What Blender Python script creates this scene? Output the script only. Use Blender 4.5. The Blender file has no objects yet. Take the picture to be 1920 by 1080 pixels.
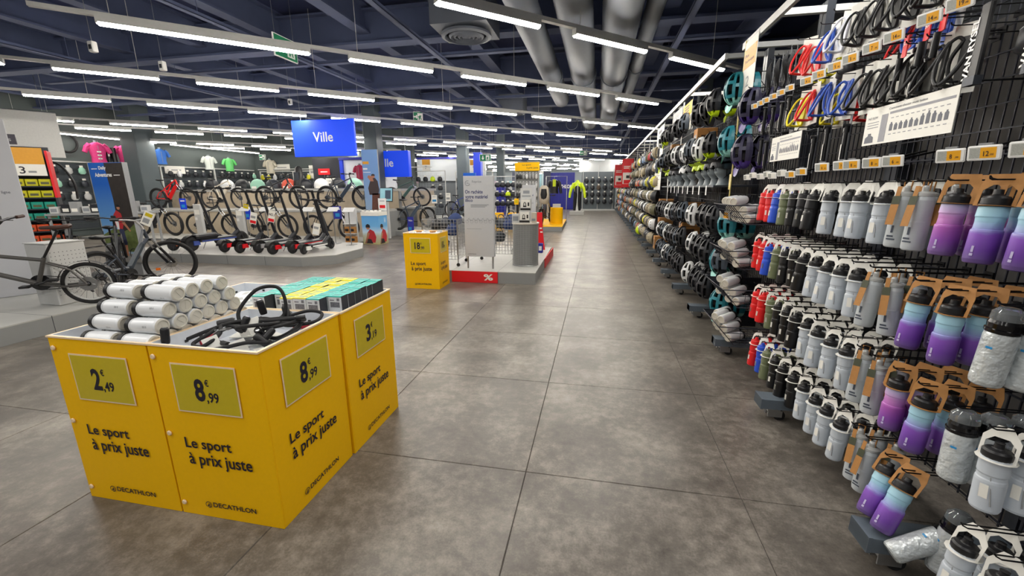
import bpy, math, random
from math import sin, cos, pi, radians, sqrt, atan2, hypot
from mathutils import Vector, Matrix
R_ = random.Random(11)
S = bpy.context.scene
COL = S.collection
V3 = Vector
# ------------------------------------------------------------------ camera
EYE = V3((0, 0, 1.5))
PITCH, ROLL, YAW, FPX = 0.234913, -0.0060332, 0.199337, 783.9
FW = V3((-sin(YAW)*cos(PITCH), cos(YAW)*cos(PITCH), -sin(PITCH)))
r0 = V3((cos(YAW), sin(YAW), 0)); u0 = r0.cross(FW)
RT = r0*cos(ROLL) + u0*sin(ROLL); UP = -r0*sin(ROLL) + u0*cos(ROLL)
cd = bpy.data.cameras.new('camera'); cam = bpy.data.objects.new('camera', cd); COL.objects.link(cam)
cd.sensor_width = 36; cd.lens = FPX/1920*36; cd.clip_start = 0.05; cd.clip_end = 200
mw = Matrix.Identity(4)
for i in range(3):
    mw[i][0] = RT[i]; mw[i][1] = UP[i]; mw[i][2] = -FW[i]; mw[i][3] = EYE[i]
cam.matrix_world = mw
S.camera = cam
# ------------------------------------------------------------------ world and exposure
W = bpy.data.worlds.new('world'); S.world = W; W.use_nodes = True
W.node_tree.nodes['Background'].inputs[0].default_value = (0.62, 0.72, 1.0, 1)
W.node_tree.nodes['Background'].inputs[1].default_value = 0.25
S.view_settings.view_transform = 'Standard'; S.view_settings.look = 'None'
S.view_settings.gamma = 1; S.view_settings.use_curve_mapping = False
S.view_settings.exposure = 0.42
LAMP_POWER = 62.0
LAMP_Z = 3.2
LA = 0.81791                       # heading of the lamp rows, east of the aisle
LU = V3((sin(LA), cos(LA), 0)); LN = V3((cos(LA), -sin(LA), 0))
def area_lamp(p, power):           # unseen: shop's ceiling lamps behind the viewpoint, plus fill beyond the rack
    l = bpy.data.lights.new('unseen_light', 'AREA'); l.shape = 'RECTANGLE'; l.size = 1.17; l.size_y = 0.06
    l.energy = power; l.color = (1, 0.97, 0.92)
    o = bpy.data.objects.new('unseen_light', l); COL.objects.link(o); o.location = p; o.rotation_euler = (0, 0, pi/2 - LA)
for n_ in (1.0, -1.6):
    for k in range(-2, 3):
        p = LN*n_ + LU*(k*1.7)
        if p.x < 3: area_lamp((p.x, p.y, LAMP_Z), 15)
for y_ in (-1.0, 0.8, 2.4): area_lamp((3.1, y_, LAMP_Z), 14)  # unseen fill lights added beyond the rack to lift the dark ceiling
for n_ in (-4.13, -6.4, -8.95):
    for k in range(1, 4):
        p = LN*n_ + LU*(-1.6 - (k*1.7) - (0 if n_ > -6 else 1.6))
        area_lamp((p.x, p.y, LAMP_Z), 14)
# ------------------------------------------------------------------ materials
def lin(c):
    r = []
    for v in c:
        v = v/255.0
        r.append(v/12.92 if v <= 0.04045 else ((v+0.055)/1.055)**2.4)
    return (*r, 1)
MATS = {}
def M(name, rgb, rough=0.5, metal=0.0, noise=0.08, scale=30.0, trans=0.0, bump=0.0, emit=0.0, spec=0.5, alpha=1.0, bscale=None):
    if name in MATS: return MATS[name]
    m = bpy.data.materials.new(name); m.use_nodes = True; nt = m.node_tree; b = nt.nodes['Principled BSDF']
    c = lin(rgb)
    b.inputs['Roughness'].default_value = rough; b.inputs['Metallic'].default_value = metal
    b.inputs['Specular IOR Level'].default_value = spec
    b.inputs['Transmission Weight'].default_value = trans; b.inputs['Alpha'].default_value = alpha
    tc = nt.nodes.new('ShaderNodeTexCoord'); nz = nt.nodes.new('ShaderNodeTexNoise')
    nz.inputs['Scale'].default_value = scale; nz.inputs['Detail'].default_value = 3
    nt.links.new(tc.outputs['Object'], nz.inputs['Vector'])
    mx = nt.nodes.new('ShaderNodeMix'); mx.data_type = 'RGBA'
    mx.inputs[6].default_value = tuple(max(0, v*(1-noise)) for v in c[:3]) + (1,)
    mx.inputs[7].default_value = tuple(min(1, v*(1+noise)) for v in c[:3]) + (1,)
    nt.links.new(nz.outputs['Fac'], mx.inputs[0]); nt.links.new(mx.outputs[2], b.inputs['Base Color'])
    if bump:
        bp = nt.nodes.new('ShaderNodeBump'); bp.inputs['Strength'].default_value = bump; bp.inputs['Distance'].default_value = 0.01
        n2 = nz
        if bscale:
            n2 = nt.nodes.new('ShaderNodeTexNoise'); n2.inputs['Scale'].default_value = bscale; nt.links.new(tc.outputs['Object'], n2.inputs['Vector'])
        nt.links.new(n2.outputs['Fac'], bp.inputs['Height']); nt.links.new(bp.outputs['Normal'], b.inputs['Normal'])
    if emit:
        nt.links.new(mx.outputs[2], b.inputs['Emission Color']); b.inputs['Emission Strength'].default_value = emit
    MATS[name] = m; return m
def gradient_mat(name, stops, z0, z1, rough=0.4, trans=0.0, axis='Z'):
    m = bpy.data.materials.new(name); m.use_nodes = True; nt = m.node_tree; b = nt.nodes['Principled BSDF']
    tc = nt.nodes.new('ShaderNodeTexCoord'); sp = nt.nodes.new('ShaderNodeSeparateXYZ'); mr = nt.nodes.new('ShaderNodeMapRange')
    nz = nt.nodes.new('ShaderNodeTexNoise'); nz.inputs['Scale'].default_value = 14
    ad = nt.nodes.new('ShaderNodeMath'); ad.operation = 'MULTIPLY_ADD'; ad.inputs[1].default_value = 0.03
    mr.inputs[1].default_value = z0 + 0.015; mr.inputs[2].default_value = z1 + 0.015
    cr = nt.nodes.new('ShaderNodeValToRGB'); e = cr.color_ramp.elements
    e[0].position, e[0].color = stops[0][0], lin(stops[0][1]); e[1].position, e[1].color = stops[-1][0], lin(stops[-1][1])
    for p, c in stops[1:-1]:
        k = e.new(p); k.color = lin(c)
    nt.links.new(tc.outputs['Object'], sp.inputs[0]); nt.links.new(tc.outputs['Object'], nz.inputs['Vector'])
    nt.links.new(nz.outputs['Fac'], ad.inputs[0]); nt.links.new(sp.outputs[axis], ad.inputs[2])
    nt.links.new(ad.outputs[0], mr.inputs[0]); nt.links.new(mr.outputs[0], cr.inputs[0]); nt.links.new(cr.outputs[0], b.inputs['Base Color'])
    b.inputs['Roughness'].default_value = rough; b.inputs['Transmission Weight'].default_value = trans
    MATS[name] = m; return m
def floor_mat():
    m = bpy.data.materials.new('floor_vinyl'); m.use_nodes = True; nt = m.node_tree; b = nt.nodes['Principled BSDF']; L = nt.links.new
    g = nt.nodes.new('ShaderNodeNewGeometry'); oi = nt.nodes.new('ShaderNodeObjectInfo')
    def noise(s, d, ro=0.6):
        n = nt.nodes.new('ShaderNodeTexNoise'); n.inputs['Scale'].default_value = s; n.inputs['Detail'].default_value = d; n.inputs['Roughness'].default_value = ro
        L(g.outputs['Position'], n.inputs['Vector']); return n
    a, c, h = noise(2.4, 8, 0.66), noise(17, 7, 0.7), noise(110, 4)
    def math_(op, x, y):
        k = nt.nodes.new('ShaderNodeMath'); k.operation = op
        for i, v in enumerate((x, y)):
            if isinstance(v, (int, float)): k.inputs[i].default_value = v
            else: L(v, k.inputs[i])
        return k.outputs[0]
    s = math_('ADD', math_('MULTIPLY', a.outputs['Fac'], 0.5), math_('MULTIPLY', c.outputs['Fac'], 0.36))
    s = math_('ADD', s, math_('MULTIPLY', h.outputs['Fac'], 0.14))
    s = math_('ADD', s, math_('MULTIPLY', oi.outputs['Random'], 0.03))
    cr = nt.nodes.new('ShaderNodeValToRGB'); e = cr.color_ramp.elements
    e[0].position, e[0].color = 0.36, lin((68, 63, 58)); e[1].position, e[1].color = 0.66, lin((148, 141, 131))
    k = e.new(0.5); k.color = lin((100, 94, 87))
    L(s, cr.inputs[0]); L(cr.outputs[0], b.inputs['Base Color'])
    mr = nt.nodes.new('ShaderNodeMapRange'); mr.inputs[1].default_value = 0.35; mr.inputs[2].default_value = 0.65; mr.inputs[3].default_value = 0.285; mr.inputs[4].default_value = 0.37
    L(c.outputs['Fac'], mr.inputs[0]); L(mr.outputs[0], b.inputs['Roughness'])
    bp = nt.nodes.new('ShaderNodeBump'); bp.inputs['Strength'].default_value = 0.12; bp.inputs['Distance'].default_value = 0.004
    L(c.outputs['Fac'], bp.inputs['Height']); L(bp.outputs['Normal'], b.inputs['Normal'])
    return m
FLOOR = floor_mat()
GROUT = M('floor_grout', (58, 54, 50), 0.8)
YEL = M('yellow_board', (250, 192, 2), 0.55, noise=0.04, scale=60, spec=0.2)
POCK = M('price_pocket_yellow', (206, 184, 26), 0.25, noise=0.05, scale=40)
EDGE = M('pale_edge', (240, 214, 178), 0.5)
INK = M('dark_ink', (26, 20, 38), 0.6, noise=0.02)
WHITE = M('white_plastic', (236, 236, 234), 0.35, noise=0.03)
CAN = M('white_gloss', (226, 228, 230), 0.22, noise=0.03)
CANB = M('cream_base', (208, 203, 190), 0.45, noise=0.05)
PAPER = M('white_paper', (238, 236, 228), 0.6, noise=0.03)
BLACK = M('black_plastic', (22, 22, 25), 0.4, noise=0.2)
RUBBER = M('black_rubber', (26, 26, 28), 0.75, noise=0.2)
GLOSSB = M('gloss_black', (12, 12, 15), 0.18)
DKGREY = M('dark_grey_steel', (58, 62, 70), 0.45, 0.3)
STEEL = M('brushed_steel', (170, 172, 174), 0.3, 0.9)
GREYM = M('grey_paint', (150, 152, 154), 0.45)
LGREY = M('light_grey_paint', (196, 197, 196), 0.5, noise=0.04)
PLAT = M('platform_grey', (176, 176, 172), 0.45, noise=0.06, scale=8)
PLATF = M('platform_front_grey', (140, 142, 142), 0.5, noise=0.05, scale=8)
RED = M('signal_red', (226, 22, 34), 0.45, noise=0.04)
BLUE = M('signal_blue', (22, 62, 214), 0.45, noise=0.04)
NAVY = M('navy_blue', (40, 44, 150), 0.5, noise=0.06)
TEAL = M('teal_card', (40, 186, 172), 0.5, noise=0.08, scale=90)
YCARD = M('yellow_card', (240, 226, 40), 0.5, noise=0.08, scale=90)
KRAFT = M('kraft_card', (176, 124, 66), 0.7, noise=0.14, scale=60)
OLIVE = M('olive_card', (66, 70, 50), 0.6)
GREEN = M('exit_green', (16, 124, 84), 0.5)
NEON = M('neon_yellow', (206, 232, 22), 0.4)
CEIL = M('ceiling_navy', (46, 54, 90), 0.9, noise=0.15, scale=1.5)
BEAM = M('beam_blue_grey', (82, 92, 124), 0.8, noise=0.15, scale=3)
DUCT = M('duct_grey', (98, 104, 116), 0.6, noise=0.08, scale=4)
COLM = M('column_grey', (84, 94, 98), 0.6, noise=0.06, scale=4)
WALLM = M('wall_dark_grey', (84, 92, 92), 0.8, noise=0.06, scale=2)
RAIL = M('rail_pale_grey', (205, 206, 204), 0.45)
LAMPM = M('lamp_glow', (255, 248, 236), 0.5, noise=0.0, emit=LAMP_POWER)
WASHM = M('wash_glow', (255, 248, 236), 0.5, noise=0.0, emit=14)
WOODP = M('display_panel_beige', (186, 172, 150), 0.6, noise=0.16, scale=5)
# ------------------------------------------------------------------ mesh helpers
def frame(o, x, y, z=None):
    x = V3(x).normalized(); y = V3(y); z = V3(z) if z else x.cross(y); z.normalize(); y = z.cross(x)
    m = Matrix.Identity(4)
    for i in range(3):
        m[i][0] = x[i]; m[i][1] = y[i]; m[i][2] = z[i]; m[i][3] = o[i]
    return m
FRONT = ((1, 0, 0), (0, 0, 1)); EAST = ((0, 1, 0), (0, 0, 1)); WEST = ((0, -1, 0), (0, 0, 1))
class MB:
    def __init__(s): s.v = []; s.f = []; s.mi = []; s.sm = []; s.T = None
    def add(s, vs, fs, m=0, smooth=False):
        b = len(s.v)
        if s.T is not None: vs = [s.T @ V3(p) for p in vs]
        s.v += [tuple(p) for p in vs]; s.f += [tuple(i+b for i in f) for f in fs]
        s.mi += [m]*len(fs); s.sm += [smooth]*len(fs); return s
    def box(s, a, b, m=0):
        x0, y0, z0 = a; x1, y1, z1 = b
        return s.add([(x0,y0,z0),(x1,y0,z0),(x1,y1,z0),(x0,y1,z0),(x0,y0,z1),(x1,y0,z1),(x1,y1,z1),(x0,y1,z1)],
              [(0,3,2,1),(4,5,6,7),(0,1,5,4),(1,2,6,5),(2,3,7,6),(3,0,4,7)], m)
    def cbox(s, c, d, m=0): return s.box([c[i]-d[i]/2 for i in range(3)], [c[i]+d[i]/2 for i in range(3)], m)
    def bevbox(s, a, b, r, m=0):
        x0, y0, z0 = a; x1, y1, z1 = b
        def ring(z, i): return [(x0+i+r,y0+i,z),(x1-i-r,y0+i,z),(x1-i,y0+i+r,z),(x1-i,y1-i-r,z),(x1-i-r,y1-i,z),(x0+i+r,y1-i,z),(x0+i,y1-i-r,z),(x0+i,y0+i+r,z)]
        vs = ring(z0, r) + ring(z0+r, 0) + ring(z1-r, 0) + ring(z1, r)
        fs = [tuple(range(7, -1, -1)), tuple(range(24, 32))]
        for k in range(3):
            for i in range(8):
                j = (i+1) % 8; fs.append((k*8+i, k*8+j, k*8+8+j, k*8+8+i))
        return s.add(vs, fs, m)
    def tube(s, path, r, n=8, m=0, closed=False, caps=True, flat=1.0):
        P = [V3(p) for p in path]; N = len(P); rs = r if isinstance(r, (list, tuple)) else [r]*N
        vs = []; prev = None
        for i, p in enumerate(P):
            if closed: t = P[(i+1) % N] - P[i-1]
            else: t = P[min(i+1, N-1)] - P[max(i-1, 0)]
            if t.length < 1e-9: t = V3((0, 0, 1))
            t.normalize()
            if prev is None:
                a = V3((0, 0, 1)) if abs(t.z) < 0.9 else V3((1, 0, 0)); u = t.cross(a).normalized()
            else:
                u = prev - t*prev.dot(t)
                if u.length < 1e-6: u = t.orthogonal()
                u.normalize()
            prev = u; w = t.cross(u)
            for k in range(n):
                a = 2*pi*k/n; vs.append(p + u*(rs[i]*cos(a)) + w*(rs[i]*sin(a)*flat))
        fs = []
        for i in range(N if closed else N-1):
            j = (i+1) % N
            for k in range(n):
                l = (k+1) % n; fs.append((i*n+k, i*n+l, j*n+l, j*n+k))
        s.add(vs, fs, m, True)
        if caps and not closed: s.add(vs[:n], [tuple(range(n-1, -1, -1))], m); s.add(vs[-n:], [tuple(range(n))], m)
        return s
    def lathe(s, prof, n=16, m=0, smooth=True, ms=None):
        vs = []
        for r, z in prof:
            for k in range(n):
                a = 2*pi*k/n; vs.append((r*cos(a), r*sin(a), z))
        for i in range(len(prof)-1):
            fs = []
            for k in range(n):
                l = (k+1) % n; fs.append((k, l, n+l, n+k))
            s.add(vs[i*n:(i+2)*n], fs, ms[i] if ms else m, smooth)
        if prof[0][0] > 1e-4: s.add(vs[:n], [tuple(range(n-1, -1, -1))], ms[0] if ms else m)
        if prof[-1][0] > 1e-4: s.add(vs[-n:], [tuple(range(n))], ms[-1] if ms else m)
        return s
    def prism(s, pts, h, m=0, z0=0.0):
        n = len(pts); vs = [(x, y, z0) for x, y in pts] + [(x, y, z0+h) for x, y in pts]
        fs = [tuple(range(n-1, -1, -1)), tuple(range(n, 2*n))] + [(i, (i+1) % n, n+(i+1) % n, n+i) for i in range(n)]
        return s.add(vs, fs, m)
    def loft(s, secs, n=16, m=0, caps=True):     # secs: (center, rx, ry), horizontal ellipses
        vs = []
        for c, rx, ry in secs:
            for k in range(n):
                a = 2*pi*k/n; vs.append((c[0]+rx*cos(a), c[1]+ry*sin(a), c[2]))
        fs = []
        for i in range(len(secs)-1):
            for k in range(n):
                l = (k+1) % n; fs.append((i*n+k, i*n+l, i*n+n+l, i*n+n+k))
        s.add(vs, fs, m, True)
        if caps: s.add(vs[:n], [tuple(range(n-1, -1, -1))], m); s.add(vs[-n:], [tuple(range(n))], m)
        return s
    def ell(s, c, r, nu=14, nv=8, m=0, z0=-1.0):
        rows = []
        for j in range(nv+1):
            ph = math.asin(z0) + (pi/2-math.asin(z0))*j/nv
            rows.append(((c[0], c[1], c[2]+r[2]*sin(ph)), max(1e-4, r[0]*cos(ph)), max(1e-4, r[1]*cos(ph))))
        return s.loft(rows, nu, m, z0 > -0.99)
    def mesh(s, name, mats):
        me = bpy.data.meshes.new(name); me.from_pydata(s.v, [], s.f)
        for m in (mats if isinstance(mats, (list, tuple)) else [mats]): me.materials.append(m)
        me.polygons.foreach_set('material_index', s.mi); me.polygons.foreach_set('use_smooth', s.sm); me.update(); return me
    def obj(s, name, mats, parent=None, mat=None):
        return link(name, s.mesh(name, mats), parent, mat)
KIDS = {}
def link(name, me, parent=None, mat=None):
    o = bpy.data.objects.new(name, me); COL.objects.link(o)
    if parent: o.parent = parent; KIDS.setdefault(parent.name, []).append(o)
    if mat is not None: o.matrix_local = mat
    return o
def tag(o, label=None, cat=None, group=None, kind=None):
    for k, v in (('label', label), ('category', cat), ('group', group), ('kind', kind)):
        if v: o[k] = v
    return o
def thing(name, label, cat, loc=(0, 0, 0), rz=0.0, group=None, mat=None):
    o = bpy.data.objects.new(name, None); COL.objects.link(o); o.empty_display_size = 0.05
    if mat is not None: o.matrix_local = mat
    else: o.location = loc; o.rotation_euler = (0, 0, rz)
    return tag(o, label, cat, group)
def dup(root, mat=None, loc=None, rz=0.0, label=None, group=None):
    def cp(o, p):
        c = o.copy(); COL.objects.link(c)
        if p: c.parent = p
        for ch in KIDS.get(o.name, ()): cp(ch, c)
        return c
    r = cp(root, None)
    place(r, mat, loc, rz)
    if label: r['label'] = label
    if group: r['group'] = group
    return r
def place(r, mat=None, loc=None, rz=0.0):
    if mat is not None: r.matrix_local = mat
    elif loc is not None: r.matrix_local = Matrix.Translation(loc) @ Matrix.Rotation(rz, 4, 'Z')
    return r
_proto = {}
def copy_of(key, maker, mat=None, loc=None, rz=0.0, label=None, group=None):
    """first use places the model itself, later uses copy it"""
    if key not in _proto:
        r = maker(); _proto[key] = r; place(r, mat, loc, rz)
        if label: r['label'] = label
        if group: r['group'] = group
        return r
    return dup(_proto[key], mat, loc, rz, label, group)
ORD = 'first second third fourth fifth sixth seventh eighth ninth tenth eleventh twelfth thirteenth fourteenth fifteenth sixteenth seventeenth eighteenth nineteenth twentieth'.split() + \
      ['twenty-' + w for w in 'first second third fourth fifth sixth seventh eighth ninth'.split()] + ['thirtieth'] + ['thirty-' + w for w in 'first second third fourth fifth sixth seventh eighth ninth'.split()]
_txt = {}
def text_mesh(s, bold):
    k = (s, bold)
    if k not in _txt:
        cu = bpy.data.curves.new('lettering', 'FONT'); cu.body = s; cu.size = 1; cu.offset = bold; cu.resolution_u = 3
        o = bpy.data.objects.new('lettering', cu); COL.objects.link(o)
        dg = bpy.context.evaluated_depsgraph_get(); me = bpy.data.meshes.new_from_object(o.evaluated_get(dg))
        bpy.data.objects.remove(o); me.materials.clear()
        xs = [v.co.x for v in me.vertices] or [0, 1]; ys = [v.co.y for v in me.vertices] or [0, 1]
        x0, y0 = min(xs), min(ys)
        for v in me.vertices: v.co.x -= x0; v.co.y -= y0
        _txt[k] = (me, max(xs)-x0, max(ys)-y0)
    return _txt[k]
_txtm = {}
def txt(parent, s, o, xy, w, mat=None, h=None, bold=0.012, name='lettering', lift=0.0012):
    """flat lettering: lower corner at o, running along xy[0], w wide"""
    mat = mat or INK; me, tw, th = text_mesh(s, bold)
    k = (s, bold, mat.name)
    if k not in _txtm:
        m2 = me.copy(); m2.materials.append(mat); _txtm[k] = m2
    sx = w/tw; sy = (h/th) if h else sx
    F = frame(o, *xy); F = F @ Matrix.Translation((0, 0, lift)) @ Matrix.Diagonal((sx, sy, 1, 1))
    return link(name, _txtm[k], parent, F)
def plate(parent, pts, o, xy, mat, t=0.001, name='print', lift=0.0):
    mb = MB(); mb.prism(pts, t)
    return mb.obj(name, mat, parent, frame(o, *xy) @ Matrix.Translation((0, 0, lift)))
def rect(w, h, x=0, y=0): return [(x, y), (x+w, y), (x+w, y+h), (x, y+h)]
def at(x, y, d):
    """the point d metres away on the ground plan in the direction of picture position x, y"""
    r = RT*((x-960)/FPX) - UP*((y-540)/FPX) + FW
    return EYE + r*(d/hypot(r.x, r.y))
def atY(x, y, Y):
    r = RT*((x-960)/FPX) - UP*((y-540)/FPX) + FW
    return EYE + r*(Y/r.y)
# ================================================================== the room
def struct(name, mb, mats, parent=None):
    o = mb.obj(name, mats, parent); o['kind'] = 'structure'; return o
XL, XR, YF = -17.2, 4.0, 46.0
fl = struct('floor', MB().box((XL-1, -4, -0.12), (XR, YF, -0.004)), GROUT)
def tile_shape(mb, x0, y0, x1, y1):
    e, g = 0.0025, 0.0012
    mb.add([(x0+g,y0+g,-.004),(x1-g,y0+g,-.004),(x1-g,y1-g,-.004),(x0+g,y1-g,-.004),(x0+g+e,y0+g+e,0),(x1-g-e,y0+g+e,0),(x1-g-e,y1-g-e,0),(x0+g+e,y1-g-e,0)],
           [(4,5,6,7),(0,1,5,4),(1,2,6,5),(2,3,7,6),(3,0,4,7)])
TX, TY = 1.0795, 1.0915
tb = MB(); tile_shape(tb, 0, 0, TX, TY); tile_me = tb.mesh('tile', FLOOR)
cells = []
for i in range(-17, 4):
    for j in range(-5, 42):
        x, y = -0.323 + i*TX, 1.951 + j*TY
        if x > XR-0.5: continue
        c = V3((x+TX/2, y+TY/2, 0)); f = (c-EYE).dot(FW)
        seen = f > 0.2 and abs((c-EYE).dot(RT)) < f*1.3 + 0.8
        cells.append((not seen, c.length, x, y))
cells.sort(); rest = MB()
for k, (us, d, x, y) in enumerate(cells):
    if k < 290 and not us: link('tile', tile_me, fl, Matrix.Translation((x, y, 0)))
    else: tile_shape(rest, x, y, x+TX, y+TY)
o = rest.obj('tile', FLOOR, fl); o['kind'] = 'stuff'
struct('ceiling', MB().box((XL-1, -4, 4.6), (XR, YF, 4.75)), CEIL)
struct('wall_left', MB().box((XL-0.25, -4, 0), (XL, 19.2, 4.6)), WALLM)
struct('wall_back_left', MB().box((XL-0.25, 19.2, 0), (-8.6, 19.45, 4.6)), WALLM)
struct('wall_right', MB().box((XR, -4, 0), (XR+0.2, YF, 4.6)), M('wall_behind_racks', (70, 74, 80), 0.8))
struct('wall_far', MB().box((XL-1, YF, 0), (XR, YF+0.2, 4.6)), M('far_wall_pale', (196, 208, 214), 0.7))
struct('wall_west', MB().box((XL-1.2, 19.45, 0), (XL-1, YF, 4.6)), WALLM)
struct('wall_near', MB().box((XL-1, -4.2, 0), (XR, -4, 4.6)), M('wall_pale', (150, 152, 154), 0.8))
# steel beams of the ceiling
bi = 0
for x in [-16.2+1.72*k for k in range(12)]:
    if -1.6 < x < 0.9: continue
    h = 0.26 if k % 2 else 0.2
    mb = MB(); mb.box((x-0.11, -4, 4.16), (x+0.11, YF, 4.19)); mb.box((x-0.02, -4, 4.19), (x+0.02, YF, 4.58)); mb.box((x-0.11, -4, 4.57), (x+0.11, YF, 4.6))
    struct('beam', mb, BEAM)
for y in (1.2, 4.4, 7.6, 10.8, 14.0, 17.2, 20.4, 23.6, 26.8, 30, 35, 40):
    mb = MB(); mb.box((XL-1, y-0.14, 3.98), (XR, y+0.14, 4.02)); mb.box((XL-1, y-0.03, 4.02), (XR, y+0.03, 4.5)); mb.box((XL-1, y-0.14, 4.5), (XR, y+0.14, 4.53))
    struct('beam', mb, BEAM)
# columns
def column(x, y, w, mat=COLM, low=None):
    mb = MB(); mb.bevbox((x-w/2, y-w/2, 0), (x+w/2, y+w/2, 4.6), 0.02); mb.box((x-w/2-.015, y-w/2-.015, 0), (x+w/2+.015, y+w/2+.015, 0.12), 1)
    if low: mb.box((x-w/2-.02, y-w/2-.02, 0.12), (x+w/2+.02, y+w/2+.02, low), 1)
    o = struct('column', mb, [mat, NAVY if low else DKGREY]); return o
column(-16.15, 12.75, 0.66); column(-7.57, 13.78, 0.46); column(-5.9, 18.45, 0.46)
column(-4.77, 21.0, 0.36, low=1.55); column(2.6, 12.4, 0.3)
# spiral ducts along the aisle
def duct(x, z, r, y0, y1, label):
    n = int((y1-y0)/0.055); path = [(x, y0+(y1-y0)*k/n, z) for k in range(n+1)]
    mb = MB(); mb.tube(path, [r if k % 2 else r-0.012 for k in range(n+1)], 20)
    for y in (y0+1.2, y0+7.5, y0+14): mb.tube([(x+(r+.01)*cos(a*pi/12), y, z+(r+.01)*sin(a*pi/12)) for a in range(24)], 0.012, 6, closed=True)
    for y in (y0+2.5, y0+9.5, y0+16): mb.tube([(x, y, z+r), (x, y, 4.6)], 0.006, 4)
    tag(mb.obj('air_duct', DUCT), label, 'duct')
duct(-0.99, 3.66, 0.19, 1.6, 11.4, 'ribbed grey spiral air duct, slimmest of three, beside the round diffuser')
duct(-0.38, 3.68, 0.235, 1.6, 15.6, 'ribbed grey spiral air duct in the middle of the three above the aisle')
duct(0.21, 3.68, 0.25, 1.6, 15.6, 'widest ribbed grey spiral air duct, third along from the round diffuser')
duct(0.62, 3.75, 0.12, 1.6, 13.5, 'thin ribbed duct running closest to the rack canopy')
# round ceiling diffusers
def diffuser(p, r, label, box):
    t = thing('air_diffuser', label, 'air vent', p)
    mb = MB(); mb.lathe([(r, 0.03), (r, 0.0), (r*0.86, -0.015), (r*0.8, 0.03)], 28); mb.obj('rim', DUCT, t)
    for k in range(4):
        q = r*(0.72-0.17*k); m2 = MB(); m2.lathe([(q, 0.05), (q-r*0.02, 0.0), (q-r*0.1, -0.02), (q-r*0.12, 0.01)], 24); m2.obj('ring', DUCT, t)
    MB().lathe([(r*0.1, 0.03), (r*0.1, -0.01), (0.001, -0.02)], 16).obj('boss', DUCT, t)
    mb = MB(); mb.box((-box, -box, 0.06), (box, box, 0.5)); mb.box((-0.03, -0.03, 0.5), (0.03, 0.03, 4.6-p[2])); mb.obj('plenum_box', DUCT, t)
diffuser((-1.95, 6.45, 3.62), 0.36, 'large round grey ceiling diffuser with concentric rings under a square box', 0.4)
diffuser((-2.6, 13.2, 3.66), 0.36, 'round ceiling diffuser behind the third lamp row, seen edge-on', 0.36)
diffuser((-2.1, 15.9, 3.9), 0.34, 'small-looking round diffuser deep above the far lamp rows', 0.34)
# cable trays and conduits
def tray(x0, y0, x1, y1, z, label, w=0.1, h=0.05):
    d = V3((x1-x0, y1-y0, 0)); L_ = d.length; mb = MB(); mb.T = frame((x0, y0, z), d, V3((0, 0, 1)).cross(d))
    mb.box((0, -w/2, 0), (L_, w/2, 0.008)); mb.box((0, -w/2, 0), (L_, -w/2+0.006, h)); mb.box((0, w/2-0.006, 0), (L_, w/2, h))
    for k in range(1, int(L_/2.2)+1): mb.tube([(k*2.2-0.8, 0, 0.01), (k*2.2-0.8, 0, 4.58-z)], 0.006, 4)
    tag(mb.obj('cable_tray', BEAM), label, 'cable tray')
tray(-2.9, 2, -2.9, 24, 3.78, 'long grey cable tray running parallel to the aisle past the exit sign')
tray(-5.6, 2, -5.6, 24, 3.86, 'grey cable tray above the bike stands, parallel to the aisle')
tray(1.15, 3, 1.15, 26, 3.75, 'pale cable tray hung beside the rack canopy')
tray(-9.5, 3, -9.5, 22, 3.8, 'cable tray above the dark wall jerseys, farther from the aisle')
tray(-12.6, 8.2, 2.6, 8.2, 3.9, 'cable tray crossing the shop over the scooters', 0.14)
tray(-16, 12.2, 2.6, 12.2, 3.92, 'cable tray crossing the shop over the raised bikes', 0.14)
tray(-14, 16.5, 2.6, 16.5, 3.94, 'cable tray crossing the shop beyond the columns', 0.14)
# ------------------------------------------------------------------ lamp rows
lamp_house = MB(); lamp_house.box((0, -0.035, 0.0), (1.17, 0.035, 0.055)); lamp_house.box((-0.012, -0.036, -0.012), (0, 0.036, 0.055)); lamp_house.box((1.17, -0.036, -0.012), (1.182, 0.036, 0.055))
lamp_house = lamp_house.mesh('housing', RAIL)
lamp_glow = MB(); lamp_glow.T = None
prof = [(-0.032, 0.0), (-0.03, -0.018), (-0.02, -0.028), (0, -0.031), (0.02, -0.028), (0.03, -0.018), (0.032, 0.0)]
vs = [(0, y, z) for y, z in prof] + [(1.17, y, z) for y, z in prof]
lamp_glow.add(vs, [(i, i+1, 8+i, 7+i) for i in range(6)] + [tuple(range(7)), tuple(range(13, 6, -1))], 0)
lamp_glow = lamp_glow.mesh('diffuser', LAMPM)
rows = [(-4.13, 1.74, 1.675), (-6.4, -0.25, 1.66), (-8.97, -2.11, 1.655), (-11.6, -3.2, 1.735), (-15.35, -4.64, 1.86), (-16.85, -3.8, 1.72), (-20.3, -1.35, 1.78), (-21.8, -1.0, 1.75),
        (-25.3, 1.0, 1.75), (-26.8, 1.5, 1.75), (-30.3, 2.2, 1.8), (-31.8, 3.0, 1.8), (-35.3, 5.0, 1.85), (-38.5, 6.0, 1.9)]
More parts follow.
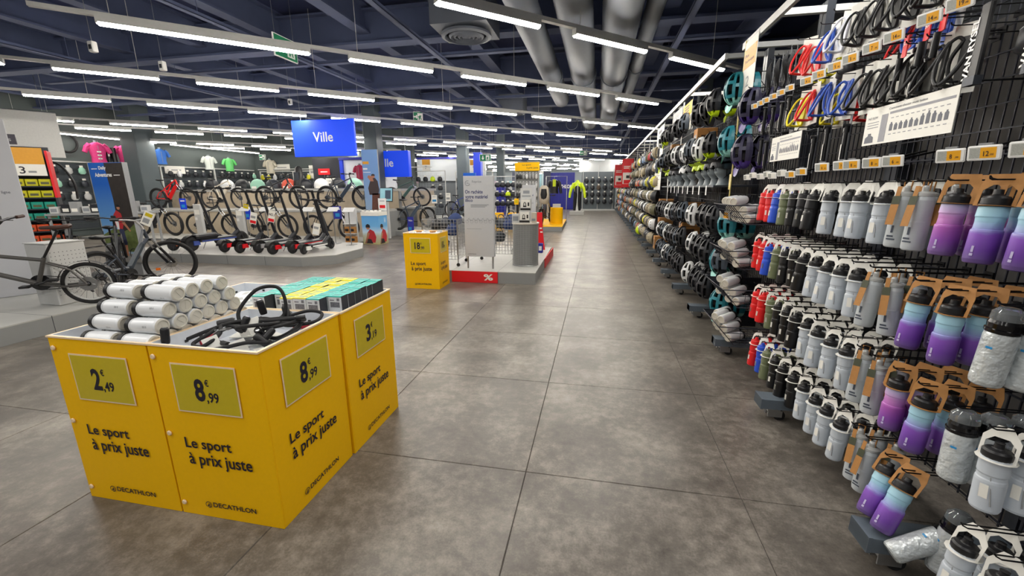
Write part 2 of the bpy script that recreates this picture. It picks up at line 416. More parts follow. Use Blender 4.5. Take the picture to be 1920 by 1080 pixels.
for ri, (n_, s0, pit) in enumerate(rows):
    pts = []
    for k in range(-12, 30):
        a = s0 + k*pit; p = LN*n_ + LU*a; q = LN*n_ + LU*(a+1.17)
        if p.x < -16.6 or q.x > 1.85 or q.y > 44 or (p.y > 19 and p.x < -13): continue
        m_ = (p+q)/2 - EYE + V3((0, 0, LAMP_Z)); f = m_.dot(FW)
        if f < 0.3 or abs(m_.dot(RT)) > f*1.35 + 1.2: continue
        if ri == 1 and k < 0: continue
        pts.append((a, p))
    if not pts: continue
    ext = 1.99/1.17 if ri == 1 else 1.0
    if ri == 1: pts[0] = (-1.08, LN*n_ + LU*(-1.08))
    a0, a1 = pts[0][0]-0.5, pts[-1][0]+1.6
    p0 = LN*n_ + LU*a0 + V3((0, 0, LAMP_Z)); Lr = a1-a0
    mb = MB(); mb.T = frame(p0, LU, V3((0, 0, 1)).cross(LU))
    mb.box((0, -0.03, 0.055), (Lr, 0.03, 0.095))
    for k in range(int(Lr/2.5)+1): mb.tube([(0.6+k*2.5, 0, 0.09), (0.6+k*2.5, 0, 4.6-LAMP_Z)], 0.004, 4)
    tag(mb.obj('lamp_rail', RAIL), 'pale lamp rail carrying the %s diagonal lamp row from the front' % ORD[ri], 'rail')
    for k, (a, p) in enumerate(pts):
        t = thing('linear_lamp', 'lit white strip lamp, %s along the %s diagonal ceiling row' % (ORD[k], ORD[ri]), 'ceiling lamp', mat=frame((p.x, p.y, LAMP_Z), LU, V3((0, 0, 1)).cross(LU)), group='strip lamps on the ceiling')
        sc_ = Matrix.Diagonal((ext if k == 0 else 1, 1, 1, 1)); link('housing', lamp_house, t, sc_); link('diffuser', lamp_glow, t, sc_)
# wall wash lamps along the left wall
for k, (y0, y1) in enumerate(((9.6, 13.9), (14.5, 19.0))):
    mb = MB(); mb.box((-16.78, y0, 3.27), (-16.7, y1, 3.33), 1); mb.box((-16.78, y0, 3.24), (-16.7, y1, 3.27), 0)
    for y in (y0+0.3, y1-0.3): mb.tube([(-16.74, y, 3.33), (-16.74, y, 4.6)], 0.005, 4, 1)
    tag(mb.obj('wash_lamp', [WASHM, RAIL]), 'long lit wash lamp along the grey wall, %s the grey column' % ('before' if k == 0 else 'beyond'), 'lamp')
# cameras, sensors and exit signs hung from the ceiling
def exit_sign(c, x, w, h, label, arrow, wires=True):
    t = thing('exit_sign', label, 'exit sign', mat=frame(c, x, (0, 0, 1)))
    MB().box((-w/2, -h/2, -0.02), (w/2, h/2, 0.0)).obj('panel', WHITE, t)
    MB().box((-w/2+.012, -h/2+.012, 0), (w/2-.012, h/2-.012, 0.003)).obj('face', GREEN, t)
    s = h*0.3
    A = [(-s*.25, s), (s*.25, s), (s*.25, 0), (s*.7, 0), (0, -s), (-s*.7, 0), (-s*.25, 0)]
    if arrow == 'side': A = [(-y, x_) for x_, y in A][::-1]
    mb = MB(); mb.prism([(px-w*.22, py) for px, py in A] if arrow != 'side' else [(px-w*.22, py) for px, py in A][::-1], 0.002, 0, 0.004); mb.obj('arrow', WHITE, t)
    mb = MB(); d = w*.2
    mb.prism([(d-s*.9, -s*1.2), (d+s*.9, -s*1.2), (d+s*.9, s*1.2), (d-s*.9, s*1.2)], 0.001, 0, 0.004)
    mb.obj('pictogram', WHITE, t)
    mb = MB(); mb.prism([(d-s*.5, -s), (d-s*.2, -s), (d, -s*.3), (d+s*.3, -s), (d+s*.55, -s), (d+s*.2, 0), (d+s*.5, s*.3), (d, s*.5), (d-s*.4, s*.2)], 0.001, 0, 0.0055)
    mb.lathe([(s*.2, 0.0055), (s*.2, 0.0065)], 10); mb.obj('running_figure', GREEN, t)
    if wires:
        mb = MB()
        for sx in (-1, 1): mb.tube([(sx*w*.4, h/2, -0.01), (sx*w*.4, 4.6-c[2], -0.01)], 0.004, 4)
        mb.obj('hanger', STEEL, t)
    return t
exit_sign(at(536, 91, 7.6), (0, 1, 0), 0.48, 0.3, 'green exit sign hanging close by, partly hidden by the lamp strip', 'side')
exit_sign(atY(784, 219, 13.5), (0.9, 0.4, 0), 0.3, 0.3, 'small green exit sign hanging above the second city sign', 'side')
exit_sign(atY(910, 296, 15.5), (1, 0.05, 0), 0.42, 0.25, 'bright green exit sign with down arrow above the trade-in sign', 'down')
exit_sign(at(492, 295, 25.2), (1, 0, 0), 0.36, 0.26, 'green exit sign fixed high on the dark back wall', 'side', False)
exit_sign(atY(1094, 287, 20), (1, 0, 0), 0.34, 0.2, 'green exit sign hanging far down the aisle between lamp rows', 'side')
for x, y, Y, lab in ((305, 124, 5.2, 'small white sensor box hung under the ceiling near the first lamp row'), (544, 191, 8.6, 'small white sensor box hung above the blue city sign'), (174, 88, 4.4, 'white-rimmed black detector hung at the near cable tray')):
    p = atY(x, y, Y); t = thing('ceiling_sensor', lab, 'sensor', p)
    MB().bevbox((-0.04, -0.03, -0.06), (0.04, 0.03, 0.06), 0.008).obj('casing', WHITE, t); MB().tube([(0, 0, 0.06), (0, 0, 4.6-p.z)], 0.004, 4).obj('rod', STEEL, t)
    MB().box((-0.02, -0.033, -0.03), (0.02, -0.03, 0.02)).obj('face', DKGREY, t)
# ================================================================== yellow promotion bins
def logo(parent, o, xy, w, mat=INK, h=None, bold=0.03):
    """round emblem with a peak and the shop's word"""
    r = w*0.062; F = frame(o, *xy)
    mb = MB(); n = 24
    for k in range(n):
        a, b = 2*pi*k/n, 2*pi*(k+1)/n
        if 0.62 < (k+0.5)/n < 0.72: continue
        mb.add([(r+r*cos(a), r+r*sin(a), 0), (r+r*cos(b), r+r*sin(b), 0), (r+r*.8*cos(b), r+r*.8*sin(b), 0), (r+r*.8*cos(a), r+r*.8*sin(a), 0)], [(3, 2, 1, 0)])
    mb.add([(r*.45, r*.35, 0), (r*1.0, r*.35, 0), (r*1.2, r*1.55, 0), (r*.95, r*1.2, 0)], [(0, 1, 2, 3)])
    mb.add([(r*1.1, r*.3, 0), (r*1.35, r*.35, 0), (r*1.45, r*1.3, 0), (r*1.25, r*1.5, 0)], [(0, 1, 2, 3)])
    mb.obj('emblem', mat, parent, F @ Matrix.Translation((0, 0, 0.0014)))
    e = V3(xy[0])*(r*2.5)
    txt(parent, 'DECATHLON', V3(o)+e+V3(xy[1])*(r*.45), xy, w-r*2.5, mat, h=h or r*1.15, bold=bold)
def price(parent, o, xy, w, h, euros, cents):
    """price pocket at o with the price in it"""
    X, Y = V3(xy[0]), V3(xy[1]); Z = X.cross(Y)
    plate(parent, rect(w, h), o, xy, EDGE, 0.002, 'price_pocket'); plate(parent, rect(w-.014, h-.014, .007, .007), o, xy, POCK, 0.003, 'price_card')
    u = w/0.32; q = V3(o)+Z*0.003
    if len(euros) > 1: ws, x0 = 0.088*u, 0.07*u
    else: ws, x0 = 0.05*u, 0.105*u
    txt(parent, euros, q+X*x0+Y*(h*.26), xy, ws, h=h*.46, bold=0.03)
    txt(parent, '€', q+X*(x0+ws+.006*u)+Y*(h*.58), xy, 0.02*u, h=h*.14, bold=0.02)
    txt(parent, ','+cents, q+X*(x0+ws+.005*u)+Y*(h*.22), xy, 0.06*u, h=h*.24, bold=0.02)
def promo_bin(x0, y0, w, d, h, label, faces, tray=0.12, rivets=True, solid=False):
    t = thing('promo_bin', label, 'promotion bin', (x0+w/2, y0+d/2, 0), group='yellow promotion bins')
    a, b = w/2-.002, d/2-.002
    for sx, sy, nm in ((0, -1, 'front_panel'), (1, 0, 'side_panel'), (0, 1, 'back_panel'), (-1, 0, 'side_panel')):
        mb = MB()
        if sy: mb.bevbox((-a, sy*b-(.008 if sy > 0 else 0), 0), (a, sy*b+(.008 if sy < 0 else 0), h), 0.0015)
        else: mb.bevbox((sx*a-(.008 if sx > 0 else 0), -b+.008, 0), (sx*a+(.008 if sx < 0 else 0), b-.008, h), 0.0015)
        mb.obj(nm, YEL, t)
    mb = MB(); z = h-tray; i = .012
    if not solid:
        mb.box((-a+i, -b+i, z-.01), (a-i, b-i, z))
        for p, q in (((-a+i-.003, -b+i-.003, z), (a-i, -b+i, h+.004)), ((-a+i, b-i, z), (a-i, b-i+.003, h+.004)), ((-a+i-.003, -b+i, z), (-a+i, b-i, h+.004)), ((a-i, -b+i, z), (a-i+.003, b-i, h+.004))): mb.box(p, q)
        mb.obj('tray', M('tray_white', (214, 218, 224), 0.5), t)
        mb = MB()
        for k in range(6):
            x = -a+.09+k*(2*a-.18)/5; mb.box((x-.008, b-i-.004, z+.05), (x+.008, b-i-.001, z+.062)); mb.box((-a+i+.001, x*b/a-.008, z+.05), (-a+i+.004, x*b/a+.008, z+.062))
        mb.obj('tray_slot', BLACK, t)
        mb = MB()
        for (px, py, ex, ey) in ((0.06, b-i-.006, .05, .004), (-a+i+.006, 0.0, .004, .05)): mb.box((px-ex, py-ey, z+.012), (px+ex, py+ey, z+.042))
        mb.obj('tray_clip', M('clip_red', (170, 20, 40), 0.5), t)
    mb = MB(); e = .004
    for p, q in (((-a-e, -b-e, h-.004), (a+e, -b+i-.003, h+.004)), ((-a-e, b-i+.003, h-.004), (a+e, b+e, h+.004)), ((-a-e, -b+i-.003, h-.004), (-a+i-.003, b-i+.003, h+.004)), ((a-i+.003, -b+i-.003, h-.004), (a+e, b-i+.003, h+.004))): mb.box(p, q)
    mb.obj('top_edge', EDGE, t)
    if solid: MB().box((-a+.009, -b+.009, h-.03), (a-.009, b-.009, h-.012)).obj('lid_tray', M('tray_white', (214, 218, 224), 0.5), t)
    for side, eu, ce in faces:
        if side == 'front': xy = FRONT; O = V3((-w/2, -d/2+.0005, 0)); L_ = w
        else: xy = EAST; O = V3((w/2-.0005, -d/2, 0)); L_ = d
        X = V3(xy[0]); Y = V3((0, 0, 1)); u = L_/0.56
        Z = X.cross(Y); O = O + Z*0.002
        price(t, O+X*(.11*u)+Y*.55, xy, .33*u, .23, eu, ce)
        txt(t, 'Le sport', O+X*(.105*u)+Y*.352, xy, .245*u, h=.068, bold=0.016)
        txt(t, 'à prix juste', O+X*(.11*u)+Y*.265, xy, .335*u, h=.078, bold=0.016)
        logo(t, O+X*(.15*u)+Y*.055, xy, .275*u, h=.026, bold=.02)
        if rivets and side == 'front':
            for zz in (.065, .43, .80):
                m_ = MB(); m_.lathe([(.012, 0), (.012, .003), (.009, .006), (.0005, .0065)], 12); m_.obj('rivet', EDGE, t, frame(O+X*.028+Y*zz, *xy))
    return t
BH = 0.853
promo_bin(-2.447, 1.352, .555, .556, BH, 'yellow bin priced 2,49 full of white sports bottles', [('front', '2', '49')])
promo_bin(-1.887, 1.352, .557, .556, BH, 'yellow bin priced 8,99 full of black cable locks', [('front', '8', '99'), ('side', '8', '99')], 0.1)
promo_bin(-1.887, 1.918, .565, .556, BH, 'yellow bin priced 3,19 stacked with teal and yellow boxes', [('side', '3', '19')], 0.03)
promo_bin(-2.447, 1.918, .555, .556, BH, 'yellow bin behind the white bottles, holding flat white packs', [], 0.1)
promo_bin(-2.855, 5.86, .55, .45, 0.85, 'lone yellow bin priced 18,99 beside the grey trade-in sign', [('front', '18', '99'), ('side', '18', '99')], solid=True, rivets=False)
for k in range(6):
    t = thing('flat_pack', 'small grey and black pack lying on the lone yellow bin, %s along its top' % ORD[k], 'pack', (-2.78+.075*k, 6.02+.1*(k % 3), .838), .3*k)
    MB().bevbox((-.04, -.03, 0), (.04, .03, .022), .004).obj('carton', [WHITE, KRAFT, LGREY][k % 3], t); MB().box((-.02, -.02, .022), (.02, .01, .0225)).obj('print', BLACK, t)
# ------------------------------------------------------------------ white bottles lying in the bin
def white_bottle():
    t = thing('sports_bottle', 'x', 'bottle')
    b = MB(); b.lathe([(.0005, .004), (.026, .004), (.027, 0), (.0345, .003), (.037, .012), (.037, .145), (.034, .158), (.0335, .165)], 20, ms=[1, 1, 1, 0, 0, 0, 0]); b.obj('body', [CAN, CANB], t)
    b = MB(); b.lathe([(.035, .163), (.037, .167), (.037, .184), (.031, .192), (.016, .194), (.013, .197), (.013, .208), (.0005, .210)], 20); b.obj('cap', BLACK, t)
    b = MB(); b.box((-.018, -.001, .0025), (.018, .001, .0045)); b.obj('base_mark', CANB, t)
    b = MB()
    for z0 in (.05, .06, .068): 
        for k in range(5):
            a0, a1 = -pi/2+.05*k, -pi/2+.05*(k+.8)
            b.add([(.0373*cos(a0), .0373*sin(a0), z0), (.0373*cos(a1), .0373*sin(a1), z0), (.0373*cos(a1), .0373*sin(a1), z0+.005), (.0373*cos(a0), .0373*sin(a0), z0+.005)], [(0, 1, 2, 3)])
    b.obj('print', GREYM, t); return t
LYR = 'rim-level,lower,middle,top'.split(',')
for lay in range(4):
    n = (7, 6, 5, 4)[lay]; z = BH-0.012+lay*0.0655; y0 = 1.400+lay*0.0395
    for k in range(n):
        for c in range(2):
            x = -1.893-c*0.207+0.008*lay+R_.uniform(-.007, .007)
            m = Matrix.Translation((x, y0+k*0.079, z)) @ Matrix.Rotation(-pi/2+R_.uniform(-.03, .03), 4, 'Y') @ Matrix.Rotation(R_.uniform(-.9, .3), 4, 'Z') @ Matrix.Diagonal((1, 1, .92, 1))
            copy_of('whitebottle', white_bottle, m, label='white bottle lying in the bin, %s from the front, %s layer, %s pile' % (ORD[k], LYR[lay], ('aisle-side', 'far')[c]), group='white bottles in the yellow bin')
# ------------------------------------------------------------------ little boxes stacked on the 3,19 bin
def small_box(col):
    def f():
        t = thing('boxed_lamp', 'x', 'box')
        MB().box((-.0395, -.032, 0), (.0395, .032, .094)).obj('carton', col, t)
        MB().box((-.0396, -.0328, .001), (.0396, -.0322, .088)).obj('front_print', M('box_print_grey', (214, 216, 218), 0.5, noise=.12, scale=120), t)
        b = MB(); b.box((-.028, -.0334, .03), (.028, -.0329, .06)); b.box((-.03, -.0334, .068), (-.004, -.0329, .074)); b.box((.012, -.0334, .066), (.028, -.0329, .082)); b.obj('picture', M('box_picture_dark', (110, 110, 116), 0.5, noise=.9, scale=160), t)
        b = MB(); b.box((.0397, -.0322, .001), (.0402, .032, .093)); b.obj('side_print', M('box_side_dark', (52, 54, 60), 0.5, noise=.5, scale=150), t)
        b = MB(); b.box((-.025, -.02, .0942), (.02, -.012, .0945)); b.box((-.025, 0, .0942), (.028, .012, .0945)); b.obj('top_print', M('box_top_dark_teal', (26, 120, 112) if col is TEAL else (150, 140, 20), 0.5), t); return t
    return f
for c in range(6):
    col = YCARD if c in (2, 3) else TEAL
    for k in range(8):
        if (c == 1 and k == 0) or (c == 5 and k == 0): continue
        x = -1.835+c*0.0845+(.008 if c > 0 else 0)+R_.uniform(-.002, .002); y = 1.962+k*0.0665+R_.uniform(-.002, .002)
        copy_of('sbox'+('y' if col is YCARD else 't'), small_box(col), loc=(x, y, BH-.028+R_.uniform(0, .006)), rz=R_.uniform(-.035, .035),
                label='%s little box on the bin, %s column from the bottle side, %s from front' % ('yellow' if col is YCARD else 'teal', ORD[c], ORD[k]), group='little boxes on the yellow bin')
# flat white packs in the back bin
for k in range(7):
    t = thing('flat_pack', 'flat white printed pack in the back bin, %s of the spread' % ORD[k], 'pack', (-2.05-.05*k if k < 5 else -2.2+.12*(k-5), 2.05+.055*((k*3) % 6), BH-.075+.012*k), .4*k)
    MB().bevbox((-.07, -.05, 0), (.07, .05, .012), .003).obj('sleeve', WHITE, t); MB().box((-.03, -.02, .0121), (.045, .01, .0125)).obj('print', GREYM, t)
# ------------------------------------------------------------------ cable locks
def bez(P, n=10):
    out = []
    Q = [V3(p) for p in P]
    for i in range(len(Q)-1):
        p0, p1, p2, p3 = Q[max(i-1, 0)], Q[i], Q[i+1], Q[min(i+2, len(Q)-1)]
        for k in range(n):
            t = k/n; out.append(0.5*((2*p1)+(-p0+p2)*t+(2*p0-5*p1+4*p2-p3)*t*t+(-p0+3*p1-3*p2+p3)*t**3))
    return out+[Q[-1]]
def cable_lock(label, P, head, hdir, card=None, col=BLACK):
    t = thing('cable_lock', label, 'bike lock', P[0])
    o = V3(P[0]); pts = [p-o for p in bez(P)]
    MB().tube(pts, 0.0085, 8).obj('cable', RUBBER, t)
    b = MB(); h = V3(head)-o; d = V3(hdir).normalized()
    b.tube([h-d*.012, h, h+d*.05, h+d*.055, h+d*.06], [.015, .017, .017, .016, .0125], 12); b.tube([h+d*.06, h+d*.061], .008, 10, 1); b.obj('lock_head', [col, STEEL], t)
    b = MB(); e = pts[-1]; d2 = (pts[-1]-pts[-3]).normalized(); b.tube([e-d2*.01, e+d2*.03], [.012, .012], 10); b.obj('pin_end', BLACK, t)
    if card:
        c = V3(card)-o; b = MB(); b.T = frame(c, (.5, .6, .2), (-.3, .1, 1)); b.bevbox((-.03, -.04, 0), (.03, .035, .004), .001); b.obj('card', PAPER, t)
    return t
zb = BH-.046
cable_lock('black cable lock arching high out of the bin, its round head upright', [(-1.64, 1.60, zb+.07), (-1.665, 1.63, zb+.13), (-1.62, 1.70, zb+.215), (-1.54, 1.74, zb+.225), (-1.50, 1.74, zb+.17), (-1.50, 1.72, zb+.09), (-1.56, 1.66, zb+.04)], (-1.56, 1.66, zb+.12), (-.12, -.1, 1), (-1.565, 1.60, zb+.07))
cable_lock('black cable lock looping low toward the aisle corner of the bin', [(-1.55, 1.63, zb+.10), (-1.50, 1.57, zb+.05), (-1.42, 1.56, zb+.03), (-1.38, 1.63, zb+.05), (-1.40, 1.72, zb+.07), (-1.48, 1.70, zb+.08), (-1.54, 1.62, zb+.09), (-1.46, 1.60, zb+.1), (-1.37, 1.66, zb+.1)], (-1.43, 1.50, zb+.045), (.3, .7, .6))
cable_lock('black cable lock coiled flat beside the bottle-side wall of the bin', [(-1.84, 1.50, zb+.02), (-1.74, 1.52, zb+.06), (-1.64, 1.58, zb+.09), (-1.60, 1.66, zb+.06), (-1.68, 1.70, zb+.04), (-1.76, 1.62, zb+.03), (-1.70, 1.50, zb+.03), (-1.60, 1.46, zb+.03)], (-1.845, 1.405, zb+.045), (0, .1, 1))
cable_lock('black cable lock with hanging keys in front of the white cards', [(-1.72, 1.56, zb+.07), (-1.70, 1.49, zb+.06), (-1.73, 1.43, zb+.03), (-1.66, 1.41, zb+.03), (-1.64, 1.48, zb+.06), (-1.69, 1.55, zb+.08), (-1.62, 1.56, zb+.07)], (-1.72, 1.57, zb+.08), (.7, .5, .1), (-1.64, 1.44, zb+.03))
cable_lock('black cable lock lying along the back corner of the bin', [(-1.48, 1.74, zb+.08), (-1.42, 1.80, zb+.09), (-1.37, 1.83, zb+.07), (-1.36, 1.76, zb+.05), (-1.44, 1.68, zb+.05), (-1.52, 1.70, zb+.05)], (-1.50, 1.745, zb+.07), (-.3, .2, .6))
cable_lock('black cable lock running along the front rim of the bin', [(-1.62, 1.40, zb+.02), (-1.54, 1.41, zb+.035), (-1.46, 1.44, zb+.05), (-1.40, 1.48, zb+.04), (-1.44, 1.54, zb+.02), (-1.52, 1.52, zb+.02)], (-1.47, 1.54, zb+.05), (.2, -.5, .5), (-1.52, 1.46, zb+.015))
cable_lock('black cable lock underneath the tall loop, partly hidden', [(-1.58, 1.78, zb+.03), (-1.66, 1.76, zb+.05), (-1.73, 1.70, zb+.04), (-1.70, 1.62, zb+.05), (-1.60, 1.60, zb+.06), (-1.50, 1.64, zb+.07), (-1.44, 1.72, zb+.05)], (-1.58, 1.79, zb+.04), (.5, .2, .3), (-1.68, 1.66, zb+.03))
cable_lock('black cable lock in a wide upright loop near the middle of the bin', [(-1.60, 1.56, zb+.05), (-1.56, 1.50, zb+.09), (-1.47, 1.49, zb+.11), (-1.42, 1.56, zb+.10), (-1.46, 1.64, zb+.08), (-1.56, 1.64, zb+.06), (-1.64, 1.58, zb+.07)], (-1.60, 1.57, zb+.06), (.2, .3, .8))
cable_lock('black cable lock wound twice beside the aisle wall of the bin', [(-1.40, 1.50, zb+.02), (-1.37, 1.60, zb+.04), (-1.40, 1.70, zb+.05), (-1.49, 1.72, zb+.06), (-1.53, 1.62, zb+.07), (-1.47, 1.53, zb+.08), (-1.39, 1.57, zb+.09), (-1.38, 1.68, zb+.08)], (-1.41, 1.49, zb+.03), (-.4, -.2, .5))
for k, (x, y, r) in enumerate(((-1.68, 1.55, .5), (-1.57, 1.5, .1), (-1.48, 1.6, .9), (-1.75, 1.75, .3), (-1.6, 1.7, 1.2))):
    t = thing('lock_card', 'white folded lock card on the tray floor under the cables, %s of five' % ORD[k], 'card', (x, y, BH-.098+.004*k), r)
    MB().bevbox((-.075, -.05, 0), (.075, .05, .006), .002).obj('sleeve', PAPER, t); MB().box((-.03, -.03, .0062), (.02, 0, .0066)).obj('print', GREYM, t)
t = thing('key_ring', 'pair of small silver keys hanging from a cable lock', 'keys', (-1.665, 1.50, zb+.075), .5)
MB().tube([(.012*cos(a*pi/6), .012*sin(a*pi/6), 0) for a in range(12)], .0012, 6, closed=True).obj('ring', STEEL, t)
for a in (-.3, .3):
    b = MB(); b.T = Matrix.Rotation(a, 4, 'Z'); b.bevbox((.012, -.009, -.001), (.03, .009, .001), .0005); b.box((.03, -.003, -.001), (.052, .003, .001)); b.obj('key', STEEL, t)
# ================================================================== the long rack on the east side of the aisle
PITCH_R = 1.13; Y_R = 0.55; NMOD = 25
XG, XH = 1.58, 1.215          # grid plane, hook tips
RACKB = M('rack_back_charcoal', (98, 96, 94), 0.8, noise=.3, scale=6)
GRID = M('grid_wire_dark', (44, 46, 56), 0.4, 0.4)
FROST = M('frosted_plastic', (228, 236, 245), 0.38, noise=.05, trans=0.35)
FROSTJ = M('frosted_grey_plastic', (216, 222, 226), 0.34, noise=.05, trans=0.35)
HOOKM = M('hook_black', (20, 20, 24), 0.35, 0.5)
def rack_module(zr=2.85, w0=0.0, w1=PITCH_R):
    t = thing('display_rack', 'x', 'rack')
    w = PITCH_R
    for y in (0.03, w-0.03):
        b = MB(); b.box((XG+.03, y-.025, .15), (XG+.085, y+.025, 2.84)); b.obj('upright', DKGREY, t)
        b = MB(); b.box((1.10, y-.03, .085), (1.95, y+.03, .15)); b.box((1.10, y-.031, .082), (1.115, y+.031, .153)); f = b.obj('base_foot', [M('foot_grey_blue', (96, 106, 116), 0.4)], t)
        b = MB(); b.T = Matrix.Translation((1.18, y, 0))
        b.box((-.035, -.03, .070), (.04, .03, .085), 1); b.box((-.03, -.026, .03), (.055, -.020, .075), 1); b.box((-.03, .020, .03), (.055, .026, .075), 1)
        b.T = Matrix.Translation((1.225, y, .036)) @ Matrix.Rotation(pi/2, 4, 'X'); b.lathe([(.012, -.014), (.034, -.013), (.036, 0), (.034, .013), (.012, .014)], 14, 0); b.obj('caster', [RUBBER, STEEL], f)
    b = MB()
    for k in range(23):
        z = .22+k*.1; b.box((XG-.003, 0.02, z-.003), (XG+.003, w-.02, z+.003))
    for k in range(23):
        y = .04+k*(w-.08)/22; b.box((XG+.003, y-.0025, .2), (XG+.008, y+.0025, 2.5))
    for z in (.3, .95, 1.62, 2.3): b.box((XG+.008, .02, z-.012), (XG+.03, w-.02, z+.012))
    g = b.obj('wire_grid', GRID, t); g['kind'] = 'stuff'
    MB().box((XG+.1, 0.0, .15), (XG+.12, w, 2.2)).obj('back_panel', RACKB, t)
    b = MB(); b.box((1.285, w0, zr-.03), (1.315, w1, zr+.03)); b.obj('canopy_rail', RAIL, t)
    ya = w0 if w0 > 0 else w1-.05
    b = MB(); b.box((1.31, ya, zr-.02), (2.1, ya+.045, zr+.025)); b.obj('canopy_arm', RAIL, t)
    return t
racks = []
for k in range(NMOD):
    y = Y_R+k*PITCH_R
    lab = 'dark wheeled wire rack with pale canopy rail, %s bay along the aisle' % ORD[k]
    racks.append(copy_of('rack%d' % (0 if k < 3 else 1 if k == 3 else 2 if k == 4 else 3), lambda k=k: rack_module(*((2.78,), (2.78, 0, 4.72-Y_R-3*PITCH_R), (2.87, 5.33-Y_R-4*PITCH_R), (2.87,))[0 if k < 3 else 1 if k == 3 else 2 if k == 4 else 3]), loc=(0, y, 0), label=lab, group='wheeled racks along the aisle'))
def hook(Y, z, x0=XH, double=True):
    k = max(0, min(NMOD-1, int((Y-Y_R)/PITCH_R))); t = racks[k]; y = Y-(Y_R+k*PITCH_R)
    key = ('hook', double, round(x0, 2))
    if key not in _proto:
        b = MB()
        for s in ((-.009, .009) if double else (0,)):
            b.tube([(XG, s, 0), (x0+.01, s, 0), (x0, s*.4, .004), (x0-.004, 0, .012)], .0026, 5)
        b.box((XG-.006, -.02, -.012), (XG, .02, .012)); _proto[key] = b.mesh('peg_hook', HOOKM)
    link('peg_hook', _proto[key], t, Matrix.Translation((0, y, z)))
# ------------------------------------------------------------------ bottles
def card_frame(b, w, z0, z1, z2, thick, top, x0=.0, x1=.02, m=0):
    out = [(-w, z0), (-w, z1), (-top, z2), (top, z2), (w, z1), (w, z0)]
    g = w-thick; zi = z1-.004; inn = [(-g, z0), (-g, zi-.012), (-g*.5, zi+.006), (g*.5, zi+.006), (g, zi-.012), (g, z0)]
    def X(z): return x0+(x1-x0)*(z-z0)/(z2-z0)
    for d in (0, .0016):
        vs = [(X(z)+d, y, z) for y, z in out]+[(X(z)+d, y, z) for y, z in inn]
        b.add(vs, [(i, i+1, 7+i, 6+i) if d else (6+i, 7+i, i+1, i) for i in range(5)], m)
def collar(b, r0_, r1_, z, m=0):
    b.lathe([(r0_, z), (r1_, z), (r1_, z+.0015), (r0_, z+.0015)], 14, m, False)
BODY = [(.0005, .006), (.028, .004), (.033, .002), (.036, .01), (.0365, .10), (.0355, .108), (.0335, .112), (.0335, .122), (.036, .128), (.0355, .175), (.033, .186)]
LID = [(.0345, .180), (.0355, .184), (.0355, .200), (.03, .206), (.016, .209), (.013, .212), (.011, .224), (.012, .228), (.0005, .230)]
